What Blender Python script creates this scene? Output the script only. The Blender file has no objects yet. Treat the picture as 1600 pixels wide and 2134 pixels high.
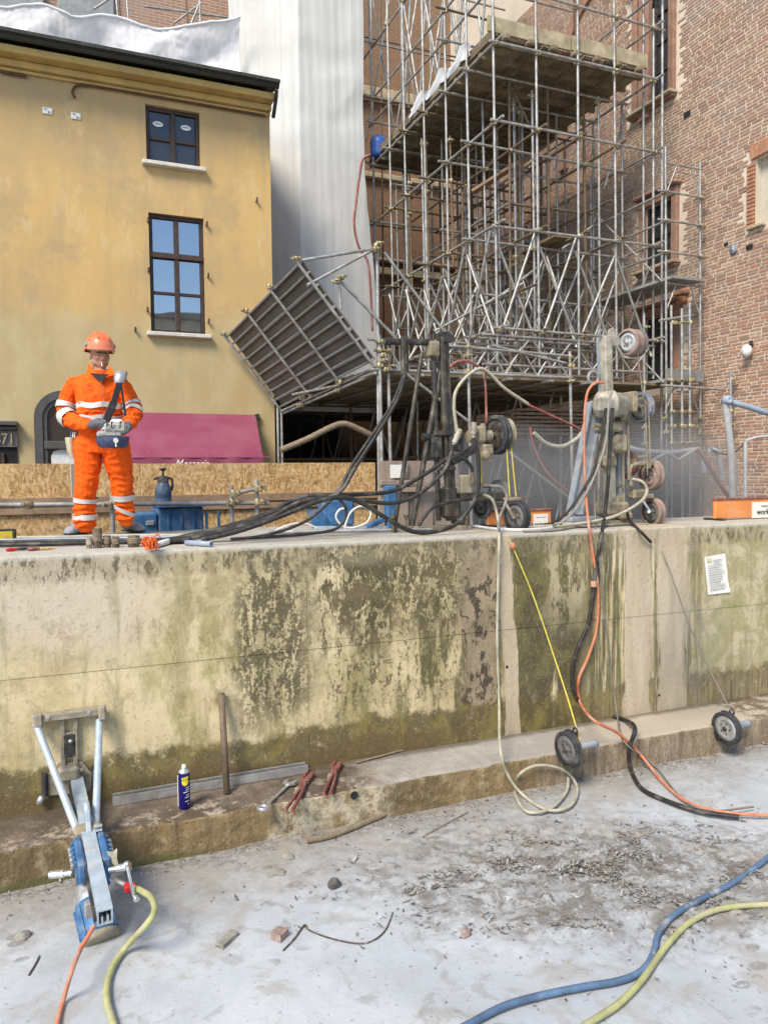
import bpy, bmesh, math, random
import numpy as np
from mathutils import Vector as V, Matrix as M4, Quaternion, noise as mnoise
random.seed(11); RNG = np.random.default_rng(11)
sc = bpy.context.scene
COL = sc.collection
# ------------------------------------------------------------------ camera
FPX = 1600.0
YAW, PITCH, ROLL = math.radians(22.5), math.radians(-2.8), math.radians(0.6)
def _basis():
    f = V((math.sin(YAW)*math.cos(PITCH), math.cos(YAW)*math.cos(PITCH), math.sin(PITCH)))
    r = f.cross(V((0, 0, 1))).normalized()
    u = r.cross(f).normalized()
    c, s = math.cos(ROLL), math.sin(ROLL)
    return f, r*c - u*s, u*c + r*s
CF, CR, CU = _basis()
cam_d = bpy.data.cameras.new('camera'); cam = bpy.data.objects.new('camera', cam_d); COL.objects.link(cam)
cam_d.sensor_fit = 'HORIZONTAL'; cam_d.sensor_width = 36.0; cam_d.lens = 36.0*FPX/1600.0
cam_d.clip_start = 0.05; cam_d.clip_end = 500
cam.matrix_world = M4(((CR.x, CU.x, -CF.x, 0), (CR.y, CU.y, -CF.y, 0), (CR.z, CU.z, -CF.z, 0), (0, 0, 0, 1)))
sc.camera = cam
# ------------------------------------------------------------------ world, sun, exposure
SUN_EL, SUN_AZ = math.radians(46), math.radians(232)      # azimuth measured from +Y towards +X
w = bpy.data.worlds.new('World'); sc.world = w; w.use_nodes = True
wn = w.node_tree.nodes; wl = w.node_tree.links
for n in list(wn): wn.remove(n)
sky = wn.new('ShaderNodeTexSky'); sky.sky_type = 'NISHITA'; sky.sun_disc = False
sky.sun_elevation = SUN_EL; sky.sun_rotation = SUN_AZ; sky.altitude = 50; sky.air_density = 1.0; sky.dust_density = 0.25; sky.ozone_density = 2.5
bg = wn.new('ShaderNodeBackground'); bg.inputs['Strength'].default_value = 0.12
wo = wn.new('ShaderNodeOutputWorld')
wl.new(sky.outputs[0], bg.inputs['Color']); wl.new(bg.outputs[0], wo.inputs['Surface'])
sun_d = bpy.data.lights.new('sun', 'SUN'); sun = bpy.data.objects.new('sun', sun_d); COL.objects.link(sun)
sun_d.energy = 2.5; sun_d.angle = math.radians(22); sun_d.color = (1.0, 0.90, 0.74)
sd = V((math.sin(SUN_AZ)*math.cos(SUN_EL), math.cos(SUN_AZ)*math.cos(SUN_EL), math.sin(SUN_EL)))
sun.rotation_euler = (-sd).to_track_quat('-Z', 'Y').to_euler()
vs = sc.view_settings; vs.view_transform = 'Standard'; vs.look = 'None'; vs.gamma = 1; vs.use_curve_mapping = False
vs.exposure = 1.05
sc.render.engine = 'CYCLES'
sc.cycles.max_bounces = 8; sc.cycles.diffuse_bounces = 3; sc.cycles.glossy_bounces = 3; sc.cycles.transmission_bounces = 4
sc.cycles.volume_bounces = 0; sc.cycles.transparent_max_bounces = 12
sc.cycles.use_denoising = True
# ------------------------------------------------------------------ planes of the place (metres, eye at the origin)
ZS, ZT, ZL, ZG = -1.35, -0.52, -2.27, -2.54      # street, wall top, ledge, pit floor
YW, YL = 5.65, 5.12                              # wall face, ledge edge
YF, XR = 14.4, 11.0                              # yellow facade, brick building wall
def ray(px, py): return CF + CR*((px-800)/FPX) + CU*((1067-py)/FPX)
def P(px, py, ax, val):
    d = ray(px, py); i = 'XYZ'.index(ax); return d*(val/d[i])
def D(px, py, dep): return ray(px, py)*dep
def Wp(px, py, off=.03): return P(px, py, 'Y', YW-off)
def Sp(px, py, off=.03): return P(px, py, 'Y', YL-off)
def Gp(px, py, h=.015): return P(px, py, 'Z', ZG+h)
def Lp(px, py, h=.015): return P(px, py, 'Z', ZL+h)
def Tp(px, py, h=.015): return P(px, py, 'Z', ZT+h)
# ------------------------------------------------------------------ object helpers
ORI = {}
def tag(o, label=None, cat=None, group=None, kind=None):
    if label: o['label'] = label
    if cat: o['category'] = cat
    if group: o['group'] = group
    if kind: o['kind'] = kind
    return o
def thing(name, label, cat, loc=(0, 0, 0), group=None):
    o = bpy.data.objects.new(name, None); COL.objects.link(o); o.location = loc; o.empty_display_size = .1
    ORI[o] = V(loc); return tag(o, label, cat, group)
def link_mesh(name, me, parent=None, loc=None, quat=None, scale=None, kind=None, label=None):
    o = bpy.data.objects.new(name, me); COL.objects.link(o)
    if parent is not None: o.parent = parent; ORI[o] = ORI[parent]
    else: ORI[o] = V((0, 0, 0))
    if loc is not None: o.location = V(loc) - (ORI[parent] if parent is not None else V((0, 0, 0)))
    if quat is not None: o.rotation_mode = 'QUATERNION'; o.rotation_quaternion = quat
    if scale is not None: o.scale = scale
    if kind: o['kind'] = kind
    if label: o['label'] = label
    return o
def sub_mesh(name, me, part, loc=None, quat=None, scale=None):
    # child of a transformed part given in world terms
    o = bpy.data.objects.new(name, me); COL.objects.link(o); o.parent = part; ORI[o] = ORI[part]
    if loc is not None: o.location = V(loc) - ORI[part]
    if quat is not None: o.rotation_mode = 'QUATERNION'; o.rotation_quaternion = quat
    if scale is not None: o.scale = scale
    return o
def frame(t):
    t = t.normalized(); a = V((0, 0, 1)) if abs(t.z) < .9 else V((1, 0, 0))
    n = t.cross(a).normalized(); return n, t.cross(n).normalized()
def smooth_path(pts, n=6):
    pts = [V(p) for p in pts]
    if len(pts) < 3: return pts
    out = []
    ext = [pts[0]*2-pts[1]] + pts + [pts[-1]*2-pts[-2]]
    for i in range(1, len(ext)-2):
        p0, p1, p2, p3 = ext[i-1:i+3]
        for k in range(n):
            t = k/n
            out.append(.5*((2*p1)+(p2-p0)*t+(2*p0-5*p1+4*p2-p3)*t*t+(3*p1-p0-3*p2+p3)*t**3))
    out.append(pts[-1]); return out
class MB:
    def __init__(s): s.v = []; s.f = []; s.mi = []; s.cur = 0; s.sm = []
    def add(s, vs, fs, smooth=False):
        b = len(s.v); s.v += [tuple(p) for p in vs]
        for f in fs: s.f.append(tuple(b+i for i in f)); s.mi.append(s.cur); s.sm.append(smooth)
        return s
    def box(s, c, size, ax=None, bev=0):
        # ax: three axis vectors; bev: chamfered edges
        c = V(c); X, Y, Z = ax if ax else (V((1, 0, 0)), V((0, 1, 0)), V((0, 0, 1)))
        hx, hy, hz = size[0]/2, size[1]/2, size[2]/2
        if not bev:
            vs = [c + X*(hx*i) + Y*(hy*j) + Z*(hz*k) for k in (-1, 1) for j in (-1, 1) for i in (-1, 1)]
            return s.add(vs, [(0, 2, 3, 1), (4, 5, 7, 6), (0, 1, 5, 4), (2, 6, 7, 3), (0, 4, 6, 2), (1, 3, 7, 5)])
        bm = bmesh.new(); bmesh.ops.create_cube(bm, size=1.0)
        for v in bm.verts: v.co = V((v.co.x*size[0], v.co.y*size[1], v.co.z*size[2]))
        bmesh.ops.bevel(bm, geom=list(bm.edges), offset=bev, segments=1, affect='EDGES', profile=.5)
        bm.verts.index_update()
        vs = [c + X*v.co.x + Y*v.co.y + Z*v.co.z for v in bm.verts]
        fs = [tuple(v.index for v in f.verts) for f in bm.faces]; bm.free()
        return s.add(vs, fs)
    def bar(s, a, b, w, h, up=(0, 0, 1), bev=0):
        a, b = V(a), V(b); t = (b-a); L = t.length; t.normalize(); u = V(up)
        x = t.cross(u)
        if x.length < 1e-4: x = t.cross(V((1, 0, 0)))
        x.normalize(); u = x.cross(t).normalized()
        return s.box((a+b)/2, (L, w, h), (t, x*-1, u), bev)
    def tube(s, a, b, r, r2=None, n=10, caps=True):
        a, b = V(a), V(b); r2 = r if r2 is None else r2; x, y = frame(b-a)
        vs = []
        for p, q in ((a, r), (b, r2)):
            vs += [p + x*(q*math.cos(2*math.pi*i/n)) + y*(q*math.sin(2*math.pi*i/n)) for i in range(n)]
        s.add(vs, [(i, (i+1) % n, n+(i+1) % n, n+i) for i in range(n)], True)
        if caps: s.add(vs[:n], [tuple(range(n-1, -1, -1))]); s.add(vs[n:], [tuple(range(n))])
        return s
    def path(s, pts, r, n=8, seg=6, closed_caps=True, raw=False, squash=1.0):
        pts = [V(p) for p in pts] if raw else smooth_path(pts, seg)
        if len(pts) < 2: return s
        T = []
        for i in range(len(pts)):
            t = pts[min(i+1, len(pts)-1)] - pts[max(i-1, 0)]
            T.append(t.normalized() if t.length > 1e-9 else V((0, 0, 1)))
        x, y = frame(T[0]); vs = []; m = len(pts)
        for i in range(m):
            if i:
                x = (x - T[i]*x.dot(T[i])).normalized(); y = T[i].cross(x).normalized()
            ri = r(i/(m-1)) if callable(r) else r
            vs += [pts[i] + x*(ri*math.cos(2*math.pi*k/n)) + y*(ri*squash*math.sin(2*math.pi*k/n)) for k in range(n)]
        fs = [(i*n+k, i*n+(k+1) % n, (i+1)*n+(k+1) % n, (i+1)*n+k) for i in range(m-1) for k in range(n)]
        s.add(vs, fs, True)
        if closed_caps: s.add(vs[:n], [tuple(range(n-1, -1, -1))]); s.add(vs[-n:], [tuple(range(n))])
        return s
    def lathe(s, base, axis, prof, n=20, smooth=True, caps=True):
        # prof: (radius, distance along axis)
        base = V(base); a = V(axis).normalized(); x, y = frame(a); vs = []; m = len(prof)
        for r, h in prof:
            vs += [base + a*h + x*(r*math.cos(2*math.pi*k/n)) + y*(r*math.sin(2*math.pi*k/n)) for k in range(n)]
        fs = [(i*n+k, i*n+(k+1) % n, (i+1)*n+(k+1) % n, (i+1)*n+k) for i in range(m-1) for k in range(n)]
        s.add(vs, fs, smooth)
        if not caps: return s
        if prof[0][0] > 1e-4: s.add(vs[:n], [tuple(range(n-1, -1, -1))])
        if prof[-1][0] > 1e-4: s.add(vs[-n:], [tuple(range(n))])
        return s
    def prism(s, poly, vec):
        # poly: 3D points of a flat outline, extruded by vec
        vec = V(vec); n = len(poly); p = [V(q) for q in poly]; q = [a+vec for a in p]
        nn = V((0, 0, 0))
        for i in range(n): nn += (p[i]-p[0]).cross(p[(i+1) % n]-p[0])
        fl = nn.dot(vec) > 0
        b0, b1 = tuple(range(n)), tuple(range(n, 2*n))
        if fl: b0 = b0[::-1]; sides = [(i, (i+1) % n, n+(i+1) % n, n+i) for i in range(n)]
        else: b1 = b1[::-1]; sides = [(i, n+i, n+(i+1) % n, (i+1) % n) for i in range(n)]
        return s.add(p+q, [b0, b1]+sides)
    def ball(s, c, r, ax=None, nu=12, nv=8):
        c = V(c); r = (r, r, r) if not hasattr(r, '__len__') else r
        X, Y, Z = ax if ax else (V((1, 0, 0)), V((0, 1, 0)), V((0, 0, 1)))
        vs = []
        for j in range(nv+1):
            ph = math.pi*j/nv
            for i in range(nu):
                th = 2*math.pi*i/nu
                vs.append(c + X*(r[0]*math.sin(ph)*math.cos(th)) + Y*(r[1]*math.sin(ph)*math.sin(th)) - Z*(r[2]*math.cos(ph)))
        fs = []
        for j in range(nv):
            for i in range(nu):
                a, b = j*nu+i, j*nu+(i+1) % nu
                if j == 0: fs.append((a, b+nu, a+nu))
                elif j == nv-1: fs.append((a, b, a+nu))
                else: fs.append((a, b, b+nu, a+nu))
        return s.add(vs, fs, True)
    def torus(s, c, axis, R, r, n=20, m=8, a0=0, a1=2*math.pi):
        c = V(c); x, y = frame(V(axis)); full = abs(a1-a0-2*math.pi) < 1e-6
        k = n if full else n+1
        pts = [c + x*(R*math.cos(a0+(a1-a0)*i/n)) + y*(R*math.sin(a0+(a1-a0)*i/n)) for i in range(n+1)]
        return s.path(pts, r, m, raw=True, closed_caps=not full)
    def grid(s, fn, nu, nv, smooth=True):
        vs = [fn(i/nu, j/nv) for j in range(nv+1) for i in range(nu+1)]
        fs = [(j*(nu+1)+i, j*(nu+1)+i+1, (j+1)*(nu+1)+i+1, (j+1)*(nu+1)+i) for j in range(nv) for i in range(nu)]
        return s.add(vs, fs, smooth)
    def mesh(s, name, mats, o=(0, 0, 0)):
        me = bpy.data.meshes.new(name); ox, oy, oz = o
        me.from_pydata([(a-ox, b-oy, c-oz) for a, b, c in s.v], [], s.f)
        for m in (mats if isinstance(mats, (list, tuple)) else [mats]): me.materials.append(m)
        if s.f:
            me.polygons.foreach_set('material_index', s.mi); me.polygons.foreach_set('use_smooth', s.sm)
        me.update(); return me
    def build(s, name, mats, parent=None, label=None, cat=None, group=None, kind=None):
        o0 = ORI[parent] if parent is not None else V((0, 0, 0))
        o = link_mesh(name, s.mesh(name, mats, o0), parent)
        return tag(o, label, cat, group, kind)
def text_mesh(body, size, extrude=0.002, shear=0.0):
    c = bpy.data.curves.new('lettering', 'FONT'); c.body = body; c.size = size; c.extrude = extrude; c.shear = shear
    c.align_x = 'CENTER'; c.align_y = 'CENTER'; c.resolution_u = 3
    o = bpy.data.objects.new('lettering', c); COL.objects.link(o); bpy.context.view_layer.update()
    me = bpy.data.meshes.new_from_object(o.evaluated_get(bpy.context.evaluated_depsgraph_get()))
    COL.objects.unlink(o); bpy.data.objects.remove(o); return me
TXT = {k: text_mesh(*a) for k, a in dict(
    num=('1871', .26, .012), awn=('Mosseria', .24, .003, .45), can=('WD-40', .024, .0006), bar=('worktartne', .085, .002), bar2=('noleggio attrezzature', .04, .002),
    pl1=('23', .11, .002), pl2=('34', .11, .002), bu=('BU', .11, .002), hel=('ZLA', .02, .0008)).items()}
def put_text(key, mat, parent, c, X, Y, name='lettering'):
    # X right, Y up; the letters face X x Y
    X, Y = V(X).normalized(), V(Y).normalized(); Z = X.cross(Y).normalized(); Y = Z.cross(X)
    me = TXT[key].copy(); me.materials.clear(); me.materials.append(mat)
    R = M4(((X.x, Y.x, Z.x), (X.y, Y.y, Z.y), (X.z, Y.z, Z.z)))
    return link_mesh(name, me, parent, c, R.to_quaternion())
# ------------------------------------------------------------------ materials
class NG:
    def __init__(s, name):
        s.mat = bpy.data.materials.new(name); s.mat.use_nodes = True; s.t = s.mat.node_tree
        for n in list(s.t.nodes): s.t.nodes.remove(n)
        s._pos = None; s._sep = None
    def n(s, typ, **k):
        o = s.t.nodes.new(typ)
        for a, b in k.items(): setattr(o, a, b)
        return o
    def put(s, sock, v):
        if isinstance(v, bpy.types.NodeSocket): s.t.links.new(v, sock)
        elif v is not None:
            if isinstance(v, (tuple, list)) and len(v) == 3 and sock.type == 'RGBA': v = (*v, 1)
            sock.default_value = v
    def pos(s):
        if s._pos is None: s._pos = s.n('ShaderNodeNewGeometry').outputs['Position']
        return s._pos
    def xyz(s):
        if s._sep is None:
            q = s.n('ShaderNodeSeparateXYZ'); s.put(q.inputs[0], s.pos()); s._sep = q.outputs
        return s._sep
    def sv(s, sx, sy, sz, vec=None):
        q = s.n('ShaderNodeVectorMath', operation='MULTIPLY'); s.put(q.inputs[0], vec or s.pos()); q.inputs[1].default_value = (sx, sy, sz); return q.outputs[0]
    def noise(s, scale, detail=4, rough=.55, vec=None, dist=0, out='Fac'):
        q = s.n('ShaderNodeTexNoise'); s.put(q.inputs['Vector'], vec or s.pos())
        q.inputs['Scale'].default_value = scale; q.inputs['Detail'].default_value = detail; q.inputs['Roughness'].default_value = rough; q.inputs['Distortion'].default_value = dist
        return q.outputs[out]
    def vor(s, scale, vec=None, feat='F1', out='Distance', rnd=1):
        q = s.n('ShaderNodeTexVoronoi', feature=feat); s.put(q.inputs['Vector'], vec or s.pos()); q.inputs['Scale'].default_value = scale; q.inputs['Randomness'].default_value = rnd
        return q.outputs[out]
    def m(s, op, a, b=None, c=None):
        q = s.n('ShaderNodeMath', operation=op)
        for i, v in enumerate((a, b, c)):
            if v is not None: s.put(q.inputs[i], v)
        return q.outputs[0]
    def step(s, v, a, b, lo=0., hi=1.):
        q = s.n('ShaderNodeMapRange', interpolation_type='SMOOTHSTEP'); s.put(q.inputs[0], v)
        if a > b: a, b, lo, hi = b, a, hi, lo
        for i, x in enumerate((a, b, lo, hi)): q.inputs[i+1].default_value = x
        return q.outputs[0]
    def band(s, v, a, b, c, d): return s.m('MULTIPLY', s.step(v, a, b), s.step(v, d, c))
    def mul(s, *a):
        r = a[0]
        for b in a[1:]: r = s.m('MULTIPLY', r, b)
        return r
    def mix(s, f, a, b, mode='MIX'):
        q = s.n('ShaderNodeMix', data_type='RGBA', blend_type=mode, clamp_factor=True)
        s.put(q.inputs[0], f); s.put(q.inputs[6], a); s.put(q.inputs[7], b); return q.outputs[2]
    def ramp(s, f, stops, interp='LINEAR'):
        q = s.n('ShaderNodeValToRGB'); s.put(q.inputs[0], f); e = q.color_ramp.elements; q.color_ramp.interpolation = interp
        while len(e) < len(stops): e.new(.5)
        for i, (p, c) in enumerate(stops):
            e[i].position = p; e[i].color = (c, c, c, 1) if not hasattr(c, '__len__') else (*c[:3], 1)
        return q.outputs[0]
    def rand(s): return s.n('ShaderNodeObjectInfo').outputs['Random']
    def attr(s, name, out='Color'): return s.n('ShaderNodeAttribute', attribute_name=name).outputs[out]
    def bump(s, h, strength=.3, dist=.01, prev=None):
        q = s.n('ShaderNodeBump'); s.put(q.inputs['Strength'], strength); q.inputs['Distance'].default_value = dist
        s.put(q.inputs['Height'], h)
        if prev is not None: s.put(q.inputs['Normal'], prev)
        return q.outputs[0]
    def out(s, color, rough=.6, metal=0., bump=None, spec=.5, emit=None, estr=0, trans=0, ior=1.45, coat=0, subs=0, alpha=None):
        b = s.n('ShaderNodeBsdfPrincipled'); o = s.n('ShaderNodeOutputMaterial')
        s.put(b.inputs['Base Color'], color); s.put(b.inputs['Roughness'], rough); s.put(b.inputs['Metallic'], metal)
        s.put(b.inputs['Specular IOR Level'], spec); s.put(b.inputs['IOR'], ior); s.put(b.inputs['Transmission Weight'], trans); s.put(b.inputs['Coat Weight'], coat)
        if bump is not None: s.put(b.inputs['Normal'], bump)
        if alpha is not None: s.put(b.inputs['Alpha'], alpha)
        if emit is not None: s.put(b.inputs['Emission Color'], emit); b.inputs['Emission Strength'].default_value = estr
        s.t.links.new(b.outputs[0], o.inputs['Surface']); s.b = b
        return s.mat
MT = {}
def plain(name, col, rough=.55, metal=0., var=.25, scale=18, dirt=None, dfac=.45, bump=.15, spec=.5):
    g = NG(name); n1 = g.noise(scale, 5, .6); n2 = g.noise(scale*4.3, 4, .6)
    c = g.mix(g.m('MULTIPLY', g.step(n1, .3, .75), 1), tuple(x*(1-var) for x in col), tuple(min(x*(1+var*.6), 1) for x in col))
    if dirt is not None: c = g.mix(g.m('MULTIPLY', g.step(g.noise(scale*.6, 6, .65, dist=.4), .5, .66), dfac), c, dirt)
    MT[name] = g.out(c, g.step(n2, .2, .8, max(rough-.12, .05), min(rough+.15, 1)), metal, g.bump(n2, bump, .003), spec); return MT[name]
plain('steel_tube', (.42, .415, .40), .5, .5, .35, 9, (.25, .215, .16), .7)
plain('rust_shade_tube', (.20, .15, .10), .7, .3, .35, 12, (.12, .08, .05), .6)  # rusty metal; also the dark tone for shaded tubes in the gantry passage
plain('coupler', (.46, .395, .24), .5, .6, .45, 25, (.14, .11, .07), .6)
plain('dark_metal', (.055, .052, .048), .5, .4, .4, 20, (.22, .19, .14), .55)
plain('grease_metal', (.09, .08, .065), .45, .5, .4, 14, (.25, .21, .15), .5)
plain('tan_metal', (.34, .29, .20), .7, .2, .35, 12, (.13, .10, .06), .75)
plain('cream_paint', (.42, .385, .31), .65, .1, .3, 10, (.20, .155, .095), .75)
plain('rubber', (.035, .036, .04), .6, 0, .35, 14, (.20, .18, .15), .45)
plain('rubber_grey', (.13, .125, .12), .75, 0, .3, 9, (.28, .25, .21), .5)
plain('hose_black', (.026, .024, .022), .55, 0, .4, 10, (.17, .15, .125), .6)
plain('hose_grey', (.30, .28, .25), .65, 0, .25, 10, (.16, .14, .11), .5)
plain('hose_pale', (.44, .41, .31), .55, 0, .2, 12, (.25, .22, .15), .4)
plain('hose_orange', (.60, .20, .10), .6, 0, .22, 10, (.46, .36, .28), .65)
plain('hose_red', (.30, .095, .08), .7, 0, .3, 8, (.42, .33, .29), .5)
plain('hose_green', (.42, .42, .19), .6, 0, .25, 9, (.44, .40, .30), .65)
plain('hose_blue', (.10, .17, .28), .6, 0, .35, 7, (.40, .40, .385), .95)
plain('brace_grey', (.30, .335, .38), .6, .2, .25, 9, (.42, .41, .38), .6)
plain('wheel_blue', (.14, .155, .20), .65, 0, .25, 12, (.34, .33, .31), .5)
plain('wire_yellow', (.62, .52, .08), .55, 0, .2, 20)
plain('wire_grey', (.22, .20, .17), .6, .2, .2, 20)
plain('blue_paint', (.055, .16, .33), .5, .1, .3, 10, (.30, .30, .28), .5)
plain('blue_plastic', (.05, .13, .45), .4, 0, .2, 10)
plain('sprayer_blue', (.045, .085, .14), .45, 0, .3, 20, (.25, .25, .25), .3)
plain('pale_blue_steel', (.46, .55, .63), .42, .3, .2, 12, (.55, .52, .47), .6)
plain('alu', (.55, .56, .56), .4, .7, .2, 16, (.40, .36, .29), .6)
plain('chrome', (.75, .75, .74), .22, .9, .15, 25, (.4, .38, .33), .3)
plain('dusty_plate', (.33, .285, .215), .75, .1, .3, 20, (.22, .18, .12), .6)
plain('grey_paint', (.30, .30, .29), .5, .1, .2, 10, (.2, .18, .15), .4)
plain('duct', (.44, .44, .44), .6, .1, .15, 10, (.3, .29, .27), .4)
plain('blue_grey_duct', (.30, .36, .46), .55, .1, .15, 10, (.4, .4, .4), .4)
plain('wood', (.36, .26, .14), .75, 0, .35, 7, (.16, .11, .07), .5)
plain('wood_old', (.23, .17, .10), .85, 0, .35, 6, (.10, .08, .055), .6)
plain('wood_rail', (.30, .20, .125), .75, 0, .3, 6, (.14, .09, .06), .5)
plain('board_pale', (.40, .345, .23), .8, 0, .3, 6, (.22, .18, .10), .6)
plain('white_plastic', (.72, .71, .67), .5, 0, .12, 20, (.5, .47, .40), .3)
plain('white_paper', (.78, .76, .70), .8, 0, .06, 30, (.6, .57, .5), .3)
plain('paper_ink', (.38, .37, .35), .8, 0, .2, 50)
plain('black_ink', (.03, .03, .035), .6, 0, .2, 50)
plain('orange_sheet', (.72, .26, .07), .5, 0, .12, 6, (.75, .42, .25), .4)
plain('orange_twine', (.85, .16, .03), .8, 0, .25, 40)
plain('can_blue', (.012, .010, .16), .28, .2, .15, 40)
plain('letterhead', (.70, .60, .30), .7, 0, .1, 40)
plain('can_yellow', (.85, .66, .02), .35, 0, .08, 40)
plain('can_red', (.55, .03, .03), .35, 0, .08, 40)
plain('red_tool', (.27, .085, .075), .6, .25, .3, 40, (.42, .33, .27), .55)
plain('red_paint', (.50, .02, .02), .45, 0, .2, 20)
plain('tool_yellow', (.62, .47, .04), .5, 0, .2, 12, (.2, .16, .06), .4)
plain('core_brown', (.17, .12, .075), .75, .2, .4, 30, (.35, .30, .22), .55)
plain('handle_wood', (.55, .36, .15), .6, 0, .2, 40)
plain('dark_interior', (.018, .017, .016), .9, 0, .3, 3)
plain('window_frame', (.060, .036, .024), .5, 0, .35, 12)
plain('door_frame', (.085, .078, .072), .55, 0, .2, 8)
plain('sign_board', (.18, .145, .13), .5, .1, .12, 6)
plain('bronze_letter', (.55, .46, .32), .35, .7, .15, 30)
plain('stone_sill', (.62, .58, .50), .75, 0, .15, 9, (.35, .32, .26), .4)
plain('stone_beige', (.45, .38, .25), .8, 0, .2, 7, (.28, .22, .15), .5)
plain('terracotta', (.33, .185, .13), .8, 0, .25, 6, (.25, .2, .15), .4)
plain('terracotta_pale', (.42, .21, .12), .8, 0, .3, 9, (.22, .14, .09), .4)
plain('plaster_niche', (.50, .45, .37), .85, 0, .12, 4, (.38, .35, .30), .4)
plain('gutter', (.050, .056, .050), .5, .3, .25, 8)
plain('roof_tile', (.045, .048, .042), .7, 0, .4, 9, (.11, .11, .08), .5)
plain('cornice', (.52, .36, .13), .75, 0, .18, 3, (.34, .26, .14), .5)
plain('copper_pipe', (.13, .065, .035), .55, .3, .3, 12)
plain('sheet_white', (.66, .67, .68), .75, 0, .08, 2, (.5, .5, .5), .3)
plain('dusty_red', (.29, .20, .165), .8, 0, .3, 14, (.30, .26, .21), .75)
plain('skin', (.40, .20, .125), .55, 0, .12, 30)
plain('hair', (.03, .02, .015), .7, 0, .2, 60)
plain('eye_dark', (.02, .015, .012), .3, 0, .1, 60)
plain('lips', (.34, .15, .11), .5, 0, .1, 60)
plain('black_cloth', (.020, .018, .024), .85, 0, .3, 50)
plain('helmet_orange', (.78, .17, .06), .32, 0, .10, 14, (.7, .3, .2), .3)
plain('glove_grey', (.11, .12, .135), .75, 0, .3, 40, (.22, .22, .22), .4)
plain('boot_grey', (.40, .385, .36), .8, 0, .25, 30, (.18, .16, .14), .4)
plain('boot_blue', (.33, .35, .38), .75, 0, .25, 30, (.35, .33, .30), .5)
plain('reflective', (.62, .61, .57), .45, .15, .10, 30, (.45, .43, .36), .3)
plain('console_body', (.42, .41, .36), .55, .1, .2, 30, (.22, .21, .18), .4)
plain('console_blue', (.060, .075, .16), .5, 0, .25, 30, (.2, .2, .2), .3)
plain('silver_tape', (.42, .42, .43), .42, .5, .25, 40, (.25, .25, .25), .4)
plain('canvas', (.50, .45, .30), .85, 0, .15, 30)
plain('twig', (.10, .075, .055), .85, 0, .3, 30, (.42, .40, .37), .5)
plain('rock_dark', (.09, .085, .08), .85, 0, .35, 20, (.3, .3, .29), .4)
plain('rock_grey', (.30, .28, .24), .85, 0, .3, 14, (.16, .15, .12), .5)
plain('rock_red', (.33, .23, .20), .85, 0, .3, 16, (.45, .43, .40), .55)
plain('mud_stick', (.25, .195, .13), .85, 0, .3, 20, (.2, .16, .1), .5)
plain('facing_plaster', (.72, .62, .45), .85, 0, .12, 1.2)
g = NG('lamp_tube'); MT['lamp_tube'] = g.out((.9, .8, .4), .5, emit=(1, .78, .25), estr=3.0)
g = NG('glass_clear'); MT['glass_clear'] = g.out((.9, .95, .95), .03, trans=1.0, ior=1.45)
def glass_pane(name, base, ior, rough=.02):
    g = NG(name); n = g.noise(.9, 2, .5); MT[name] = g.out(base, rough, 0, g.bump(n, .3, .02), .5, ior=ior)
glass_pane('pane_mirror', (.010, .02, .04), 4.2, .015)
glass_pane('pane_dark', (.035, .038, .043), 1.6, .05)
glass_pane('pane_arch', (.05, .035, .028), 1.6, .08)
# orange high visibility cloth with soft folds
g = NG('hivis'); z = g.noise(9, 5, .6, g.sv(1, 1, .55), .6); MT['hivis'] = g.out(g.mix(g.step(g.noise(5, 5, .6), .35, .75), g.mix(g.m('MULTIPLY', g.step(g.noise(7, 6, .7), .56, .68), .45), (.82, .098, .003), (.42, .085, .018)), (.88, .125, .004)), .8, 0, g.bump(z, .8, .025), .3)
# galvanised panel
g = NG('fan_sheet'); n1 = g.noise(2.2, 4, .6); n2 = g.noise(30, 4, .7)
c = g.mix(g.step(n1, .35, .7), (.135, .13, .105), (.19, .165, .145)); c = g.mix(g.m('MULTIPLY', g.step(n2, .55, .7), .35), c, (.09, .08, .06)); MT['fan_sheet'] = g.out(c, .7, .1, g.bump(n2, .2, .003))
# strand board
g = NG('strand_board'); v = g.n('ShaderNodeTexVoronoi'); v.inputs['Scale'].default_value = 1
wv = g.n('ShaderNodeVectorMath', operation='ADD'); g.put(wv.inputs[0], g.pos()); nz = g.n('ShaderNodeTexNoise'); nz.inputs['Scale'].default_value = 5; g.put(nz.inputs['Vector'], g.pos())
sc1 = g.n('ShaderNodeVectorMath', operation='SCALE'); sc1.inputs['Scale'].default_value = .16; g.put(sc1.inputs[0], nz.outputs['Color']); g.put(wv.inputs[1], sc1.outputs[0])
g.put(v.inputs['Vector'], g.sv(62, 8, 17, wv.outputs[0])); r1 = v.outputs['Color']
v2 = g.n('ShaderNodeTexVoronoi'); v2.inputs['Scale'].default_value = 1; g.put(v2.inputs['Vector'], g.sv(24, 8, 50, wv.outputs[0]))
q1 = g.n('ShaderNodeSeparateColor'); g.put(q1.inputs[0], r1); q2 = g.n('ShaderNodeSeparateColor'); g.put(q2.inputs[0], v2.outputs['Color'])
f = g.m('MULTIPLY_ADD', q1.outputs[0], .6, g.m('MULTIPLY', q2.outputs[0], .4))
c = g.ramp(f, [(.1, (.25, .135, .05)), (.35, (.42, .25, .095)), (.6, (.52, .33, .14)), (.85, (.64, .45, .23))])
c = g.mix(g.m('MULTIPLY', g.step(g.noise(1.3, 4, .6), .48, .7), .35), c, (.36, .27, .19))
MT['strand_board'] = g.out(c, .75, 0, g.bump(f, .3, .004))
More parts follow.
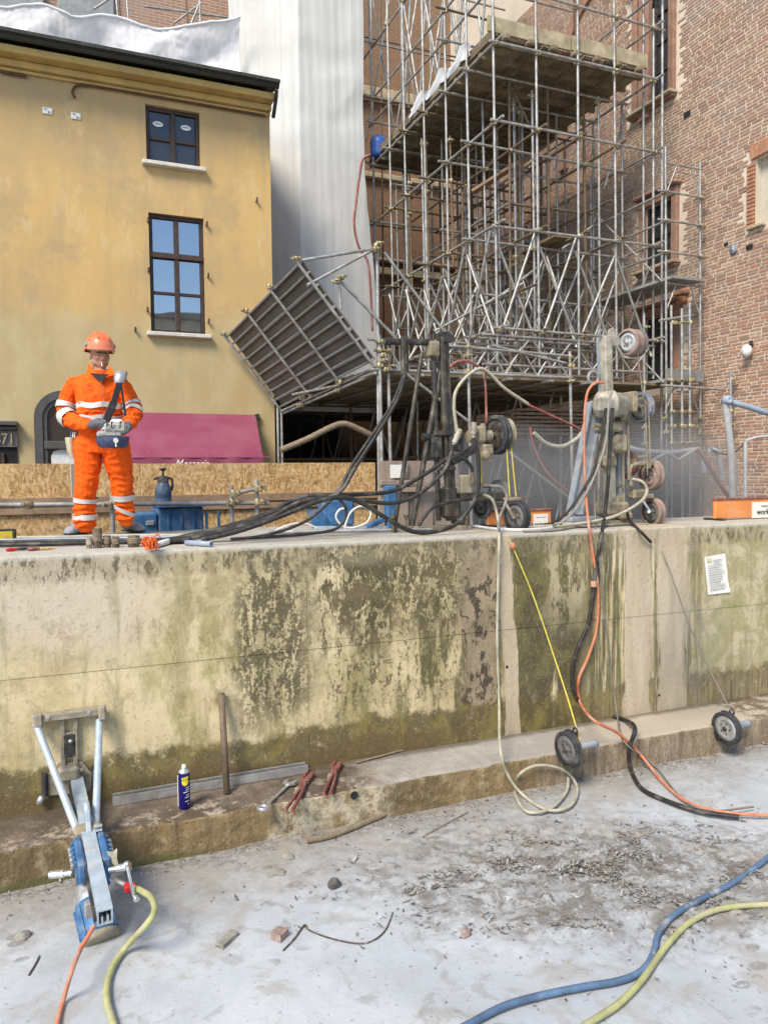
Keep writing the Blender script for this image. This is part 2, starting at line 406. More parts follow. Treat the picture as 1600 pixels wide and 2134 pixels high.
# weathered plywood
g = NG('plywood_grey'); n1 = g.noise(1, 5, .65, g.sv(9, 9, .8)); c = g.ramp(n1, [(.25, (.17, .125, .10)), (.5, (.30, .235, .185)), (.75, (.40, .33, .27))]); MT['plywood_grey'] = g.out(c, .8, 0, g.bump(n1, .2, .004))
# tall sheeting: vertical streaks
def sheeting(name, a, b, sx):
    g = NG(name); s1 = g.noise(1, 4, .6, g.sv(sx, sx, .12)); s2 = g.noise(1, 3, .6, g.sv(sx*5, sx*5, .2)); wv = g.noise(160, 2, .5)
    c = g.mix(g.step(s1, .3, .72), a, b); c = g.mix(g.m('MULTIPLY', g.step(s2, .5, .72), .35), c, tuple(x*.78 for x in a))
    c = g.mix(g.m('MULTIPLY', g.step(g.noise(.5, 5, .6), .52, .72), .3), c, (.50, .46, .38))
    b_ = g.n('ShaderNodeBsdfDiffuse'); g.put(b_.inputs[0], c); t_ = g.n('ShaderNodeBsdfTranslucent'); g.put(t_.inputs[0], c)
    bp = g.bump(s2, .25, .006); bp = g.bump(wv, .1, .002, bp); g.put(b_.inputs['Normal'], bp)
    mx = g.n('ShaderNodeMixShader'); mx.inputs[0].default_value = .25; g.t.links.new(b_.outputs[0], mx.inputs[1]); g.t.links.new(t_.outputs[0], mx.inputs[2])
    o = g.n('ShaderNodeOutputMaterial'); g.t.links.new(mx.outputs[0], o.inputs[0]); MT[name] = g.mat
sheeting('netting_tall', (.68, .68, .65), (.79, .79, .76), 3.0)
sheeting('netting_low', (.80, .80, .81), (.86, .86, .87), .8)
# awning cloth
g = NG('awning_cloth'); n1 = g.noise(1.4, 4, .6); c = g.mix(g.step(n1, .3, .7), (.225, .040, .085), (.28, .075, .12)); sp = g.step(g.vor(5.5), .055, .03)
c = g.mix(g.m('MULTIPLY', sp, .6), c, (.62, .50, .50)); MT['awning_cloth'] = g.out(c, .65, 0, g.bump(g.noise(8, 3), .1, .01))
# yellow render of the house: ochre above, olive grey paint below
g = NG('ochre_render'); x, y, z = g.xyz()
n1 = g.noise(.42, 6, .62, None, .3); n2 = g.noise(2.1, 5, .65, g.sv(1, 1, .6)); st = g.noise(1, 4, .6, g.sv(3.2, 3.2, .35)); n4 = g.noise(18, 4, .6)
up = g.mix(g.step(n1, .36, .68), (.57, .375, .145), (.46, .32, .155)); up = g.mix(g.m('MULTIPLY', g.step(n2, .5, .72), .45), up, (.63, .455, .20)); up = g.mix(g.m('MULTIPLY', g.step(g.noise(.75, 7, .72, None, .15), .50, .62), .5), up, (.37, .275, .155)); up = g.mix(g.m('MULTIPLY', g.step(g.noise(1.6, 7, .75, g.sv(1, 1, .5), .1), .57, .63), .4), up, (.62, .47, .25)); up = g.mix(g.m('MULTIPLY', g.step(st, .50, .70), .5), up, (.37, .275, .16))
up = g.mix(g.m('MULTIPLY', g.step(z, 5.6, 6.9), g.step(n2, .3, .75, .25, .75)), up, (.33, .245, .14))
lo = g.mix(g.step(n2, .35, .7), (.455, .345, .170), (.51, .405, .225)); lo = g.mix(g.m('MULTIPLY', g.step(st, .5, .75), .35), lo, (.33, .28, .16))
edge = g.step(g.m('ADD', z, g.m('MULTIPLY', g.noise(1.3, 6, .7), .8)), 2.98, 3.45)
c = g.mix(edge, lo, up); c = g.mix(g.m('MULTIPLY', g.step(n4, .58, .75), .12), c, (.2, .15, .08))
crk = g.step(g.vor(.8, g.noise(.9, 5, .6, None, 0, 'Color'), 'DISTANCE_TO_EDGE'), .012, .004); c = g.mix(g.m('MULTIPLY', crk, .22), c, (.28, .21, .11))
MT['ochre_render'] = g.out(c, .85, 0, g.bump(n4, .12, .006, g.bump(n2, .12, .03)))
# bricks
g = NG('brick_piece'); a = g.attr('tint'); n1 = g.noise(.28, 4, .6); n2 = g.noise(28, 4, .7); xq = g.xyz()[2]
c = g.mix(g.m('MULTIPLY', g.step(n2, .45, .7), .35), a, (.40, .33, .27)); c = g.mix(g.m('MULTIPLY', g.step(n1, .48, .66), .55), c, (.40, .32, .26))
c = g.mix(g.m('MULTIPLY', g.step(g.noise(1.1, 5, .65), .55, .72), .35), c, (.19, .14, .115))
MT['brick_piece'] = g.out(c, .88, 0, g.bump(n2, .3, .006))
g = NG('mortar'); n1 = g.noise(.4, 4, .6); n2 = g.noise(16, 4, .6); c = g.mix(g.step(n1, .35, .68), (.66, .57, .455), (.55, .47, .37)); MT['mortar'] = g.out(g.mix(g.m('MULTIPLY', g.step(n2, .5, .7), .4), c, (.38, .31, .26)), .9, 0, g.bump(n2, .3, .006))
def brick_tex(name, swap, c1, c2, mo, sc_=1):
    g = NG(name); b = g.n('ShaderNodeTexBrick'); q = g.n('ShaderNodeCombineXYZ'); s_ = g.xyz()
    g.put(q.inputs[0], s_[1] if swap else s_[0]); g.put(q.inputs[1], s_[2]); g.put(b.inputs['Vector'], q.outputs[0])
    b.inputs['Scale'].default_value = 1; b.inputs['Brick Width'].default_value = .26*sc_; b.inputs['Row Height'].default_value = .072*sc_; b.inputs['Mortar Size'].default_value = .009*sc_; b.inputs['Mortar Smooth'].default_value = .3
    for k, v in (('Color1', c1), ('Color2', c2), ('Mortar', mo)): b.inputs[k].default_value = (*v, 1)
    c = g.mix(g.m('MULTIPLY', g.step(g.noise(.6, 5, .65), .42, .7), .5), b.outputs[0], tuple(x*.62 for x in mo)); MT[name] = g.out(c, .9, 0, g.bump(b.outputs['Fac'], -.4, .01))
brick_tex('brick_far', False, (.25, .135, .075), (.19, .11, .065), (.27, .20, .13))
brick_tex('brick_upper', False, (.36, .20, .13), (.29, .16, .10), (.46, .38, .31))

g = NG('wood_deck'); r_ = g.rand(); n1 = g.noise(1, 5, .65, g.sv(9, 1.2, 9)); n2 = g.noise(7, 5, .7)
c = g.mix(g.step(n1, .3, .7), (.20, .155, .095), (.30, .24, .15)); c = g.mix(g.m('MULTIPLY', r_, .75), c, (.10, .078, .05)); c = g.mix(g.m('MULTIPLY', g.step(n2, .52, .66), .5), c, (.34, .28, .18)); MT['wood_deck'] = g.out(c, .88, 0, g.bump(n1, .3, .004))
# ------------------------------------------------------------------ weathered concrete, ledge and slurry
def wall_material():
    g = NG('wall_concrete'); x, y, z = g.xyz()
    xw = g.m('ADD', x, g.m('MULTIPLY', g.m('SUBTRACT', g.noise(3.0, 5, .7), .5), .42))
    zw = g.m('ADD', z, g.m('MULTIPLY', g.m('SUBTRACT', g.noise(2.2, 5, .7, g.sv(1.6, 1, .8)), .5), .55))
    big = g.noise(.9, 5, .62); med = g.noise(3.4, 6, .66); fine = g.noise(26, 5, .7); drip = g.noise(1, 5, .65, g.sv(7, 7, .9)); drip2 = g.noise(1, 5, .7, g.sv(26, 26, 1.1))
    flake = g.noise(8, 7, .72, g.sv(1.25, 1, .72), .25); speck = g.noise(34, 4, .7); holes = g.vor(13)
    flk2 = g.noise(15, 6, .74, g.sv(1.3, 1, .5), .3); blot = g.noise(5.2, 7, .74, g.sv(1, 1, .7), .5)
    base = g.mix(g.step(big, .36, .64), (.64, .53, .325), (.47, .375, .20)); base = g.mix(g.m('MULTIPLY', g.step(med, .42, .62), .6), base, (.72, .60, .37))
    base = g.mix(g.m('MULTIPLY', g.step(blot, .53, .60), .5), base, (.34, .27, .15))
    base = g.mix(g.m('MULTIPLY', g.band(xw, -3, -1, .2, .95), g.step(zw, -1.4, -.95)), base, g.mix(g.step(blot, .5, .6), (.57, .48, .36), (.46, .38, .27)))
    base = g.mix(g.m('MULTIPLY', g.step(drip, .50, .68), .6), base, (.29, .245, .12))
    base = g.mix(g.mul(g.step(drip2, .56, .68), g.step(zw, -1.5, -1.0), .35), base, (.63, .56, .42))
    gm = g.mul(g.step(g.noise(1.9, 7, .76, g.sv(1, 1, .4)), .49, .61), g.step(xw, .1, .9), g.step(zw, -.75, -1.25, .35, 1.), .8)
    c = g.mix(gm, base, g.mix(g.step(blot, .42, .6), (.30, .255, .09), (.19, .16, .05)))
    c = g.mix(g.mul(g.band(xw, .95, 1.3, 1.5, 1.9), g.step(zw, -2.0, -1.5), g.step(drip, .3, .55), .6), c, (.23, .195, .095))
    c = g.mix(g.mul(g.band(xw, 1.7, 2.0, 3.1, 3.3), g.step(drip, .35, .62), .55), c, (.27, .23, .12))
    # speckled dark band at the joint
    a = g.mul(g.band(xw, 1.02, 1.25, 1.55, 1.85), g.step(zw, -2.0, -1.6), g.step(g.m('ADD', g.m('MULTIPLY', flk2, .6), g.m('MULTIPLY', speck, .4)), .455, .515))
    c = g.mix(g.m('MULTIPLY', a, .9), c, (.085, .07, .038))
    # flaking dark coat in the middle
    upz = g.m('ADD', zw, g.m('MULTIPLY', g.m('SUBTRACT', drip, .5), 1.5))
    b = g.mul(g.band(xw, 1.6, 1.8, 3.0, 3.25), g.step(upz, -1.55, -1.15), g.step(g.m('ADD', g.m('MULTIPLY', flake, .55), g.m('MULTIPLY', flk2, .45)), .512, .500))
    c = g.mix(g.m('MULTIPLY', b, .95), c, g.mix(g.step(med, .42, .6), (.135, .105, .052), (.072, .06, .028)))
    b3 = g.mul(g.band(xw, 1.75, 1.95, 3.2, 3.4), g.step(zw, -2.05, -1.75), g.step(g.m('ADD', g.m('MULTIPLY', flk2, .6), g.m('MULTIPLY', speck, .4)), .515, .56)); c = g.mix(g.m('MULTIPLY', b3, .85), c, (.10, .085, .042))
    b2 = g.mul(g.band(xw, 2.3, 2.7, 3.25, 3.45), g.step(zw, -1.05, -1.5), g.step(drip, .46, .54), g.step(flk2, .40, .50))
    c = g.mix(g.m('MULTIPLY', b2, .88), c, (.10, .088, .036))
    d = g.band(xw, 2.98, 3.10, 3.36, 3.45); c = g.mix(g.m('MULTIPLY', d, .85), c, g.mix(g.step(blot, .45, .58), (.31, .235, .16), (.24, .18, .115))); c = g.mix(g.mul(d, g.step(flake, .54, .56), .93), c, (.055, .045, .03))
    # dark mossy panel
    e = g.mul(g.band(xw, 3.40, 3.58, 4.15, 4.5), g.step(g.m('ADD', g.m('MULTIPLY', big, .4), g.m('MULTIPLY', drip, .6)), .36, .47))
    c = g.mix(g.m('MULTIPLY', e, .96), c, g.mix(g.step(blot, .42, .6), (.072, .058, .030), (.14, .12, .045)))
    e2 = g.mul(g.band(xw, 3.80, 3.95, 4.2, 4.35), g.step(zw, -1.55, -1.0), g.step(g.m('ADD', g.m('MULTIPLY', flake, .5), g.m('MULTIPLY', drip, .5)), .46, .51)); c = g.mix(g.m('MULTIPLY', e2, .85), c, (.45, .385, .24))
    e3 = g.mul(g.band(xw, 3.5, 3.6, 4.4, 4.6), g.step(speck, .60, .66)); c = g.mix(g.m('MULTIPLY', e3, .55), c, (.36, .31, .19))
    # green streaked panel
    f = g.mul(g.band(xw, 4.22, 4.40, 5.55, 5.85), g.step(g.m('ADD', g.m('MULTIPLY', drip2, .7), g.m('MULTIPLY', drip, .3)), .43, .53)); c = g.mix(g.m('MULTIPLY', f, .9), c, g.mix(g.step(med, .4, .6), (.13, .125, .05), (.06, .055, .028)))
    # pale panel at the right end
    h = g.step(xw, 5.45, 5.85); sw = g.noise(2.6, 7, .72, None, .9)
    c = g.mix(g.m('MULTIPLY', h, .85), c, g.ramp(sw, [(.36, (.27, .255, .115)), (.5, (.37, .33, .185)), (.56, (.50, .44, .30)), (.66, (.40, .35, .22))]))
    c = g.mix(g.mul(h, g.step(drip, .48, .6), .5), c, (.22, .20, .10))
    # tide mark along the foot of the wall
    tz = g.m('ADD', z, g.m('MULTIPLY', g.m('SUBTRACT', g.noise(2.4, 6, .75), .5), .42))
    lowm = g.m('MULTIPLY', g.step(tz, -1.93, -2.0), g.step(g.noise(11, 6, .74), .28, .44))
    c = g.mix(g.m('MULTIPLY', lowm, .92), c, g.mix(g.step(blot, .44, .58), (.105, .078, .032), (.19, .150, .045)))
    c = g.mix(g.mul(g.step(tz, -2.10, -2.16), g.step(xw, 3.3, 2.6), .75), c, (.13, .088, .038))
    # slurry runs of uneven width
    sn = g.noise(1, 6, .7, g.sv(26, 26, 1.3), .3); xs_ = g.m('ADD', x, g.m('MULTIPLY', g.m('SUBTRACT', g.noise(1, 5, .65, g.sv(5, 5, 1.7)), .5), .16)); nar = g.m('MULTIPLY', g.m('SUBTRACT', z, -1.3), .05)
    q1 = g.m('ADD', g.band(g.m('ADD', xs_, nar), 3.34, 3.47, 3.50, 3.66), g.m('MULTIPLY', g.m('SUBTRACT', sn, .5), 1.1)); run1 = g.step(q1, .60, .74)
    q2 = g.m('MAXIMUM', g.band(xs_, 4.58, 4.84, 4.98, 5.12), g.m('MULTIPLY', g.band(xs_, 5.02, 5.18, 5.34, 5.70), .92)); q2 = g.m('ADD', q2, g.m('MULTIPLY', g.m('SUBTRACT', sn, .5), 1.5)); run2 = g.step(q2, .52, .74)
    top_ = g.mul(g.step(z, -1.0, -.6), g.band(xs_, 4.5, 4.75, 5.4, 5.75), .75); run2 = g.m('MAXIMUM', run2, top_)
    sl = g.m('MAXIMUM', run1, run2); c = g.mix(g.m('MULTIPLY', sl, g.step(med, .2, .5, .82, .97)), c, g.mix(g.step(g.noise(1, 5, .6, g.sv(6, 6, 1.2)), .35, .68), (.44, .36, .25), (.56, .47, .345)))
    fan = g.mul(g.step(x, 4.2, 4.7), g.step(z, -1.75, -2.2), .45, g.step(sn, .35, .6)); c = g.mix(fan, c, (.42, .35, .255))
    # coping weathering
    cp = g.mul(g.step(g.m('ADD', z, g.m('MULTIPLY', g.m('SUBTRACT', med, .5), .12)), -.74, -.66), g.m('SUBTRACT', 1, g.m('MULTIPLY', sl, .9))); c = g.mix(g.m('MULTIPLY', cp, .45), c, g.mix(g.step(blot, .45, .6), (.33, .28, .185), (.20, .155, .085))); c = g.mix(g.mul(cp, g.step(flk2, .52, .57), .8), c, (.095, .078, .042))
    c = g.mix(g.mul(cp, g.step(z, -.565, -.54), .75), c, (.50, .47, .41))
    c = g.mix(g.mul(g.step(holes, .075, .05), g.step(g.noise(2.2), .5, .56), .85), c, (.07, .06, .04))
    c = g.mix(g.m('MULTIPLY', g.step(fine, .55, .68), .38), c, (.13, .11, .06)); c = g.mix(g.m('MULTIPLY', g.step(g.noise(64, 4, .75), .58, .68), .35), c, (.64, .57, .43))
    hh = g.m('ADD', g.m('MULTIPLY', flake, .6), g.m('MULTIPLY', fine, .5))
    MT['wall_concrete'] = g.out(c, g.step(lowm, 0, 1, .88, .6), 0, g.bump(hh, .45, .012, g.bump(med, .25, .03)), .4)
wall_material()
def ledge_material():
    g = NG('ledge_concrete'); x, y, z = g.xyz()
    n1 = g.noise(2.1, 6, .68, None, .3); n2 = g.noise(9, 6, .7); n3 = g.noise(38, 4, .7); dr = g.noise(1, 5, .7, g.sv(13, 13, 2.2)); dr2 = g.noise(1, 6, .72, g.sv(17, 17, 3.2), .4)
    top = g.step(g.n('ShaderNodeNewGeometry').outputs['Normal'], 0, 1)
    q = g.n('ShaderNodeSeparateXYZ'); nn = g.n('ShaderNodeNewGeometry'); g.put(q.inputs[0], nn.outputs['True Normal']); top = g.step(q.outputs[2], .4, .8)
    edge = g.step(g.m('ADD', y, g.m('MULTIPLY', g.m('SUBTRACT', n1, .5), .5)), 5.42, 5.2)
    t = g.mix(g.step(n1, .36, .62), (.095, .070, .047), (.175, .135, .10)); t = g.mix(g.m('MULTIPLY', g.step(n2, .48, .62), g.m('MULTIPLY_ADD', edge, .65, .15)), t, (.46, .39, .31)); t = g.mix(g.m('MULTIPLY', g.step(n3, .5, .68), .6), t, (.075, .06, .045))
    slur = g.mix(g.step(n1, .4, .65), (.34, .31, .275), (.42, .385, .335)); slur = g.mix(g.m('MULTIPLY', g.step(n3, .52, .7), .35), slur, (.20, .18, .15))
    xs = g.m('ADD', x, g.m('MULTIPLY', g.m('SUBTRACT', n1, .5), 1.2)); t = g.mix(g.step(xs, 1.75, 2.5), t, slur)
    t = g.mix(g.mul(g.step(xs, 3.9, 4.2), .8), t, (.45, .385, .30)); t = g.mix(g.mul(g.step(xs, 5.7, 5.9), g.step(n2, .4, .55)), t, (.16, .125, .085))
    f = g.mix(g.step(n1, .38, .62), (.27, .19, .095), (.145, .10, .05)); f = g.mix(g.mul(g.step(x, .9, .1), .45), f, (.11, .075, .038)); f = g.mix(g.m('MULTIPLY', g.step(n2, .5, .64), .6), f, (.43, .34, .20)); f = g.mix(g.m('MULTIPLY', g.step(dr, .5, .7), .55), f, (.115, .085, .045))
    pale = g.mul(g.band(xs, 1.15, 1.45, 1.95, 2.4), g.step(n2, .33, .58)); f = g.mix(g.m('MULTIPLY', pale, .8), f, (.58, .51, .38))
    f = g.mix(g.mul(g.step(z, -2.44, -2.52), g.step(xs, 1.0, .4), .8), f, (.085, .095, .03))
    f = g.mix(g.mul(g.step(xs, 3.2, 3.7), .85), f, g.mix(g.step(dr2, .40, .62), (.225, .165, .115), (.37, .295, .215)))
    f = g.mix(g.mul(g.step(n3, .52, .66), .5), f, (.10, .078, .04)); f = g.mix(g.mul(g.step(g.noise(5, 6, .75, g.sv(1, 1, 1.6)), .55, .62), g.step(xs, 3.6, 3.0), .6), f, (.13, .095, .045)); foot = g.step(g.m('ADD', y, g.m('MULTIPLY', g.m('SUBTRACT', n2, .5), .12)), 5.53, 5.62); t = g.mix(g.mul(foot, .7), t, (.085, .065, .035)); c = g.mix(top, f, t); c = g.mix(g.m('MULTIPLY', g.step(g.vor(16), .10, .05), .5), c, (.09, .07, .05))
    hh = g.m('ADD', n2, n3); MT['ledge_concrete'] = g.out(c, .85, 0, g.bump(hh, .5, .02), .4)
ledge_material()
def slurry_material():
    g = NG('slurry'); x, y, z = g.xyz(); n1 = g.noise(.8, 6, .64, None, .5); n2 = g.noise(3.6, 6, .7, None, .4); n3 = g.noise(17, 6, .72); n4 = g.noise(60, 4, .7)
    c = g.mix(g.step(n1, .34, .66), (.41, .44, .47), (.50, .525, .54)); c = g.mix(g.m('MULTIPLY', g.step(n2, .48, .68), .35), c, (.36, .36, .355))
    # littered, trodden patch
    xr_ = g.m('SUBTRACT', x, 3.1); yr_ = g.m('SUBTRACT', y, 3.85); dxx = g.m('DIVIDE', g.m('SUBTRACT', g.m('MULTIPLY', xr_, .93), g.m('MULTIPLY', yr_, .37)), 1.55); dyy = g.m('DIVIDE', g.m('ADD', g.m('MULTIPLY', xr_, .37), g.m('MULTIPLY', yr_, .93)), .72); rr = g.m('SQRT', g.m('ADD', g.m('MULTIPLY', dxx, dxx), g.m('MULTIPLY', dyy, dyy)))
    pm = g.step(g.m('ADD', rr, g.m('MULTIPLY', g.m('SUBTRACT', n2, .5), 1.5)), 1.25, .55)
    nb_ = g.noise(6, 6, .72, None, .8); c = g.mix(g.m('MULTIPLY', pm, .5), c, (.28, .265, .24)); c = g.mix(g.mul(pm, g.step(nb_, .44, .56), .85), c, (.17, .15, .125)); c = g.mix(g.mul(pm, g.step(n3, .54, .64), g.step(nb_, .38, .55), .9), c, (.075, .064, .05)); c = g.mix(g.mul(pm, g.step(n3, .42, .34), .75), c, (.66, .665, .66)); c = g.mix(g.mul(pm, g.step(n4, .57, .66), .6), c, (.07, .06, .05)); print_ = g.mul(g.step(g.vor(5.5, g.sv(1, 1.7, 0)), .36, .28), g.step(g.noise(1.1, 3), .53, .58), g.step(n3, .35, .5)); c = g.mix(g.m('MULTIPLY', print_, .75), c, (.20, .19, .175))
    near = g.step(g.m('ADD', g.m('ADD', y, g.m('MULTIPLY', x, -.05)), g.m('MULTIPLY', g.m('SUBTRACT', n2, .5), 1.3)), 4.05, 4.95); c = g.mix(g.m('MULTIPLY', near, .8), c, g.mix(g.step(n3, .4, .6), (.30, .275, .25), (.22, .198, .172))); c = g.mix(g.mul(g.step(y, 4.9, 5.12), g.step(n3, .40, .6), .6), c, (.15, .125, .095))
    # warm damp stains
    c = g.mix(g.mul(g.step(g.noise(1.5, 6, .68, None, 1.0), .52, .62), .5), c, (.33, .295, .25)); c = g.mix(g.mul(g.step(g.noise(3.3, 7, .74, None, 1.4), .56, .62), .45), c, (.27, .255, .235)); c = g.mix(g.m('MULTIPLY', g.step(g.noise(28, 5, .75), .61, .67), .7), c, (.17, .155, .135))
    c = g.mix(g.m('MULTIPLY', g.step(n4, .60, .75), .25), c, (.25, .24, .22))
    wet = g.m('MULTIPLY', g.step(n1, .56, .42), g.m('SUBTRACT', 1, pm)); ro = g.step(wet, 0, 1, .62, .34)
    hh = g.m('ADD', g.m('MULTIPLY', n3, .7), g.m('MULTIPLY', n4, .35)); MT['slurry'] = g.out(c, ro, 0, g.bump(hh, g.step(pm, 0, 1, .22, .75), .02), .4)
slurry_material()
g = NG('street_paving'); n1 = g.noise(2, 5, .6); MT['street_paving'] = g.out(g.mix(g.step(n1, .35, .7), (.13, .12, .11), (.20, .19, .175)), .85, 0, g.bump(g.noise(20), .2, .01))
g = NG('slab_top'); n1 = g.noise(3, 6, .65); n2 = g.noise(24, 4, .7); c = g.mix(g.step(n1, .36, .66), (.44, .41, .36), (.33, .30, .255)); c = g.mix(g.m('MULTIPLY', g.step(n2, .5, .7), .4), c, (.2, .18, .15)); MT['slab_top'] = g.out(c, .85, 0, g.bump(n2, .3, .01))
# ------------------------------------------------------------------ ground
def pit_height(x, y):
    xa, ya = x-3.1, y-3.85; d = math.hypot((xa*.93-ya*.37)/1.6, (xa*.37+ya*.93)/.8); pm = max(0, 1-d*d*.55)
    h = .016*mnoise.noise(V((x*1.1, y*1.1, 3))) + .006*mnoise.noise(V((x*4, y*4, 9)))
    h += pm*(.040*max(0, mnoise.noise(V((x*6, y*6, 1)))+.1) + .020*mnoise.noise(V((x*17, y*17, 5))) + .010*mnoise.noise(V((x*37, y*37, 5))))
    if y > 4.6: h += (y-4.6)*.05*(.6+.6*mnoise.noise(V((x*2.2, 2, 8))))
    return h
def gh(x, y): return ZG + pit_height(x, y)
mb = MB()
xs = np.concatenate([np.linspace(-60, -4, 12), np.linspace(-2.2, 8, 380), np.linspace(9.5, 60, 12)])
ys = np.concatenate([np.linspace(-60, -3, 12), np.linspace(1.7, 5.25, 190)])
vs_ = [(x, y, ZG+(pit_height(x, y) if -2.3 < x < 8.1 and y > 1.6 else 0)) for y in ys for x in xs]; nx = len(xs)
mb.add(vs_, [(j*nx+i, j*nx+i+1, (j+1)*nx+i+1, (j+1)*nx+i) for j in range(len(ys)-1) for i in range(nx-1)], True)
mb.build('pit_floor', MT['slurry'], kind='structure')
MB().box((0, 35, ZS-.05), (120, 57.6, .1)).build('street', MT['street_paving'], kind='structure')
# ------------------------------------------------------------------ retaining wall
wallt = thing('retaining_wall', 'long stained concrete retaining wall with a footing ledge, the worker stands on it', 'wall', (2.5, YW, ZG))
def lumpy_box(mb, x0, x1, y0, y1, z0, z1, nx_, amp, seed):
    # top and front faces of a rough cast block, edge worn irregularly
    fr = []
    for i in range(nx_+1):
        x = x0+(x1-x0)*i/nx_
        e = amp*(mnoise.noise(V((x*3, seed, 0)))+.6*mnoise.noise(V((x*11, seed, 2))))
        e2 = amp*.7*(mnoise.noise(V((x*4, seed, 7)))+.7*mnoise.noise(V((x*15, seed, 4))))
        c = .012+.012*abs(mnoise.noise(V((x*9, seed, 5))))
        fr.append([(x, y1, z1), (x, y0+c+.03+e, z1+e2*.3), (x, y0+e+c*.3, z1-c*.5+e2*.3), (x, y0+e, z1-c-abs(e2)), (x, y0+e*.3, (z0+z1)/2), (x, y0, z0)])
    k = len(fr[0]); vs = [p for r in fr for p in r]
    mb.add(vs, [(i*k+j, i*k+j+1, (i+1)*k+j+1, (i+1)*k+j) for i in range(nx_) for j in range(k-1)], False)
    mb.add(fr[0]+[(x0, y1, z0)], [tuple(range(k, -1, -1))]); mb.add(fr[-1]+[(x1, y1, z0)], [tuple(range(k+1))])
xj = [-14, -2.4, 1.69, 5.55, 9.2, 24]
for i in range(len(xj)-1):
    for z0, z1, pr in ((ZL-.05, -1.3454, .0), (-1.3446, -.72, .004)):
        MB().box(((xj[i]+xj[i+1])/2, YW+.2-pr/2, (z0+z1)/2), (xj[i+1]-xj[i]-.0022, .4+pr, z1-z0), bev=.0014).build('wall_panel', MT['wall_concrete'], wallt)
MB().box((5, YW+.25, -1.4), (38, .3, 1.6)).build('wall_core', MT['wall_concrete'], wallt)
mb = MB(); lumpy_box(mb, -14, 24, YW-.003, YW+.55, -.735, ZT, 700, .008, 3); mb.build('coping', MT['wall_concrete'], wallt)
mb = MB(); mb.box((-5.7, 6.92, -.65), (17, 1.45, .257)); mb.box((13.4, 6.47, -.65), (21.2, .55, .257)); mb.build('landing_slab', MT['slab_top'], wallt)
mb = MB(); lumpy_box(mb, -14, 24, YL, YW+.05, ZG-.15, ZL, 1400, .028, 11); mb.build('footing_ledge', MT['ledge_concrete'], wallt)
hp = Sp(738, 1658, .012); MB().lathe(hp, (0, 1, 0), [(.030, -.002), (.024, 0), (.022, .02), (.001, .022)], 18).build('drain_hole', MT['dark_interior'], wallt)
for a in ((1373, 1449), (1056, 1390)):
    p = Wp(*a, .001); MB().lathe(p, (0, 1, 0), [(.013, -.003), (.011, -.002), (.009, .004), (.0005, .006)], 12).build('tie_hole', MT['dark_interior'], wallt)
# ------------------------------------------------------------------ walls with openings
def holed(mb, ax, pos, a0, a1, z0, z1, holes, depth, sgn=1):
    # sheet on plane ax=pos with rectangular holes (a0,a1,z0,z1) and reveals of the given depth (sgn: direction away from the viewer)
    A = sorted({a0, a1, *[h[0] for h in holes], *[h[1] for h in holes]}); Z = sorted({z0, z1, *[h[2] for h in holes], *[h[3] for h in holes]})
    def pt(a, z, d=0): return (a, pos+sgn*d, z) if ax == 'Y' else (pos+sgn*d, a, z)
    def quad(*p):
        mb.add(p, [(0, 1, 2, 3)])
    for i in range(len(A)-1):
        for j in range(len(Z)-1):
            ca, cz = (A[i]+A[i+1])/2, (Z[j]+Z[j+1])/2
            if any(h[0] < ca < h[1] and h[2] < cz < h[3] for h in holes): continue
            p = [pt(A[i], Z[j]), pt(A[i+1], Z[j]), pt(A[i+1], Z[j+1]), pt(A[i], Z[j+1])]
            quad(*(p if ax == 'Y' else p[::-1]))
    for b0, b1, c0, c1 in holes:
        for (p, q) in (((b0, c0), (b0, c1)), ((b0, c1), (b1, c1)), ((b1, c1), (b1, c0)), ((b1, c0), (b0, c0))):
            quad(pt(*p), pt(*q), pt(*q, depth), pt(*p, depth))
# ------------------------------------------------------------------ yellow house
XC = P(566, 500, 'Y', YF).x
house = thing('yellow_house', 'ochre rendered house with two brown windows, behind the worker in orange', 'house', (-2, YF, ZS))
def prect(l, r, tl, tr, bl, br):
    mx = lambda x, y: P(x, y, 'Y', YF)
    return (mx(l, (tl+bl)/2).x, mx(r, (tr+br)/2).x, (mx(l, bl).z+mx(r, br).z)/2, (mx(l, tl).z+mx(r, tr).z)/2)
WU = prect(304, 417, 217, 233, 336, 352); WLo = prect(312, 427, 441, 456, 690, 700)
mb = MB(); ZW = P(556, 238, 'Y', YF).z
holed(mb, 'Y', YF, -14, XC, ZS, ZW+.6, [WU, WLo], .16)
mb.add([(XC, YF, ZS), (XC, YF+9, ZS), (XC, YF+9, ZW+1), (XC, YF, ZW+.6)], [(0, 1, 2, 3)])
mb.build('wall', MT['ochre_render'], house)
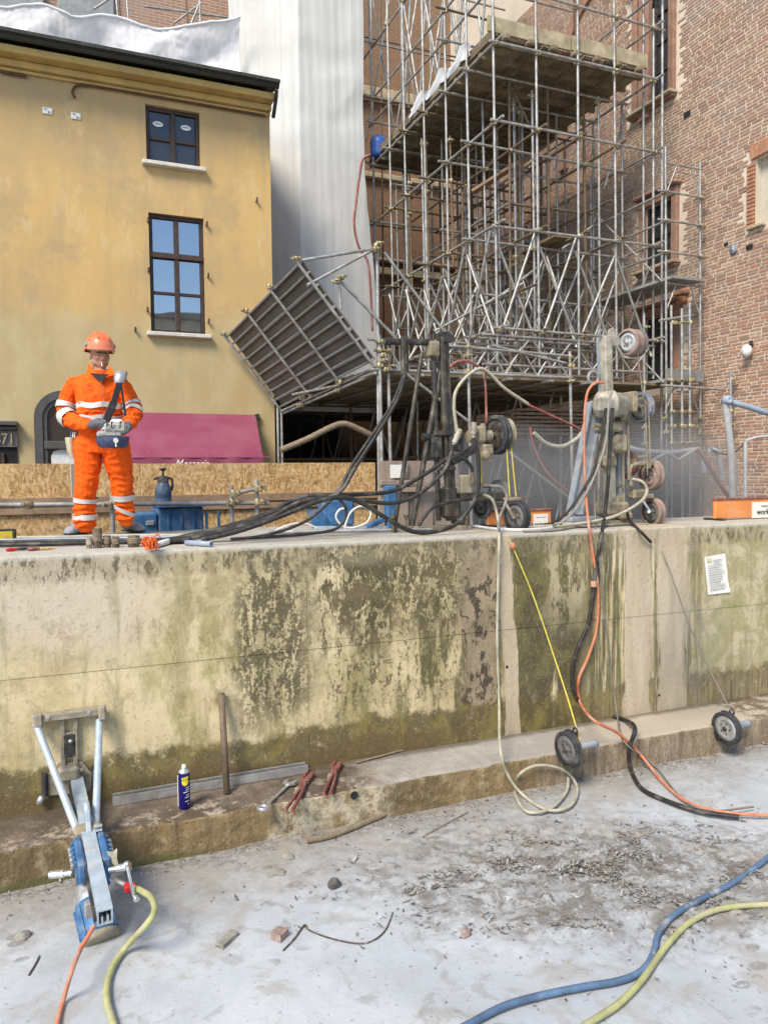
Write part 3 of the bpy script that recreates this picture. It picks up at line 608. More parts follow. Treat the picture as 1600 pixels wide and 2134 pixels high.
def window(parent, R, cols, rows, mat_pane, yb, group_gap=.055, sill=True, double=None):
    x0, x1, z0, z1 = R; y = yb
    fr = MB(); w_ = .065
    fr.box(((x0+x1)/2, y, z1-w_/2), (x1-x0-.004, .07, w_), bev=.006); fr.box(((x0+x1)/2, y, z0+w_/2), (x1-x0-.004, .07, w_), bev=.006)
    for x in (x0+w_/2, x1-w_/2): fr.box((x, y, (z0+z1)/2), (w_, .066, z1-z0-2*w_), bev=.006)
    f = fr.build('window_frame', MT['window_frame'], parent)
    zs = [z0+w_]+list(rows)+[z1-w_]; xs_ = [x0+w_, (x0+x1)/2, x1-w_] if cols == 2 else [x0+w_, x1-w_]
    mu = MB(); mu.box(((x0+x1)/2, y-.008, (z0+z1)/2), (.085, .075, z1-z0-2*w_), bev=.008)
    for r_ in rows: mu.box(((x0+x1)/2, y+.002, r_), (x1-x0-2*w_, .06, .05), bev=.006)
    mu.build('glazing_bar', MT['window_frame'], f)
    for i in range(len(xs_)-1):
        for j in range(len(zs)-1):
            tilt = random.uniform(-.004, .004)
            MB().box(((xs_[i]+xs_[i+1])/2, y+.012, (zs[j]+zs[j+1])/2), (xs_[i+1]-xs_[i]-.02, .006, zs[j+1]-zs[j]-.02), (V((1, tilt, 0)).normalized(), V((-tilt, 1, 0)).normalized(), V((0, 0, 1)))).build('pane', mat_pane, f)
    if sill: MB().box(((x0+x1)/2, YF-.03, z0-.035), (x1-x0+.16, .2, .07), bev=.01).build('sill', MT['stone_sill'], parent)
    MB().box(((x0+x1)/2, y+.3, (z0+z1)/2), (x1-x0+.1, .01, z1-z0+.1)).build('dark_room', MT['dark_interior'], f)
    return f
h_ = WU[3]-WU[2]; fu = window(house, WU, 2, [WU[2]+h_*.46], MT['pane_dark'], YF+.11)
h_ = WLo[3]-WLo[2]; fl = window(house, WLo, 2, [WLo[2]+h_*.345, WLo[2]+h_*.66], MT['pane_mirror'], YF+.11)
MB().box(((WLo[0]+WLo[1])/2, YF+.07, WLo[2]+h_*.66), (WLo[1]-WLo[0]-.02, .05, .10), bev=.01).build('transom', MT['window_frame'], fl)
for px_, py_ in ((329, 258), (387, 266)):
    p = P(px_, py_, 'Y', YF+.105); MB().prism([p+V((.09*math.cos(t), 0, .048*math.sin(t))) for t in np.linspace(0, 6.283, 25)[:-1]], (0, -.003, 0)).build('window_sticker', MT['white_paper'], fu)
    mb = MB(); mb.box(p+V((.0, -.005, .006)), (.11, .003, .022)); mb.build('sticker_print', MT['blue_grey_duct'], fu)
# cornice, gutter, pipe
for z0, z1, pr, nm in ((ZW+.02, ZW+.13, .14, 'cornice_band'), (ZW+.13, ZW+.25, .36, 'cornice_band'), (ZW-.04, ZW+.02, .06, 'cornice_band')):
    MB().box(((XC-14)/2, YF-pr/2+.01, (z0+z1)/2), (XC+14+pr*.1, pr+.02, z1-z0-.004), bev=.012).build(nm, MT['cornice'], house)
mb = MB(); gy, gz = YF-.46, ZW+.33
sec = [V((0, gy+.07*math.cos(a), gz+.06*math.sin(a))) for a in np.linspace(math.pi, 2*math.pi, 9)]
mb.prism([q+V((XC+.06, 0, 0)) for q in sec]+[V((XC+.06, gy+.07, gz+.012)), V((XC+.06, gy-.07, gz+.012))], (-18, 0, 0)); mb.build('gutter', MT['gutter'], house)
mb = MB(); mb.path([(XC+.02, gy, gz-.08), (XC+.03, gy+.1, gz-.2), (XC+.04, YF-.12, gz-.42)], .035, 10); mb.build('downpipe', MT['gutter'], house)
MB().box(((XC-14)/2, YF+1.5, ZW+.66), (XC+14.1, 4.3, .05), (V((1, 0, 0)), V((0, .989, .148)), V((0, -.148, .989)))).build('roof', MT['roof_tile'], house)
tm = MB(); n_ = 8
for k, (L0, L1) in enumerate(((0, .42),)):
    a_ = np.linspace(0, math.pi, n_); o1 = [V((.085*math.cos(a), 0, .040*math.sin(a))) for a in a_]; o2 = [V((.068*math.cos(a), 0, .026*math.sin(a))) for a in a_]
    ring = o1+o2[::-1]; tm.prism(ring, V((0, .42, .06)))
tile_me = tm.mesh('roof_tile', MT['roof_tile'])
for i in range(74):
    for j in range(2):
        link_mesh('roof_tile', tile_me, house, (XC-.02-.2*i+random.uniform(-.015, .015), gy-.07+.34*j+random.uniform(-.02, .02), gz-.012+.05*j+random.uniform(0, .012)), Quaternion((0, 0, 1), random.uniform(-.04, .04)))
pa = [P(156, 203, 'Y', YF-.05), P(151, 190, 'Y', YF-.05), P(160, 178, 'Y', YF-.05), P(185, 177, 'Y', YF-.05)]; pe = P(552, 240, 'Y', YF-.05)
MB().path(pa+[P(300, 196, 'Y', YF-.05), pe], .022, 8).build('copper_pipe', MT['copper_pipe'], house)
MB().path([P(0, 148, 'Y', YF-.05), P(55, 158, 'Y', YF-.05)], .025, 8).build('copper_pipe', MT['copper_pipe'], house)
for px_, py_ in ((308, 462), (430, 470), (309, 566), (433, 577), (434, 672), (534, 420), (282, 690), (307, 648)):
    p = P(px_, py_, 'Y', YF); mb = MB(); mb.box(p+V((0, -.03, 0)), (.03, .07, .025)); mb.box(p+V((0, -.065, .02)), (.035, .02, .09), bev=.006); mb.build('shutter_hinge', MT['copper_pipe'] if px_ not in (282,) else MT['dark_metal'], house)
for (px_, py_), key in (((99, 230), 'pl1'), ((158, 241), 'pl2')):
    p = P(px_, py_, 'Y', YF-.012); pl = MB().box(p, (.155, .012, .105), bev=.003).build('number_plate', MT['white_paper'], house)
    put_text(key, MT['black_ink'], pl, p+V((-.03, -.009, .022)), (.42, 0, 0), (0, 0, 1)).scale = (.42,)*3
    put_text('bu', MT['black_ink'], pl, p+V((.035, -.009, -.026)), (.42, 0, 0), (0, 0, 1)).scale = (.42,)*3
# arched shop window
ac = P(134, 880, 'Y', YF); ar = (P(134, 880, 'Y', YF).x-P(71, 880, 'Y', YF).x)
ap = P(134, 815, 'Y', YF); zsp = ap.z-ar
def arch_poly(r, y, zb): return [V((ac.x-r, y, zb))]+[V((ac.x+r*math.cos(a), y, zsp+r*math.sin(a))) for a in np.linspace(math.pi, 0, 19)]+[V((ac.x+r, y, zb))]
aw = MB()
o1, o2 = arch_poly(ar, YF-.1, ZS), arch_poly(ar-.13, YF-.1, ZS)
for k in range(len(o1)-1): aw.prism([o1[k], o1[k+1], o2[k+1], o2[k]], (0, .12, 0))
o1, o2 = arch_poly(ar-.13, YF-.07, ZS), arch_poly(ar-.2, YF-.07, ZS)
for k in range(len(o1)-1): aw.prism([o1[k], o1[k+1], o2[k+1], o2[k]], (0, .09, 0))
zt = P(100, 928, 'Y', YF).z
aw.box((ac.x, YF-.06, zt), (2*ar-.3, .09, .14), bev=.012)
awf = aw.build('arched_window', MT['door_frame'], house)
MB().prism(arch_poly(ar-.19, YF-.02, ZS), (0, .01, 0)).build('pane', MT['pane_arch'], awf)
zc_ = P(100, 936, 'Y', YF).z; wp = [V((ac.x-ar+.25, YF-.035, ZS)), V((ac.x-ar+.25, YF-.035, zc_-.12)), V((ac.x-ar+.29, YF-.035, zc_-.04)), V((ac.x-ar+.40, YF-.035, zc_)), V((ac.x+ar-.40, YF-.035, zc_)), V((ac.x+ar-.25, YF-.035, zc_-.12)), V((ac.x+ar-.25, YF-.035, ZS))]
MB().prism(wp, (0, .012, 0)).build('white_panel', MT['white_plastic'], awf)
# shop portal with bronze digits
por = MB(); xr_ = P(39, 900, 'Y', YF).x; zt_ = P(20, 879, 'Y', YF).z; zb_ = P(20, 932, 'Y', YF).z
por.box((xr_-1.4, YF-.10, zt_-.035), (2.8, .24, .07), bev=.01); por.box((xr_-1.4, YF-.07, zt_-.115), (2.78, .18, .07), bev=.02)
pf = por.build('shop_portal', MT['door_frame'], house)
MB().box((xr_-1.4, YF-.03, (zt_-.15+zb_)/2), (2.76, .1, zt_-.15-zb_), bev=.006).build('sign_board', MT['sign_board'], house)
MB().box((xr_-1.4, YF-.012, (zb_+ZS)/2), (2.74, .03, zb_-ZS)).build('doorway', MT['dark_interior'], house)
for k in range(4): MB().box((xr_-.25-.35*k, YF-.05, (zb_+ZS)/2-.05), (.06, .05, zb_-ZS-.1), bev=.01).build('door_stile', MT['window_frame'], house)
put_text('num', MT['bronze_letter'], house, P(2, 915, 'Y', YF-.11), (1, 0, 0), (0, 0, 1), 'digits').scale = (.80, .95, 1)
# awning
awn = thing('awning', 'magenta shop awning with cursive white lettering on the yellow house', 'awning', (1, YF, 0))
tl, tr_ = P(178, 857, 'Y', YF-.03), P(533, 866, 'Y', YF-.03); zb2 = P(545, 952, 'Y', YF-.95).z; xr2 = P(548, 950, 'Y', YF-.95).x
mb = MB()
def awf_(u, v):
    sag = -.035*math.sin(math.pi*v)*(1+.3*math.sin(u*9)); xl = tl.x+(tl.x-.02-tl.x)*v; x = (tl.x*(1-u)+tr_.x*u)+(xr2-tr_.x)*v*u
    return (x, tl.y-.92*v, tl.z*(1-v)+zb2*v+sag)
mb.grid(awf_, 24, 10)
mb.grid(lambda u, v: (awf_(u, 1)[0], tl.y-.92-.01*math.sin(u*40), zb2-.24*v), 60, 3)
mb.build('awning_cloth', MT['awning_cloth'], awn)
for x_ in (tl.x, xr2):
    MB().path([(x_-.1, YF-.02, tl.z-.25), (x_-.12, YF-.5, (tl.z+zb2)/2-.16), (x_-.1, YF-.9, zb2-.06)], .018, 8).build('awning_arm', MT['dark_metal'], awn)
MB().tube((tl.x-.05, YF-.94, zb2-.01), (xr2+.12, YF-.94, zb2-.01), .016).build('front_bar', MT['awning_cloth'], awn)
MB().box((tr_.x+.02, YF-.04, tr_.z-.03), (.08, .1, .12), bev=.01).build('wall_bracket', MT['dark_metal'], awn)
p_ = P(399, 967, 'Y', YF-.975); put_text('awn', MT['white_paper'], awn, p_, (1, 0, 0), (0, 0, 1)).scale = (.66, .85, 1)
# ------------------------------------------------------------------ brick building on the right, facing -X
bw = thing('brick_building', 'tall red brick building on the right with dark windows in terracotta surrounds', 'building', (XR, 13, ZS))
def yz(px, py): p = P(px, py, 'X', XR); return p.y, p.z
def yrect(pn, pf, yt, yb):
    # near edge px, far edge px, heights read on the near edge
    n0, f0 = yz(pn, (yt+yb)/2)[0], yz(pf, (yt+yb)/2)[0]
    return (n0, f0, yz(pn, yb)[1], yz(pn, yt)[1])
B1 = yrect(1396, 1331, -60, 195); B2 = yrect(1402, 1346, 410, 545); B3 = yrect(1407, 1346, 650, 800)
NI = yrect(1640, 1574, 300, 447)
holes_b = [B1, B2, B3, NI]
mb = MB(); holed(mb, 'X', XR+.008, 2, 24, ZS, 15, holes_b, .28); mb.build('mortar_wall', MT['mortar'], bw)
# bricks laid one by one
rows, rh, bl = [], .0605, .222
tints = [(.36, .195, .14), (.40, .23, .17), (.31, .17, .13), (.43, .27, .20), (.25, .155, .13), (.34, .215, .175), (.39, .20, .14), (.46, .33, .26)]
keep = [(h[0]-.2, h[1]+.2, h[2]-.12, h[3]+.22) for h in (B1, B2, B3)] + [(NI[0]-.1, NI[1]+.13, NI[2]-.02, NI[3]+.14)]
bricks = []
for r in range(int((11.6-ZS)/rh)):
    z = ZS+r*rh; y = 7.6+(.13 if r % 2 else 0)+random.uniform(-.02, .02)
    while y < 22.5:
        L = bl*(1 if random.random() > .22 else .5)*random.uniform(.93, 1.05)
        if not any(k[0]-L < y < k[1] and k[2]-rh < z < k[3] for k in keep):
            bricks.append((y, L, z+random.uniform(-.002, .002), .004*random.random()+.0015, random.randrange(8), .0435*random.uniform(.86, 1.08)))
        y += L+.018
def brick_geo(y, L, z, pr, hb, j=None):
    j = [random.uniform(-.003, .003) for _ in range(4)] if j is None else j
    return [(XR+.01, y, z), (XR+.01, y+L, z), (XR+.01, y+L, z+hb), (XR+.01, y, z+hb), (XR-pr, y+.003+j[0], z+.003), (XR-pr, y+L-.003+j[1], z+.003+j[2]), (XR-pr+j[3]*.5, y+L-.003, z+hb-.003), (XR-pr, y+.003, z+hb-.003+j[2])]
BF = [(4, 7, 6, 5), (0, 4, 5, 1), (1, 5, 6, 2), (2, 6, 7, 3), (3, 7, 4, 0)]
def tint_mesh(name, vs, fs, cols, o):
    me = bpy.data.meshes.new(name); A = np.array(vs, dtype=np.float32)-np.array(o, dtype=np.float32); me.from_pydata(A.tolist(), [], fs); me.materials.append(MT['brick_piece'])
    at = me.color_attributes.new('tint', 'FLOAT_COLOR', 'POINT'); at.data.foreach_set('color', np.array(cols, dtype=np.float32).ravel()); me.update(); return me
def near_score(b):
    p = V((XR, b[0]+b[1]/2, b[2])); q = (p.dot(CR)/p.dot(CF)*FPX+800, 1067-p.dot(CU)/p.dot(CF)*FPX)
    if not (1430 < q[0] < 1600 and 240 < q[1] < 1000): return 1e9
    return p.length/max(.2, b[1])*.25
order = sorted(range(len(bricks)), key=lambda i: near_score(bricks[i])); first = set(order[:290])
tints = [tuple((c*.9+d*.1)*e for c, d, e in zip(t_, (.30, .235, .19), (1.06, 1., .86))) for t_ in tints]
proto = [tint_mesh('brick', brick_geo(0, bl, 0, .004, .054), BF, [(*t, 1)]*8, (XR, 0, 0)) for t in tints]
for i in order[:290]:
    y, L, z, pr, t, hb = bricks[i]; link_mesh('brick', proto[t], bw, (XR, y, z), None, (1, L/bl, hb/.054))
vs_, fs_, cs_ = [], [], []
for i, (y, L, z, pr, t, hb) in enumerate(bricks):
    if i in first: continue
    b = len(vs_); vs_ += brick_geo(y, L, z, pr, hb); fs_ += [tuple(b+q for q in f) for f in BF]; k = random.uniform(.85, 1.12); cs_ += [(*[(c*.78+d*.22)*k for c, d in zip(tints[t], (.30, .235, .19))], 1)]*8
link_mesh('brickwork', tint_mesh('brickwork', vs_, fs_, cs_, (XR, 13, ZS)), bw, (XR, 13, ZS), kind='stuff')
# terracotta window surrounds, frames, sills
def brick_window(R, hood=True, sill=True, bars=3, nbars=2):
    y0, y1, z0, z1 = R; w_ = .16
    mb = MB()
    for a, b in ((y0-w_, y0), (y1, y1+w_)): mb.box((XR-.01, (a+b)/2, (z0+z1)/2), (.11, b-a-.004, z1-z0+.05), bev=.01)
    mb.box((XR-.02, (y0+y1)/2, z1+.09), (.13, y1-y0+2*w_+.02, .17), bev=.01)
    if hood: mb.box((XR-.06, (y0+y1)/2, z1+.215), (.24, y1-y0+2*w_+.16, .06), bev=.02)
    s = mb.build('window_surround', MT['terracotta'], bw)
    if sill:
        mb = MB(); mb.box((XR-.08, (y0+y1)/2, z0-.03), (.24, y1-y0+2*w_+.1, .055), bev=.008); mb.build('sill', MT['stone_beige'], s)
        mb = MB(); mb.box((XR-.045, (y0+y1)/2, z0-.085), (.15, y1-y0+2*w_+.04, .05), bev=.015); mb.build('sill_moulding', MT['terracotta'], s)
    f = MB(); xb = XR+.07; fw = .05
    for a in (y0+fw/2, y1-fw/2, (y0+y1)/2): f.box((xb, a, (z0+z1)/2), (.06, fw, z1-z0))
    for k in range(bars+1): f.box((xb+.003, (y0+y1)/2, z0+fw/2+(z1-z0-fw)*k/bars), (.05, y1-y0-.002, fw*.7))
    ff = f.build('window_frame', MT['dark_metal'], bw)
    MB().box((xb+.02, (y0+y1)/2, (z0+z1)/2), (.006, y1-y0, z1-z0)).build('pane', MT['pane_dark'], ff)
    MB().box((xb+.12, (y0+y1)/2, (z0+z1)/2), (.01, y1-y0+.1, z1-z0+.1)).build('dark_room', MT['dark_interior'], ff)
brick_window(B1, bars=4); brick_window(B2, bars=2); brick_window(B3, sill=False, bars=2)
# plaster niche with its voussoir bricks
y0, y1, z0, z1 = NI; MB().box((XR+.15, (y0+y1)/2, (z0+z1)/2), (.02, y1-y0, z1-z0)).build('niche_plaster', MT['plaster_niche'], bw)
vm = MB().box((0, 0, 0), (.07, .085, .24), bev=.006).mesh('arch_brick', MT['terracotta_pale'])
for k in range(12):
    yy = y1+.05-k*.092; link_mesh('arch_brick', vm, bw, (XR-.008, yy, z1+.12+.02*math.sin(k*.3)), Quaternion((1, 0, 0), -.22+k*.03))
vm2 = MB().box((0, 0, 0), (.05, .16, .056), bev=.005).mesh('quoin_brick', MT['terracotta_pale'])
for k in range(int((z1-z0)/.068)): link_mesh('quoin_brick', vm2, bw, (XR-.006, y1+.082, z0+.03+.068*k))
MB().box((XR-.03, y1-.05, z0-.02), (.12, .34, .05), bev=.01).build('niche_sill', MT['stone_beige'], bw)
# big terracotta arch between the upper windows
cy, cz = yz(1262, 95); cy += .1
mb = MB(); Ro, Ri = 1.5, 1.22
for k in range(22):
    a, b = math.pi*k/22, math.pi*(k+1)/22
    q = [V((XR-.07, cy+r*math.cos(t), cz+.1+r*math.sin(t))) for r, t in ((Ri, a), (Ro, a), (Ro, b), (Ri, b))]; mb.prism(q, (.09, 0, 0))
mb.build('blind_arch', MT['terracotta'], bw)
mb = MB()
for s_ in (-1, 1): MB().box((XR-.035, cy+s_*1.36, cz-1.0), (.11, .28, 2.2), bev=.01).build('arch_pilaster', MT['terracotta'], bw)
mb = MB(); a_ = V((XR-.08, yz(1206, 20)[0], 12)); mb.tube(a_, V((XR-.08, a_.y, cz-1.2)), .055); mb.build('downspout', MT['copper_pipe'], bw)
# wall plate, hole, capital, lamp
p = P(1528, 519, 'X', XR-.02); MB().lathe(p, (-1, 0, 0), [(.075, -.02), (.078, .015), (.06, .022), (.02, .026), (.016, .04), (.001, .04)], 20).build('anchor_plate', MT['hose_blue'], bw)
for a in ((1431, 237, .10), (1561, 514, .08), (1512, 508, .05)):
    p = P(a[0], a[1], 'X', XR-.014); MB().box(p, (.012, a[2]*1.6, a[2])).build('putlog_hole', MT['dark_interior'], bw)
y_, z_ = yz(1425, 610); mb = MB(); mb.box((XR-.06, y_, z_), (.16, .3, .10), bev=.02); mb.box((XR-.05, y_, z_-.13), (.12, .22, .16), bev=.03); mb.build('corbel', MT['terracotta_pale'], bw)
lampw = thing('wall_lamp', 'small white globe lamp on the brick wall at right', 'lamp', P(1556, 728, 'X', XR-.1))
p = P(1556, 731, 'X', XR-.12); MB().ball(p, (.09, .09, .11), nu=14, nv=10).build('globe', MT['white_plastic'], lampw); mb = MB(); mb.tube(p+V((.02, 0, .09)), p+V((.12, 0, .14)), .02); mb.box(p+V((.10, 0, .13)), (.03, .08, .1), bev=.01); mb.build('bracket', MT['dark_metal'], lampw)
# ------------------------------------------------------------------ back wall behind the scaffold
fb = thing('far_brick_wall', 'brown brick wall with stone bands, deep in shade behind the pipe scaffold', 'wall', (6, 21, ZS))
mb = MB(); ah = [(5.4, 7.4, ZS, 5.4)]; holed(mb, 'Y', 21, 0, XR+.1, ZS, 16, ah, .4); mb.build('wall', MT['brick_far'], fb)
mb = MB()
for z_, h_, d_ in ((5.9, .22, .22), (6.2, .1, .3), (8.6, .16, .18), (10.9, .3, .25)): mb.box((5.5, 21-d_/2+.01, z_), (11, d_, h_), bev=.03)
mb.build('stone_band', MT['stone_beige'], fb)
mb = MB()
for k in range(14):
    a, b = math.pi*k/14, math.pi*(k+1)/14; q = [V((6.4+r*math.cos(t), 20.94, 4.45+r*math.sin(t))) for r, t in ((1.0, a), (1.3, a), (1.3, b), (1.0, b))]; mb.prism(q, (0, .08, 0))
mb.build('arch_ring', MT['terracotta_pale'], fb); MB().box((6.4, 21.35, 2), (2.2, .05, 7)).build('dark_opening', MT['dark_interior'], fb)
ub = thing('upper_brick_wall', 'sunlit brick wall rising above the white sheeting over the yellow roof', 'wall', (0, 19, 6))
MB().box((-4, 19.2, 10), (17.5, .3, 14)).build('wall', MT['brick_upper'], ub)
mb = MB()
for px_ in (30, 180): mb.box(P(px_, 15, 'Y', 18.98), (1.2, .12, 1.4), bev=.03)
mb.build('grey_lintel', MT['grey_paint'], ub)
# ------------------------------------------------------------------ white sheeting
def cloth_noise(x, z, s): return mnoise.noise(V((x*s, z*s*.25, s)))
sh = MB()
def tall(u, v):
    # left facet, fold, right facet; v from top to bottom
    pxl = [(485, 17.4), (628, 16.2), (705, 16.25), (764, 16.3)]
    t = u*3; k = min(int(t), 2); f = t-k; px_ = pxl[k][0]*(1-f)+pxl[k+1][0]*f; yy = pxl[k][1]*(1-f)+pxl[k+1][1]*f
    px_ += (26*v**1.5-12*(1-v)+6*math.sin(v*9))*max(0, (u-.75)*4)
    d = ray(px_, 500); x = d.x*yy/d.y; z = 13-11.6*v
    yy += .030*mnoise.noise(V((x*1.7, z*.2, 1)))+.005*mnoise.noise(V((x*7, z*.5, 4)))+.0015*math.sin(x*30+z*.4) + .05*max(0, mnoise.noise(V((x*1.2, z*1.6, 7))))
    return (x+.02*mnoise.noise(V((x*3, z*2, 2))), yy, z)
sh.grid(tall, 150, 150)
o = sh.build('scaffold_sheeting', MT['netting_tall'], label='tall hanging pale grey sheet wrapping a scaffold tower right of the yellow house', cat='sheeting')
sh = MB(); topo = [(-120, 40), (-40, 8), (0, 5), (80, 14), (150, 30), (205, 24), (250, 42), (290, 56), (345, 52), (420, 55), (465, 46), (500, 28)]
def low(u, v):
    px_ = -120+620*u; i = max(k for k in range(len(topo)-1) if topo[k][0] <= px_ or k == 0); a, b = topo[i], topo[i+1]; f = min(max((px_-a[0])/(b[0]-a[0]), 0), 1); py_ = a[1]*(1-f)+b[1]*f
    q = P(px_, py_-8*math.sin(u*23), 'Y', 16.7); zt_ = q.z; x = q.x; z = zt_*(1-v)+6.5*v
    tri = abs(((x*.75-z*.8) % 1.6)/1.6-.5)*2; tri2 = abs(((x*.6+z*.7) % 1.9)/1.9-.5)*2
    y = 16.7+.32*tri*min(1, v*4)-.24*tri2*min(1, v*4)+.05*mnoise.noise(V((x*3, z*3, 0)))+.018*mnoise.noise(V((x*12, z*12, 0)))+.10*math.sin(v*1.5)
    return (x, y, z)
sh.grid(low, 190, 60)
for k in range(1): sh.path([low(i/60, 0) for i in range(61)], .03, 6, raw=True)
sh.build('roof_sheeting', MT['netting_low'], label='low crumpled white sheet stretched along the ridge above the yellow roof', cat='sheeting')
# ------------------------------------------------------------------ scaffolding: every tube, clamp and board an object sharing its mesh
TUBE = {}
def rod(name, a, b, parent, r=.0242, mat='steel_tube', label=None):
    if mat not in TUBE: TUBE[mat] = MB().tube((0, 0, 0), (0, 0, 1), 1, n=10).mesh('tube', MT[mat])
    a, b = V(a), V(b); d = b-a
    return link_mesh(name, TUBE[mat], parent, a, V((0, 0, 1)).rotation_difference(d.normalized()), (r, r, d.length), label=label)
_c = MB(); _c.lathe((0, 0, -.03), (0, 0, 1), [(.033, 0), (.037, .008), (.037, .052), (.033, .06)], 8); _c.box((.045, 0, 0), (.05, .03, .05), bev=.006); _c.box((-.01, .045, .012), (.03, .05, .03), bev=.005); _c.tube((.055, -.045, 0), (.055, .05, 0), .008, n=6); _c.tube((.03, .05, .012), (-.045, .05, .012), .008, n=6); _c.box((.055, .05, 0), (.022, .018, .022))
CLAMP = _c.mesh('clamp', MT['coupler']); NCL = [0]
def clamp(p, parent, rz=None):
    NCL[0] += 1
    return link_mesh('clamp', CLAMP, parent, p, Quaternion((0, 0, 1), random.uniform(0, 6.28) if rz is None else rz), (1.15,)*3)
PLK = {}
def plank(a, b, w_, h_, parent, mat='wood_old', name='plank', up=(0, 0, 1)):
    a, b = V(a), V(b); t = (b-a); L = t.length; t.normalize(); u = V(up); y = u.cross(t).normalized(); u = t.cross(y)
    k = (mat,)
    if k not in PLK: PLK[k] = MB().box((0, 0, 0), (1, 1, 1)).mesh('plank', MT[mat])
    R = M4(((t.x, y.x, u.x), (t.y, y.y, u.y), (t.z, y.z, u.z))).to_quaternion()
    return link_mesh(name, PLK[k], parent, (a+b)/2, R, (L, w_, h_))
SX = [6.9+.85*i for i in range(5)]; SY = [11.5+.9*k for k in range(7)]
LV = [2.45, 4.2, 5.9, 7.2, 8.15, 8.7]
scf = thing('pipe_scaffold', 'tall dense pipe scaffold with a cantilever timber deck, in front of the brick building', 'scaffold', (8.6, 14, 1.75))
nclamp = 0; rnd = random.Random(5)
for i, x in enumerate(SX):
    for k, y in enumerate(SY):
        top = 13.5 if i == 0 else (rnd.choice((13.2, 13.5)) if k == 0 and i < 3 else rnd.uniform(7.15, 7.3) if (k > 0 and i > 0) else rnd.uniform(8.6, 9.2))
        if k == 0 and i == 4: top = 8.5
        j = .03
        rod('standard', (x+rnd.uniform(-j, j), y+rnd.uniform(-j, j), 1.75), (x+rnd.uniform(-j, j)-.012*(top-1.75), y+rnd.uniform(-j, j), top), scf, mat='steel_tube' if (i == 0 or k == 0) else rnd.choice(('steel_tube', 'steel_tube', 'rust_shade_tube')))
rod('standard', (10.45, 11.45, ZS), (10.36, 11.45, 13.4), scf)
rod('standard', (10.42, 11.9, ZS), (10.34, 11.9, 8.9), scf)
def lx(x, z): return x-.012*(z-1.75)
for z in LV:
    for k, y in enumerate(SY):
        if z > 8 and k not in (0, 2, 6): continue
        a = -.18 if k else -.1; e = rnd.uniform(.05, .3)
        if k == 3 and z == 5.9: e = -1.1
        rod('ledger', (lx(SX[0], z)+a, y-.05, z+rnd.uniform(-.03, .03)), (lx(SX[4], z)+e, y-.05, z+rnd.uniform(-.03, .03)), scf, mat='steel_tube' if k in (0, 1, 6) else rnd.choice(('steel_tube', 'rust_shade_tube')))
        for i, x in enumerate(SX):
            if (k == 0 or i == 0) or (z in (5.9, 7.4) and k < 4): clamp((lx(x, z), y-.02, z), scf)
    for i, x in enumerate(SX):
        if z > 8 and i != 0 and i != 4: continue
        rod('ledger', (lx(x, z)+.05, SY[0]-.2, z+.05), (lx(x, z)+.05, SY[6]+.35, z+.05+rnd.uniform(-.03, .03)), scf, mat='steel_tube' if i in (0, 4) else 'rust_shade_tube')
rod('ledger', (lx(SX[0], 9.6)-.2, SY[0]-.05, 9.6), (lx(SX[4], 9.6)-1.0, SY[0]-.05, 9.62), scf); rod('ledger', (lx(SX[0], 9.2)-.2, SY[0]-.05, 9.15), (lx(SX[4], 9.2)+.1, SY[0]-.05, 9.2), scf)
for z in (9.9, 11.4, 12.9):
    rod('ledger', (lx(SX[0], z)+.05, SY[0]-.2, z), (lx(SX[0], z)+.05, SY[6]+1, z), scf); rod('ledger', (lx(SX[0], z)-.3, SY[0], z+.06), (lx(SX[2], z)+.2, SY[0], z+.06), scf)
    for k in range(0, 7): clamp((lx(SX[0], z), SY[k], z), scf)
    for k in (3, 6): rod('ledger', (lx(SX[0], z)-.3, SY[k], z+.06), (lx(SX[4], z)+.2, SY[k], z+.06), scf)
# crossed braces under the lower lift
for k in (0, 1, 2, 3, 4, 6):
    for i in range(4):
        for s in (0, 1):
            if rnd.random() < .12: continue
            za, zb_ = 2.35+rnd.uniform(-.25, .1), 4.1+rnd.uniform(-.15, .25)
            rod('brace', (lx(SX[i+s], 2.5), SY[k]+.06+.05*s, za), (lx(SX[i+1-s], 4), SY[k]+.06+.05*s, zb_), scf)
for i in (0, 2, 4):
    for k in range(6):
        for s in (0, 1):
            if rnd.random() < .2: continue
            rod('brace', (lx(SX[i], 2.5)-.06-.05*s, SY[k+s], 2.3+rnd.uniform(-.2, .1)), (lx(SX[i], 4)-.06-.05*s, SY[k+1-s], 3.9+rnd.uniform(-.2, .3)), scf)
for a, b in (((1052, 150), (1110, 275)), ((1258, 395), (1302, 240)), ((1010, 640), (1235, 470)), ((905, 690), (1090, 590))): rod('brace', P(*a, 'Y', 12.6), P(*b, 'Y', 12.4), scf, mat='rust_shade_tube' if a[0] == 1052 else 'steel_tube')
# upper crossed tubes beyond the deck edge
for q in range(5):
    y = SY[q]+.4; x = SX[0]+.5
    for s in (0, 1): rod('brace', (x, y+1.0*s, 8.0+rnd.uniform(-.2, .3)), (x, y+1.0*(1-s)+.2, 12.2+rnd.uniform(-.6, .6)), scf)
for q in range(4):
    for s in (0, 1): rod('brace', (SX[0]+q*.7+.8*s, 17.5, 8), (SX[0]+q*.7+.8*(1-s), 17.5, 12.4), scf)
    rod('standard', (SX[0]+.35+q*.8, 17.9, 1.75), (SX[0]+.3+q*.8, 17.9, 13), scf); rod('standard', (SX[0]-.5+q*.8, 19.2, 1.75), (SX[0]-.5+q*.8, 19.2, 13), scf, mat='rust_shade_tube')
for z in (3.4, 5, 6.6, 8.2, 9.8, 11.4): rod('ledger', (6.2, 19.15, z), (10.8, 19.15, z), scf, mat='rust_shade_tube')
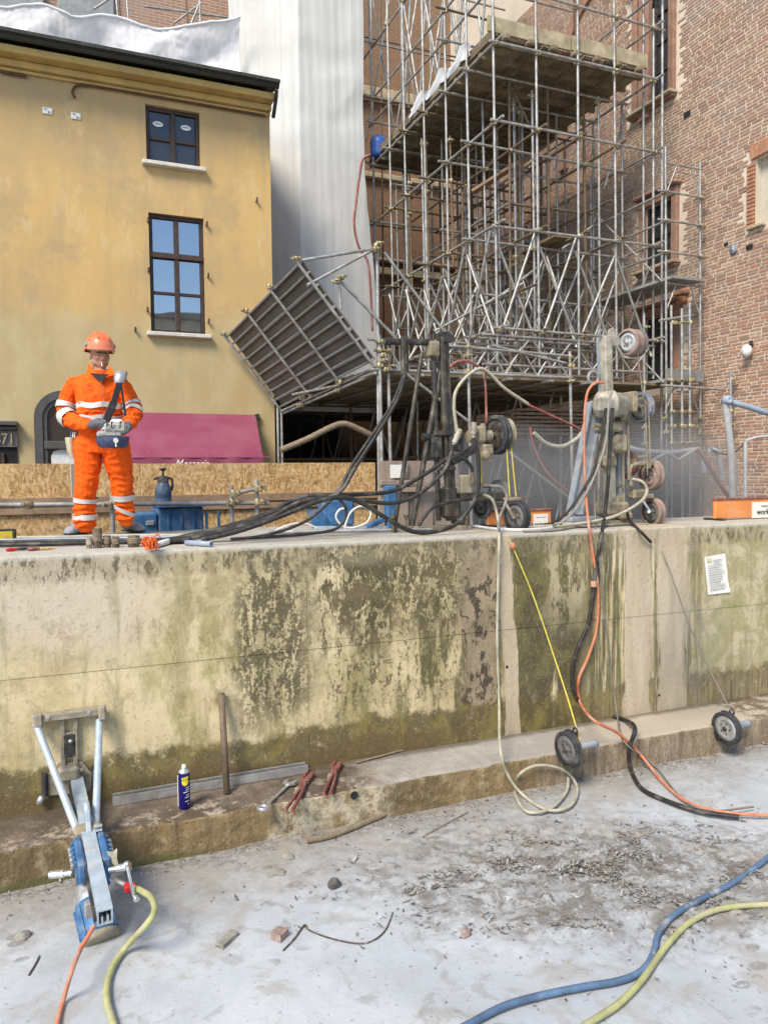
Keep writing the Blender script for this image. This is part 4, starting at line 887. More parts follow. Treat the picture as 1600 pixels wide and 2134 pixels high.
for q in range(26):
    x = rnd.uniform(SX[0]+.2, SX[4]-.1); y = rnd.uniform(SY[0]+.5, SY[6]+.2); z0_ = rnd.choice((1.75, 2.4, 4.2)); z1_ = rnd.uniform(6.6, 7.25)
    rod('prop', (x, y, z0_), (lx(x, z1_), y, z1_), scf, mat=rnd.choice(('rust_shade_tube', 'steel_tube', 'steel_tube'))); clamp((lx(x, z1_), y, z1_-.1), scf); clamp((lx(x, z0_+.6), y, z0_+1.7), scf)
for z in (3.3, 5.0, 6.5):
    for k in (1, 3, 5): rod('ledger', (lx(SX[0], z)+rnd.uniform(-.2, 1), SY[k]+.1, z), (lx(SX[4], z)-rnd.uniform(0, .9), SY[k]+.1, z+rnd.uniform(-.05, .05)), scf, mat=rnd.choice(('rust_shade_tube', 'steel_tube')))
    for i in (1, 3): rod('ledger', (lx(SX[i], z)+.1, SY[0]+rnd.uniform(0, 1.5), z+.05), (lx(SX[i], z)+.1, SY[6], z+.05), scf, mat=rnd.choice(('rust_shade_tube', 'steel_tube')))
# timber deck: boards run away from the camera
DX0, DX1, DY0 = SX[0]+.05, 10.12, SY[0]+.06; nb = 14; bw_ = (DX1-DX0)/nb
for i in range(nb):
    x = DX0+bw_*(i+.5)
    for s in range(3):
        ya = DY0+.04+1.95*s+rnd.uniform(-.03, .03); plank((x, ya, 7.40+rnd.uniform(-.012, .012)), (x, ya+1.98, 7.40+rnd.uniform(-.012, .012)), bw_-.022, .05, scf, 'wood_deck', 'deck_board')
for k in range(13):
    y = DY0+.1+.46*k; plank((DX0-.03, y, 7.32), (DX1-.03, y, 7.32), .075, .10, scf, 'wood_deck', 'joist')
for s in range(2): plank((SX[0]-.14+1.7*s, DY0, 7.55+.015*s), (SX[0]-.14+1.7*(s+1)-.03, DY0, 7.55+.01*s), .045, .25, scf, 'board_pale', 'toe_board')
for s in range(3): plank((DX0-.01, DY0+.05+1.95*s, 7.49), (DX0-.01, DY0+.05+1.95*(s+1)-.06, 7.49+.02*s), .04, .16, scf, 'wood_deck', 'toe_board')
mb = MB(); mb.grid(lambda u, v: (DX0-.05-.03*math.sin(v*5+u*20), SY[0]+.9+2.6*u, 7.48+.24*v*(1+.25*math.sin(u*17))-.02*math.sin(u*40)), 40, 5); mb.build('tarpaulin', MT['sheet_white'], scf)
for k in range(7):
    mb = MB(); mb.box((SX[0]+.2+.47*k, DY0-.02, 7.37), (.12, .16, .10), bev=.02)
    mb.build('joist_end', MT['wood_deck'], scf)
plank(P(1075, 345, 'Y', 12.8), P(1150, 290, 'Y', 14.2), .2, .05, scf, 'wood_rail', 'loose_board'); plank(P(985, 400, 'Y', 13.5), P(1080, 340, 'Y', 12.9), .2, .05, scf, 'wood_rail', 'loose_board')
plank((8.6, 11.9, 4.32), (8.6, 13.1, 4.32), .5, .05, scf, 'wood_old', 'loose_board')
tank = thing('water_tank', 'bright blue plastic barrel standing on the far end of the scaffold deck', 'barrel', (7.2, 17.0, 7.45))
p = P(789, 328, 'Y', 16.9); MB().lathe(p, (0, 0, 1), [(.15, 0), (.19, .02), (.20, .1), (.19, .2), (.20, .3), (.19, .4), (.14, .46), (.06, .47), (.06, .51), (.0005, .51)], 20).build('barrel', MT['blue_plastic'], tank)
# ------------------------------------------------------------------ protective gantry with its decked tunnel
gan = thing('scaffold_gantry', 'low decked pipe gantry forming a dark covered passage under the tall scaffold', 'scaffold', (6.2, 11, ZS))
GY = 11.0
def gp(px, py, y=GY): return P(px, py, 'Y', y)
zt1, zt0 = gp(985, 718).z, gp(985, 777).z
for px_, pt in ((789, 503), (790, 698), (811, 702), (975, 712), (1187, 732)):
    a = gp(px_, pt); x = gp(px_+ (3 if pt < 600 else 8), 1000).x; rod('post', (x, GY+(.06 if pt in (503, 702) else 0), ZS), (a.x, GY+(.06 if pt in (503, 702) else 0), a.z), gan, .027)
    for dy in (12, 30, 62): clamp(gp(px_+1, max(pt, 700)+dy), gan)
rod('beam_chord', gp(765, 706), gp(1192, 742), gan); rod('beam_chord', gp(768, 769), gp(1192, 787), gan, .026)
xa, xb_ = gp(800, 740).x, gp(1185, 760).x; n_ = 11
for i in range(n_):
    x0, x1 = xa+(xb_-xa)*i/n_, xa+(xb_-xa)*(i+1)/n_; up = i % 2; rod('lattice_bar', (x0, GY+.02, zt0 if up else zt1), (x1, GY+.02, zt1 if up else zt0), gan, .018)
rod('brace', gp(822, 761), gp(1185, 1037), gan); rod('brace', gp(800, 525), gp(930, 697), gan); rod('brace', gp(702, 578), gp(840, 720), gan); rod('brace', gp(1025, 720), gp(1180, 757), gan, mat='steel_tube')
for yy in (12.6, 14.2, 16, 18, 20):
    for k in range(7):
        x = 4.3+.78*k
        if rnd.random() < .7 and (x > 6 or yy > 15): rod('post', (x, yy, ZS), (x, yy, 1.55), gan, mat='steel_tube' if x > 6.5 and yy < 15 else 'rust_shade_tube')
    for z in (1.50, .35): rod('tie_tube', (3.9 if yy > 15 else 6.4, yy-.05, z), (9.2, yy-.05, z), gan, mat='rust_shade_tube')  # tubes further back take the dark tone, shade of the passage in their colour
    for k in range(2 if yy < 15 else 0, 5): rod('brace', (4.3+.78*k+1.4, yy+.05, -1.2), (4.3+.78*k+2.2, yy+.05, 1.6), gan); rod('brace', (4.3+.78*k+2.2, yy+.1, -1.2), (4.3+.78*k+1.4, yy+.1, 1.6), gan) if k % 2 else None
for yy in (11.5, 12.4, 13.3, 14.2, 15.1):
    z0_, z1_ = 1.86, 2.36
    rod('beam_chord', (6.6, yy, z0_), (10.3, yy, z0_), gan); rod('beam_chord', (6.6, yy, z1_), (10.3, yy, z1_), gan)
    for i in range(8): rod('lattice_bar', (6.7+.44*i, yy+.02, z0_ if i % 2 else z1_), (6.7+.44*(i+1), yy+.02, z1_ if i % 2 else z0_), gan, .018)
for k in range(34):
    y = GY+.3+.28*k
    for s in range(2): xl0 = max(4.5-(y-GY)*.19, 3.75); plank((xl0+(3.9 if s else 0), y, 1.60+rnd.uniform(-.012, .012)), (10.4 if s else xl0+3.88, y, 1.60+rnd.uniform(-.012, .012)), .262, .045, gan, 'wood_deck', 'deck_board')
for x in (4.4, 5.2, 6.0, 6.8, 7.6, 8.4): rod('deck_joist', (x, GY-.1, 1.545), (x, 20.5, 1.545), gan)
for yy in (12.6, 13.5): 
    for k in range(7): plank((7.9+.0*k, yy, .75+.075*k), (9.6, yy-.05, .75+.075*k), .25, .04, gan, 'plywood_grey', 'stacked_board')
# tubes carrying the fan
rod('outrigger', gp(629, 542), gp(790, 516), gan); rod('outrigger', gp(640, 594), gp(792, 512), gan); rod('outrigger', gp(706, 578), gp(710, 645), gan, .02)
cz0 = P(584, 858, 'Y', 14.2); rod('outrigger', gp(790, 762), cz0, gan); rod('outrigger', gp(790, 775), P(588, 862, 'Y', 14.2), gan)
for q in ((585, 860), (577, 850)): a = P(*q, 'Y', 14.2); rod('post', (a.x, 14.15, ZS), (a.x, 14.15, a.z), gan)
for q in ((784, 512, 11), (790, 508, 11), (780, 520, 11), (712, 577, 11), (703, 586, 11), (797, 740, 11), (803, 770, 11), (800, 752, 11)): clamp(P(q[0], q[1], 'Y', q[2]-.03), gan)
# ------------------------------------------------------------------ sloping catch fan
A, B, C, Dq = gp(628, 541), gp(781, 750), P(589, 846, 'Y', 14.2), P(476, 696, 'Y', 14.2)
fan = thing('catch_fan', 'tilted ribbed metal debris fan between the yellow house and the pipe scaffold', 'safety fan', (A+C)/2)
def fq(u, v, h=0):   # u from the outer edge (D-A) to the inner edge (C-B), v from far to near
    nrm = (B-A).cross(Dq-A).normalized()
    if nrm.dot(-((A+C)/2)) < 0: nrm.negate()
    return (Dq*(1-u)+C*u)*(1-v)+(A*(1-u)+B*u)*v + nrm*h
for i in range(9):
    u0, u1 = i/9+.004, (i+1)/9-.004
    mb = MB(); q = [fq(u0, 0), fq(u1, 0), fq(u1, 1), fq(u0, 1)]; mb.prism(q, fq(0, 0, -.02)-fq(0, 0)); mb.build('fan_panel', MT['fan_sheet'], fan)
for i in range(10):
    u = min(max(i/9, .012), .988); mb = MB(); mb.bar(fq(u, 0, .03), fq(u, 1, .03), .035, .06, up=tuple(fq(.5, .5, 1)-fq(.5, .5)), bev=.006); mb.build('rib', MT['grey_paint'], fan)
    if i in (2, 4, 6, 8): mb = MB(); mb.bar(fq(u+.012, 0, .03), fq(u+.012, 1, .03), .02, .045, up=tuple(fq(.5, .5, 1)-fq(.5, .5))); mb.build('rib', MT['grey_paint'], fan)
for v in (0, .36, .68, 1.0): rod('cross_tube', fq(-.02, v, .085), fq(1.03, v, .085), fan)
for v in (0, .36, .68, 1.0):
    for u in ((-.03, 1.03) if v in (.36, .68) else (-.03,)): clamp(fq(u, v, .07), fan)
for q in ((633, 830, 13.3), (708, 800, 12.2)): clamp(P(q[0], q[1], 'Y', q[2]), fan); clamp(P(q[0]-4, q[1]+14, 'Y', q[2]), fan)
rod('cross_tube', P(610, 822, 'Y', 13.4), P(710, 802, 'Y', 12.1), fan)
# ------------------------------------------------------------------ narrow frame scaffold by the brick wall
fs = thing('frame_scaffold', 'narrow frame scaffold tower standing against the brick wall at the right', 'scaffold', (10.4, 11.8, ZS))
x0_, x1_ = 9.98, 10.78
for yy in (10.9, 13.0):
    for x, t in ((x0_, 5.75), (x1_, 5.6)): rod('standard', (x+.1, yy, ZS), (x, yy, t+(.2 if yy > 12 else 0)), fs, .022)
    for z in (-.55, 1.15, 2.95, 5.05):
        rod('frame_rung', (x0_+.03, yy, z+.42), (x1_+.03, yy, z+.42), fs, .018); rod('frame_rung', (x0_+.3, yy, z+.30), (x1_-.24, yy, z+.30), fs, .014)
        rod('frame_knee', (x0_+.03, yy, z-.1), (x0_+.26, yy, z+.4), fs, .014); rod('frame_knee', (x1_+.03, yy, z-.1), (x1_-.2, yy, z+.4), fs, .014)
for z in (3.42, 1.62, -.1):
    for k in range(3): plank((x0_+.16+.25*k, 10.75, z+.03), (x0_+.16+.25*k, 13.15, z+.03), .235, .05, fs, 'grey_paint', 'plank')
plank((x0_-.02, 10.82, 1.74), (x1_+.04, 10.82, 1.74), .03, .2, fs, 'grey_paint', 'toe_board')
for z in (3.9, 4.45, 4.95): rod('guard_rail', (x0_-.2, 10.85, z), (x1_+.05, 10.85, z), fs, .02); rod('guard_rail', (x0_, 10.8, z), (x0_, 13.1, z), fs, .02)
for z in (3.9, 4.45, 4.95, .95, .7): clamp((x0_+.02, 10.88, z), fs); clamp((x1_+.03, 10.88, z), fs)
for x, y, t in ((9.86, 10.6, 2.9), (10.05, 10.55, 2.85), (9.7, 11.1, 2.85), (10.18, 10.5, 2.95), (10.98-.15, 10.2, 1.75)):
    rod('standard', (x+.06, y, ZS), (x, y, t), fs)
    for z in (.5, .8, 1.05, 1.6, 2.6):
        if z < t: clamp((x+.03, y, z), fs)
rod('tie_tube', (9.6, 10.6, 2.62), (10.3, 10.55, 2.75), fs); rod('tie_tube', (9.6, 10.55, 1.5), (10.9, 10.4, 1.45), fs)
rod('diagonal', (x0_, 10.95, 3.4), (x0_+.05, 12.9, 5.2), fs, .016); rod('diagonal', (x0_+.05, 10.95, 1.6), (x0_+.05, 12.9, 3.3), fs, .016)
# tubes above the yellow roof
us = thing('roof_pipe_scaffold', 'few scaffold pipes against the upper brick wall above the white sheeting', 'scaffold', (0, 18.3, 9))
for a, b in (((240, -30), (247, 47)), ((262, -30), (268, 44)), ((415, -30), (418, 52)), ((385, -30), (392, 52)), ((300, 12), (520, 42)), ((195, 18), (230, -5)), ((362, 48), (420, 5)), ((398, 50), (415, 8)), ((246, -20), (250, 35)), ((510, -20), (508, 20))):
    rod('tube', P(*a, 'Y', 18.2), P(*b, 'Y', 18.2), us, mat='rust_shade_tube' if a[0] in (385, 246) else 'steel_tube')
# tubes lit strip lamps deep in the passage
lg = 'strip lamps in the covered passage'
for k, (px_, py_) in enumerate(((1128, 973), (1153, 970), (1172, 969), (1189, 968))):
    a = P(px_-10, py_, 'Y', 16.5); b = P(px_+8, py_-1, 'Y', 16.5); la = thing('strip_lamp', ('leftmost lit yellow strip lamp in the row under the gantry', 'second lit yellow strip lamp from the left under the gantry', 'third lit yellow strip lamp from the left under the gantry', 'rightmost lit yellow strip lamp in the row under the gantry')[k], 'lamp', a, lg)
    MB().tube(a, b, .03).build('tube', MT['lamp_tube'], la); MB().box((a+b)/2+V((0, .02, .06)), ((b-a).length+.06, .08, .05), bev=.01).build('housing', MT['grey_paint'], la)
# ------------------------------------------------------------------ the worker
DW = 6.78
def Q(px, py, dd=0.): return D(px, py, DW+dd)
RR = V((CR.x, CR.y, 0)).normalized(); TT = V((-CF.x, -CF.y, 0)).normalized(); ZZ = V((0, 0, 1))
def turn(deg):
    a = math.radians(deg); f = TT*math.cos(a)+RR*math.sin(a); s = RR*math.cos(a)-TT*math.sin(a); return s, f     # side (viewer right), front
def loft(mb, secs, n=20, caps=True):
    vs = []
    for c, a, b in secs: vs += [V(c)+a*math.cos(2*math.pi*i/n)+b*math.sin(2*math.pi*i/n) for i in range(n)]
    m = len(secs); mb.add(vs, [(i*n+k, i*n+(k+1) % n, (i+1)*n+(k+1) % n, (i+1)*n+k) for i in range(m-1) for k in range(n)], True)
    if caps: mb.add(vs[:n], [tuple(range(n-1, -1, -1))]); mb.add(vs[-n:], [tuple(range(n))])
def limb(mb, pts, rad, n=14):
    pp = smooth_path(pts, 6); m = len(pp)-1; k = len(rad)-1
    def r(t): x = t*k; i = min(int(x), k-1); f = x-i; f = f*f*(3-2*f); return rad[i]*(1-f)+rad[i+1]*f
    mb.path(pp, r, n, raw=True); mb.ball(pp[0], rad[0]*.98, nu=n, nv=8); mb.ball(pp[-1], rad[-1]*.98, nu=n, nv=8)
    return pp, r
def remeshed(mb, voxel, smooth_it=2, mats=()):
    me = mb.mesh('remesh', []); o = bpy.data.objects.new('remesh', me); COL.objects.link(o)
    md = o.modifiers.new('r', 'REMESH'); md.mode = 'VOXEL'; md.voxel_size = voxel; md.use_smooth_shade = True
    if smooth_it: ms = o.modifiers.new('s', 'SMOOTH'); ms.factor = .5; ms.iterations = smooth_it
    bpy.context.view_layer.update(); dg = bpy.context.evaluated_depsgraph_get()
    out = bpy.data.meshes.new_from_object(o.evaluated_get(dg)); COL.objects.unlink(o); bpy.data.objects.remove(o)
    out.materials.clear()
    for m in mats: out.materials.append(m)
    return out
wk = thing('person', 'worker in orange high visibility coveralls and helmet, smoking, holding a remote control on the wall', 'person', Tp(215, 1116, 0))
S, F = turn(20); body = MB()
def sec(px, py, dd, hw, hd): return (Q(px, py, dd), S*hw, F*hd)
TOR = [sec(213, 944, 0, .15, .13), sec(213, 925, 0, .200, .142), sec(211, 900, 0, .190, .140), sec(209, 876, 0, .180, .140), sec(208, 850, -.01, .182, .145), sec(207, 825, 0, .196, .146), sec(206, 803, .01, .215, .130), sec(206, 789, .02, .195, .105), sec(207, 779, .02, .12, .09), sec(208, 770, .02, .075, .075)]
loft(body, TOR)
armR = limb(body, [Q(157, 803, .03), Q(142, 834, .04), Q(137, 864, .0), Q(158, 880, -.13), Q(184, 886, -.25)], [.082, .077, .072, .061, .052])
armL = limb(body, [Q(252, 803, .03), Q(268, 831, .05), Q(278, 856, .03), Q(275, 874, -.10), Q(267, 885, -.21)], [.080, .074, .069, .058, .049])
legR = limb(body, [Q(185, 925, 0), Q(183, 962, -.02), Q(181, 1003, -.03), Q(178, 1045, 0), Q(178, 1088, .02)], [.118, .108, .094, .088, .090])
legL = limb(body, [Q(238, 925, 0), Q(247, 960, .03), Q(254, 1000, .08), Q(258, 1045, .13), Q(261, 1079, .16)], [.124, .118, .102, .082, .070])
# neck and head, turned towards the viewer's right and tilted down
HS, HF = turn(36); HU = (ZZ*math.cos(.11)+HF*math.sin(.11)).normalized(); HF2 = HS.cross(HU).normalized(); HF2 = HF2 if HF2.dot(HF) > 0 else -HF2
HC = Q(208, 743, .0)
def hp(s, u, f): return HC+HS*s+HU*u+HF2*f
hax = (HS, HF2, HU)
body.path([Q(206, 782, .03), Q(206, 765, .02), HC-HU*.03], lambda t: .062-.006*t, 14, raw=True)
body.ball(hp(0, .045, -.012), (.079, .098, .088), hax, 18, 12); body.ball(hp(0, -.012, .022), (.066, .074, .088), hax, 16, 12); body.ball(hp(0, -.062, .045), (.045, .046, .040), hax, 14, 10)
body.ball(hp(0, -.082, .066), (.024, .020, .018), hax); body.ball(hp(0, .022, .078), (.056, .022, .016), hax)
limb(body, [hp(0, .018, .090), hp(0, -.012, .108), hp(0, -.020, .106)], [.010, .014, .013], 10)
for s in (-1, 1):
    body.ball(hp(.013*s, -.022, .098), (.011, .013, .009), hax, 8, 6); body.ball(hp(.036*s, -.012, .070), (.024, .022, .020), hax); body.ball(hp(.078*s, -.002, -.012), (.010, .022, .034), hax, 10, 8)
    body.ball(hp(.046*s, -.050, .020), (.022, .040, .034), hax)
body.ball(hp(0, -.050, .085), (.026, .016, .010), hax); body.ball(hp(0, -.060, .083), (.022, .016, .009), hax)
bme = remeshed(body, .0065, 2, [MT['hivis'], MT['skin']])
neckz = Q(206, 776).z; nv = len(bme.vertices); co = np.empty(nv*3, np.float32); no = np.empty(nv*3, np.float32)
bme.vertices.foreach_get('co', co); bme.vertices.foreach_get('normal', no); co = co.reshape(-1, 3); no = no.reshape(-1, 3)
hc = np.array(HC)
for i in range(nv):
    p = co[i]
    if p[2] > neckz-.01 and abs(p[0]-hc[0]) < .16: continue
    q = V((p[0]*7, p[1]*7, p[2]*4)); d = .013*mnoise.noise(q)+.008*(1-abs(mnoise.noise(V((p[0]*13+3, p[1]*13, p[2]*17))))*2.4)
    kn = math.exp(-((p[2]-Q(200, 1075).z)/.12)**2)+.7*math.exp(-((p[2]-Q(200, 868).z)/.06)**2); d += .010*kn*math.sin(p[2]*115+4*mnoise.noise(V((p[0]*9, p[1]*9, p[2]*6))))
    co[i] += no[i]*d
org = np.array(ORI[wk], np.float32); bme.vertices.foreach_set('co', (co-org).ravel())
mi = np.zeros(len(bme.polygons), np.int32); pc = np.empty(len(bme.polygons)*3, np.float32); bme.polygons.foreach_get('center', pc); pc = pc.reshape(-1, 3)+org
mi[(pc[:, 2] > neckz) & (np.abs(pc[:, 0]-hc[0]) < .17)] = 1
bme.polygons.foreach_set('material_index', mi); bme.update(); link_mesh('body', bme, wk)
# reflective bands
def lband(L, t0, t1, tw=0., ex=.015):
    pp, r = L; m = len(pp)-1; n = 18; vs = []; ks = 4
    for j in range(ks+1):
        t = t0+(t1-t0)*j/ks; x = t*m; i = min(int(x), m-1); c = pp[i].lerp(pp[i+1], x-i); d = (pp[min(i+2, m)]-pp[max(i-1, 0)]).normalized(); a, b = frame(d); rr = r(t)+ex
        for k in range(n):
            an = 2*math.pi*k/n; q = a*math.cos(an)+b*math.sin(an); vs.append(c+q*rr*(1+.03*math.sin(5*an+t0*30))+d*tw*q.dot(S))
    mb = MB(); mb.add(vs, [(j*n+k, j*n+(k+1) % n, (j+1)*n+(k+1) % n, (j+1)*n+k) for j in range(ks) for k in range(n)], True); mb.build('reflective_band', MT['reflective'], wk)
for L, t0, t1, tw in ((armR, .30, .40, 0), (armR, .52, .64, 0), (armL, .33, .42, 0), (armL, .50, .60, 0), (legR, .70, .76, 0), (legR, .90, .965, .0), (legL, .66, .73, 0), (legL, .85, .92, .05)): lband(L, t0, t1, tw)
def tband(y0, y1):
    n = 32; vs = []
    def at(py):
        ys = [944, 925, 900, 876, 850, 825, 803, 789, 779, 770]
        for i in range(len(ys)-1):
            if ys[i] >= py >= ys[i+1]: f = (ys[i]-py)/(ys[i]-ys[i+1]); a, b = TOR[i], TOR[i+1]; return a[0].lerp(b[0], f), a[1].lerp(b[1], f), a[2].lerp(b[2], f)
    for y in np.linspace(y0, y1, 4):
        c, a, b = at(y); e = 1+.012/a.length; e2 = 1+.013/b.length
        vs += [c+a*e*math.cos(2*math.pi*k/n)+b*e2*math.sin(2*math.pi*k/n)+V((0, 0, .008*math.sin(k*1.1))) for k in range(n)]
    mb = MB(); mb.add(vs, [(j*n+k, j*n+(k+1) % n, (j+1)*n+(k+1) % n, (j+1)*n+k) for j in range(3) for k in range(n)], True); mb.build('reflective_band', MT['reflective'], wk)
tband(852, 841); tband(877, 867)
# collar, dark shirt, zip, pocket seams
def front(px, py, off=.0):   # point on the chest front under a pixel
    c = Q(px, py, -.13-off); return c
for s, pts in ((-1, [(184, 760), (181, 775), (186, 780), (199, 781), (203, 779), (192, 768), (188, 757)]), (1, [(226, 762), (236, 772), (239, 781), (228, 783), (219, 779), (224, 771)])):
    mb = MB(); q = [Q(x, y, -.062-.03*(y-757)/24) for x, y in pts]; mb.prism(q, F*-.02); mb.build('collar', MT['hivis'], wk)
mb = MB(); mb.torus(Q(206, 775, .02), HU, .082, .018, 24, 8); mb.build('collar_band', MT['hivis'], wk)
mb = MB(); q = [Q(x, y, -.085-.045*(y-772)/20) for x, y in ((188, 777), (225, 779), (221, 785), (211, 797), (199, 788))]; mb.prism(q, F*-.02); mb.build('undershirt', MT['black_cloth'], wk)
mb = MB(); mb.path([Q(211, 792, -.137), Q(212, 815, -.158), Q(213, 845, -.166), Q(214, 872, -.166)], .0028, 5); mb.build('zip', MT['red_tool'], wk)
mb = MB(); mb.path([Q(160, 803, -.11), Q(169, 803, -.125), Q(176, 808, -.135), Q(184, 804, -.138), Q(193, 801, -.14)], .003, 5, raw=True); mb.build('pocket_flap', MT['red_tool'], wk)
# face
for s in (-1, 1):
    mb = MB(); mb.ball(hp(.031*s, .012, .083), (.014, .010, .006), hax, 10, 6); e = mb.build('eye', MT['eye_dark'], wk); mb = MB(); limb(mb, [hp(.014*s, .026, .097), hp(.032*s, .030, .093), hp(.050*s, .024, .078)], [.004, .0045, .003], 6); mb.build('eyebrow', MT['hair'], wk)
mb = MB(); limb(mb, [hp(-.024, -.056, .086), hp(0, -.054, .099), hp(.024, -.057, .086)], [.002, .004, .002], 6); mb.build('mouth', MT['lips'], wk)
mb = MB(); mb.tube(hp(-.012, -.055, .094), hp(-.022, -.085, .150), .0045, n=8); mb.build('cigarette', MT['white_paper'], wk)
mb = MB(); mb.ball(hp(0, .045, -.028), (.082, .092, .078), hax, 16, 10); mb.build('hair', MT['hair'], wk)
# helmet
hm = MB(); HCn = hp(0, .066, -.010); n = 24
vs = []; rows_ = 10
for j in range(rows_+1):
    ph = math.pi/2*j/rows_
    for k in range(n):
        an = 2*math.pi*k/n; rs, rf = .122, .150
        ridge = .006*max(0, math.cos(an*2))*math.sin(ph)
        vs.append(HCn+HS*((rs)*math.cos(an)*math.cos(ph))+HF2*((rf)*math.sin(an)*math.cos(ph))+HU*(.145*math.sin(ph)+ridge-(.03 if j == 0 and math.sin(an) < 0 else 0)))
hm.add(vs, [(j*n+k, j*n+(k+1) % n, (j+1)*n+(k+1) % n, (j+1)*n+k) for j in range(rows_) for k in range(n)], True)
b0 = [HCn+HS*(.120*math.cos(a))+HF2*(.148*math.sin(a))-HU*.002 for a in np.linspace(.15*math.pi, .85*math.pi, 13)]; b1 = [HCn+HS*(.128*math.cos(a))+HF2*(.172*math.sin(a))-HU*.006 for a in np.linspace(.15*math.pi, .85*math.pi, 13)]
k = 13; hm.add(b0+b1+[p-HU*.005 for p in b0+b1], [(i, i+1, k+i+1, k+i) for i in range(12)]+[(2*k+i, 3*k+i, 3*k+i+1, 2*k+i+1) for i in range(12)]+[(k+i, k+i+1, 3*k+i+1, 3*k+i) for i in range(12)], True)
for s in (-1, 0, 1): limb(hm, [HCn+HS*(.045*s)+HF2*(.118)+HU*.092, HCn+HS*(.038*s)+HU*.146, HCn+HS*(.045*s)-HF2*.11+HU*.10], [.006, .009, .006], 6)
he = hm.build('helmet', MT['helmet_orange'], wk)
mb = MB(); rm_ = [HCn+HS*(.123*math.cos(a))+HF2*(.151*math.sin(a))-HU*(.004 if math.sin(a) > 0 else .028) for a in np.linspace(0, 2*math.pi, 33)]; mb.path(rm_, .006, 6, raw=True, closed_caps=False); mb.build('rim', MT['helmet_orange'], he)
mb = MB()
for s in (-1, 1): mb.ball(HCn+HS*(.122*s)+HF2*.02+HU*.030, (.012, .030, .022), hax, 10, 8)
mb.build('side_clip', MT['grey_paint'], he)
vz = MB(); vv = []
for j in range(5):
    for i in range(13): a = .12*math.pi+.76*math.pi*i/12; vv.append(HCn+HS*(.134*math.cos(a))+HF2*(.185*math.sin(a)+.004)+HU*(.062-.021*j))
vz.add(vv, [(j*13+i, j*13+i+1, (j+1)*13+i+1, (j+1)*13+i) for j in range(4) for i in range(12)], True)
g = NG('visor'); MT['visor'] = g.out((.75, .45, .35), .15, alpha=.22); vz.build('visor', MT['visor'], he)
put_text('hel', MT['black_ink'], he, HCn+HS*-.108+HF2*.075+HU*.062, HS*.55+HF2*.83, HU, 'lettering')
# boots
def boot(heel, toe, mat, shaft):
    mb = MB(); h, t = V(heel), V(toe); d = t-h; d.z = 0; L = d.length; d.normalize(); s = d.cross(ZZ)
    loft(mb, [(h-d*.03+ZZ*.04, s*.036, ZZ*.038), (h+d*.02+ZZ*.055, s*.044, ZZ*.053), (h+d*.10+ZZ*.055, s*.046, ZZ*.053), (h+d*.18+ZZ*.046, s*.052, ZZ*.044), (h+d*(L-.03)+ZZ*.040, s*.050, ZZ*.038), (h+d*L+ZZ*.032, s*.030, ZZ*.026)], 16)
    mb.path([h+d*.035+ZZ*.05, V(shaft)], lambda q: .056+.006*q, 12, raw=True)
    o = tag(link_mesh('boot', remeshed_at(mb, .008, mat), wk)); so = MB(); loft(so, [(h-d*.035+ZZ*.012, s*.036, ZZ*.012), (h+d*.05+ZZ*.012, s*.047, ZZ*.012), (h+d*.18+ZZ*.012, s*.056, ZZ*.012), (h+d*(L+.008)+ZZ*.012, s*.030, ZZ*.012)], 14); so.build('sole', MT['rubber'], o)
def remeshed_at(mb, vx, mat):
    me = remeshed(mb, vx, 2, [mat]); n = len(me.vertices); c = np.empty(n*3, np.float32); me.vertices.foreach_get('co', c); c = c.reshape(-1, 3)-org; me.vertices.foreach_set('co', c.ravel()); me.update(); return me
hr = Tp(181, 1112, 0); tr0 = hr+(RR*-.35+TT*.93).normalized()*.255; boot(hr, tr0, MT['boot_blue'], Q(178, 1088, .02))
hl = Tp(263, 1108, 0); tl0 = hl+(RR*.72+TT*.55).normalized()*.255; boot(hl, tl0, MT['boot_grey'], Q(261, 1080, .15))
# gloves: palm, four bent fingers and a thumb closing on the console
def glove(wr, palm, knuck, tips, thumb):
    mb = MB(); w0, p0 = V(wr), V(palm); d = (p0-w0).normalized()
    limb(mb, [w0-d*.03, w0+d*.02, p0], [.048, .036, .040], 12); n = len(knuck); sd = (V(knuck[-1])-V(knuck[0])).normalized(); mb.ball((p0+sum((V(k) for k in knuck), V((0, 0, 0)))/n)/2, (.046, .022, .042), (sd, d.cross(sd).normalized(), d), 12, 8)
    for i, (k, t) in enumerate(zip(knuck, tips)):
        k = V(k); t = [V(q) for q in t]; limb(mb, [p0.lerp(k, .5), k]+t, [.017, .0155, .013, .011], 8)
    limb(mb, [w0+d*.02]+[V(q) for q in thumb], [.022, .017, .013], 8)
    return link_mesh('glove', remeshed_at(mb, .0048, MT['glove_grey']), wk)
wR = Q(186, 886, -.26); pR = Q(198, 884, -.30)
glove(wR, pR, [Q(207+1.5*i, 881+4.0*i, -.33+.010*i) for i in range(4)], [[Q(214+1.2*i, 882+4.2*i, -.36+.01*i), Q(217+1*i, 888+4.2*i, -.345+.01*i)] for i in range(4)], [Q(204, 875, -.31), Q(213, 876, -.33), Q(220, 879, -.345)])
wL = Q(267, 886, -.22); pL = Q(264, 892, -.27)
glove(wL, pL, [Q(264+3.0*i-5, 898-1.5*i, -.30) for i in range(4)], [[Q(262+3.2*i-6, 904-1.5*i, -.315), Q(258+3.2*i-5, 904-1.5*i, -.30)] for i in range(4)], [Q(259, 884, -.28), Q(254, 886, -.30), Q(250, 890, -.315)])
for c_, dr in ((Q(180, 886, -.235), pR-Q(158, 880, -.13)), (Q(269, 881, -.19), pL-Q(275, 874, -.10))): mb = MB(); mb.torus(c_, dr, .056, .010, 20, 8); mb.build('cuff', MT['hivis'], wk)
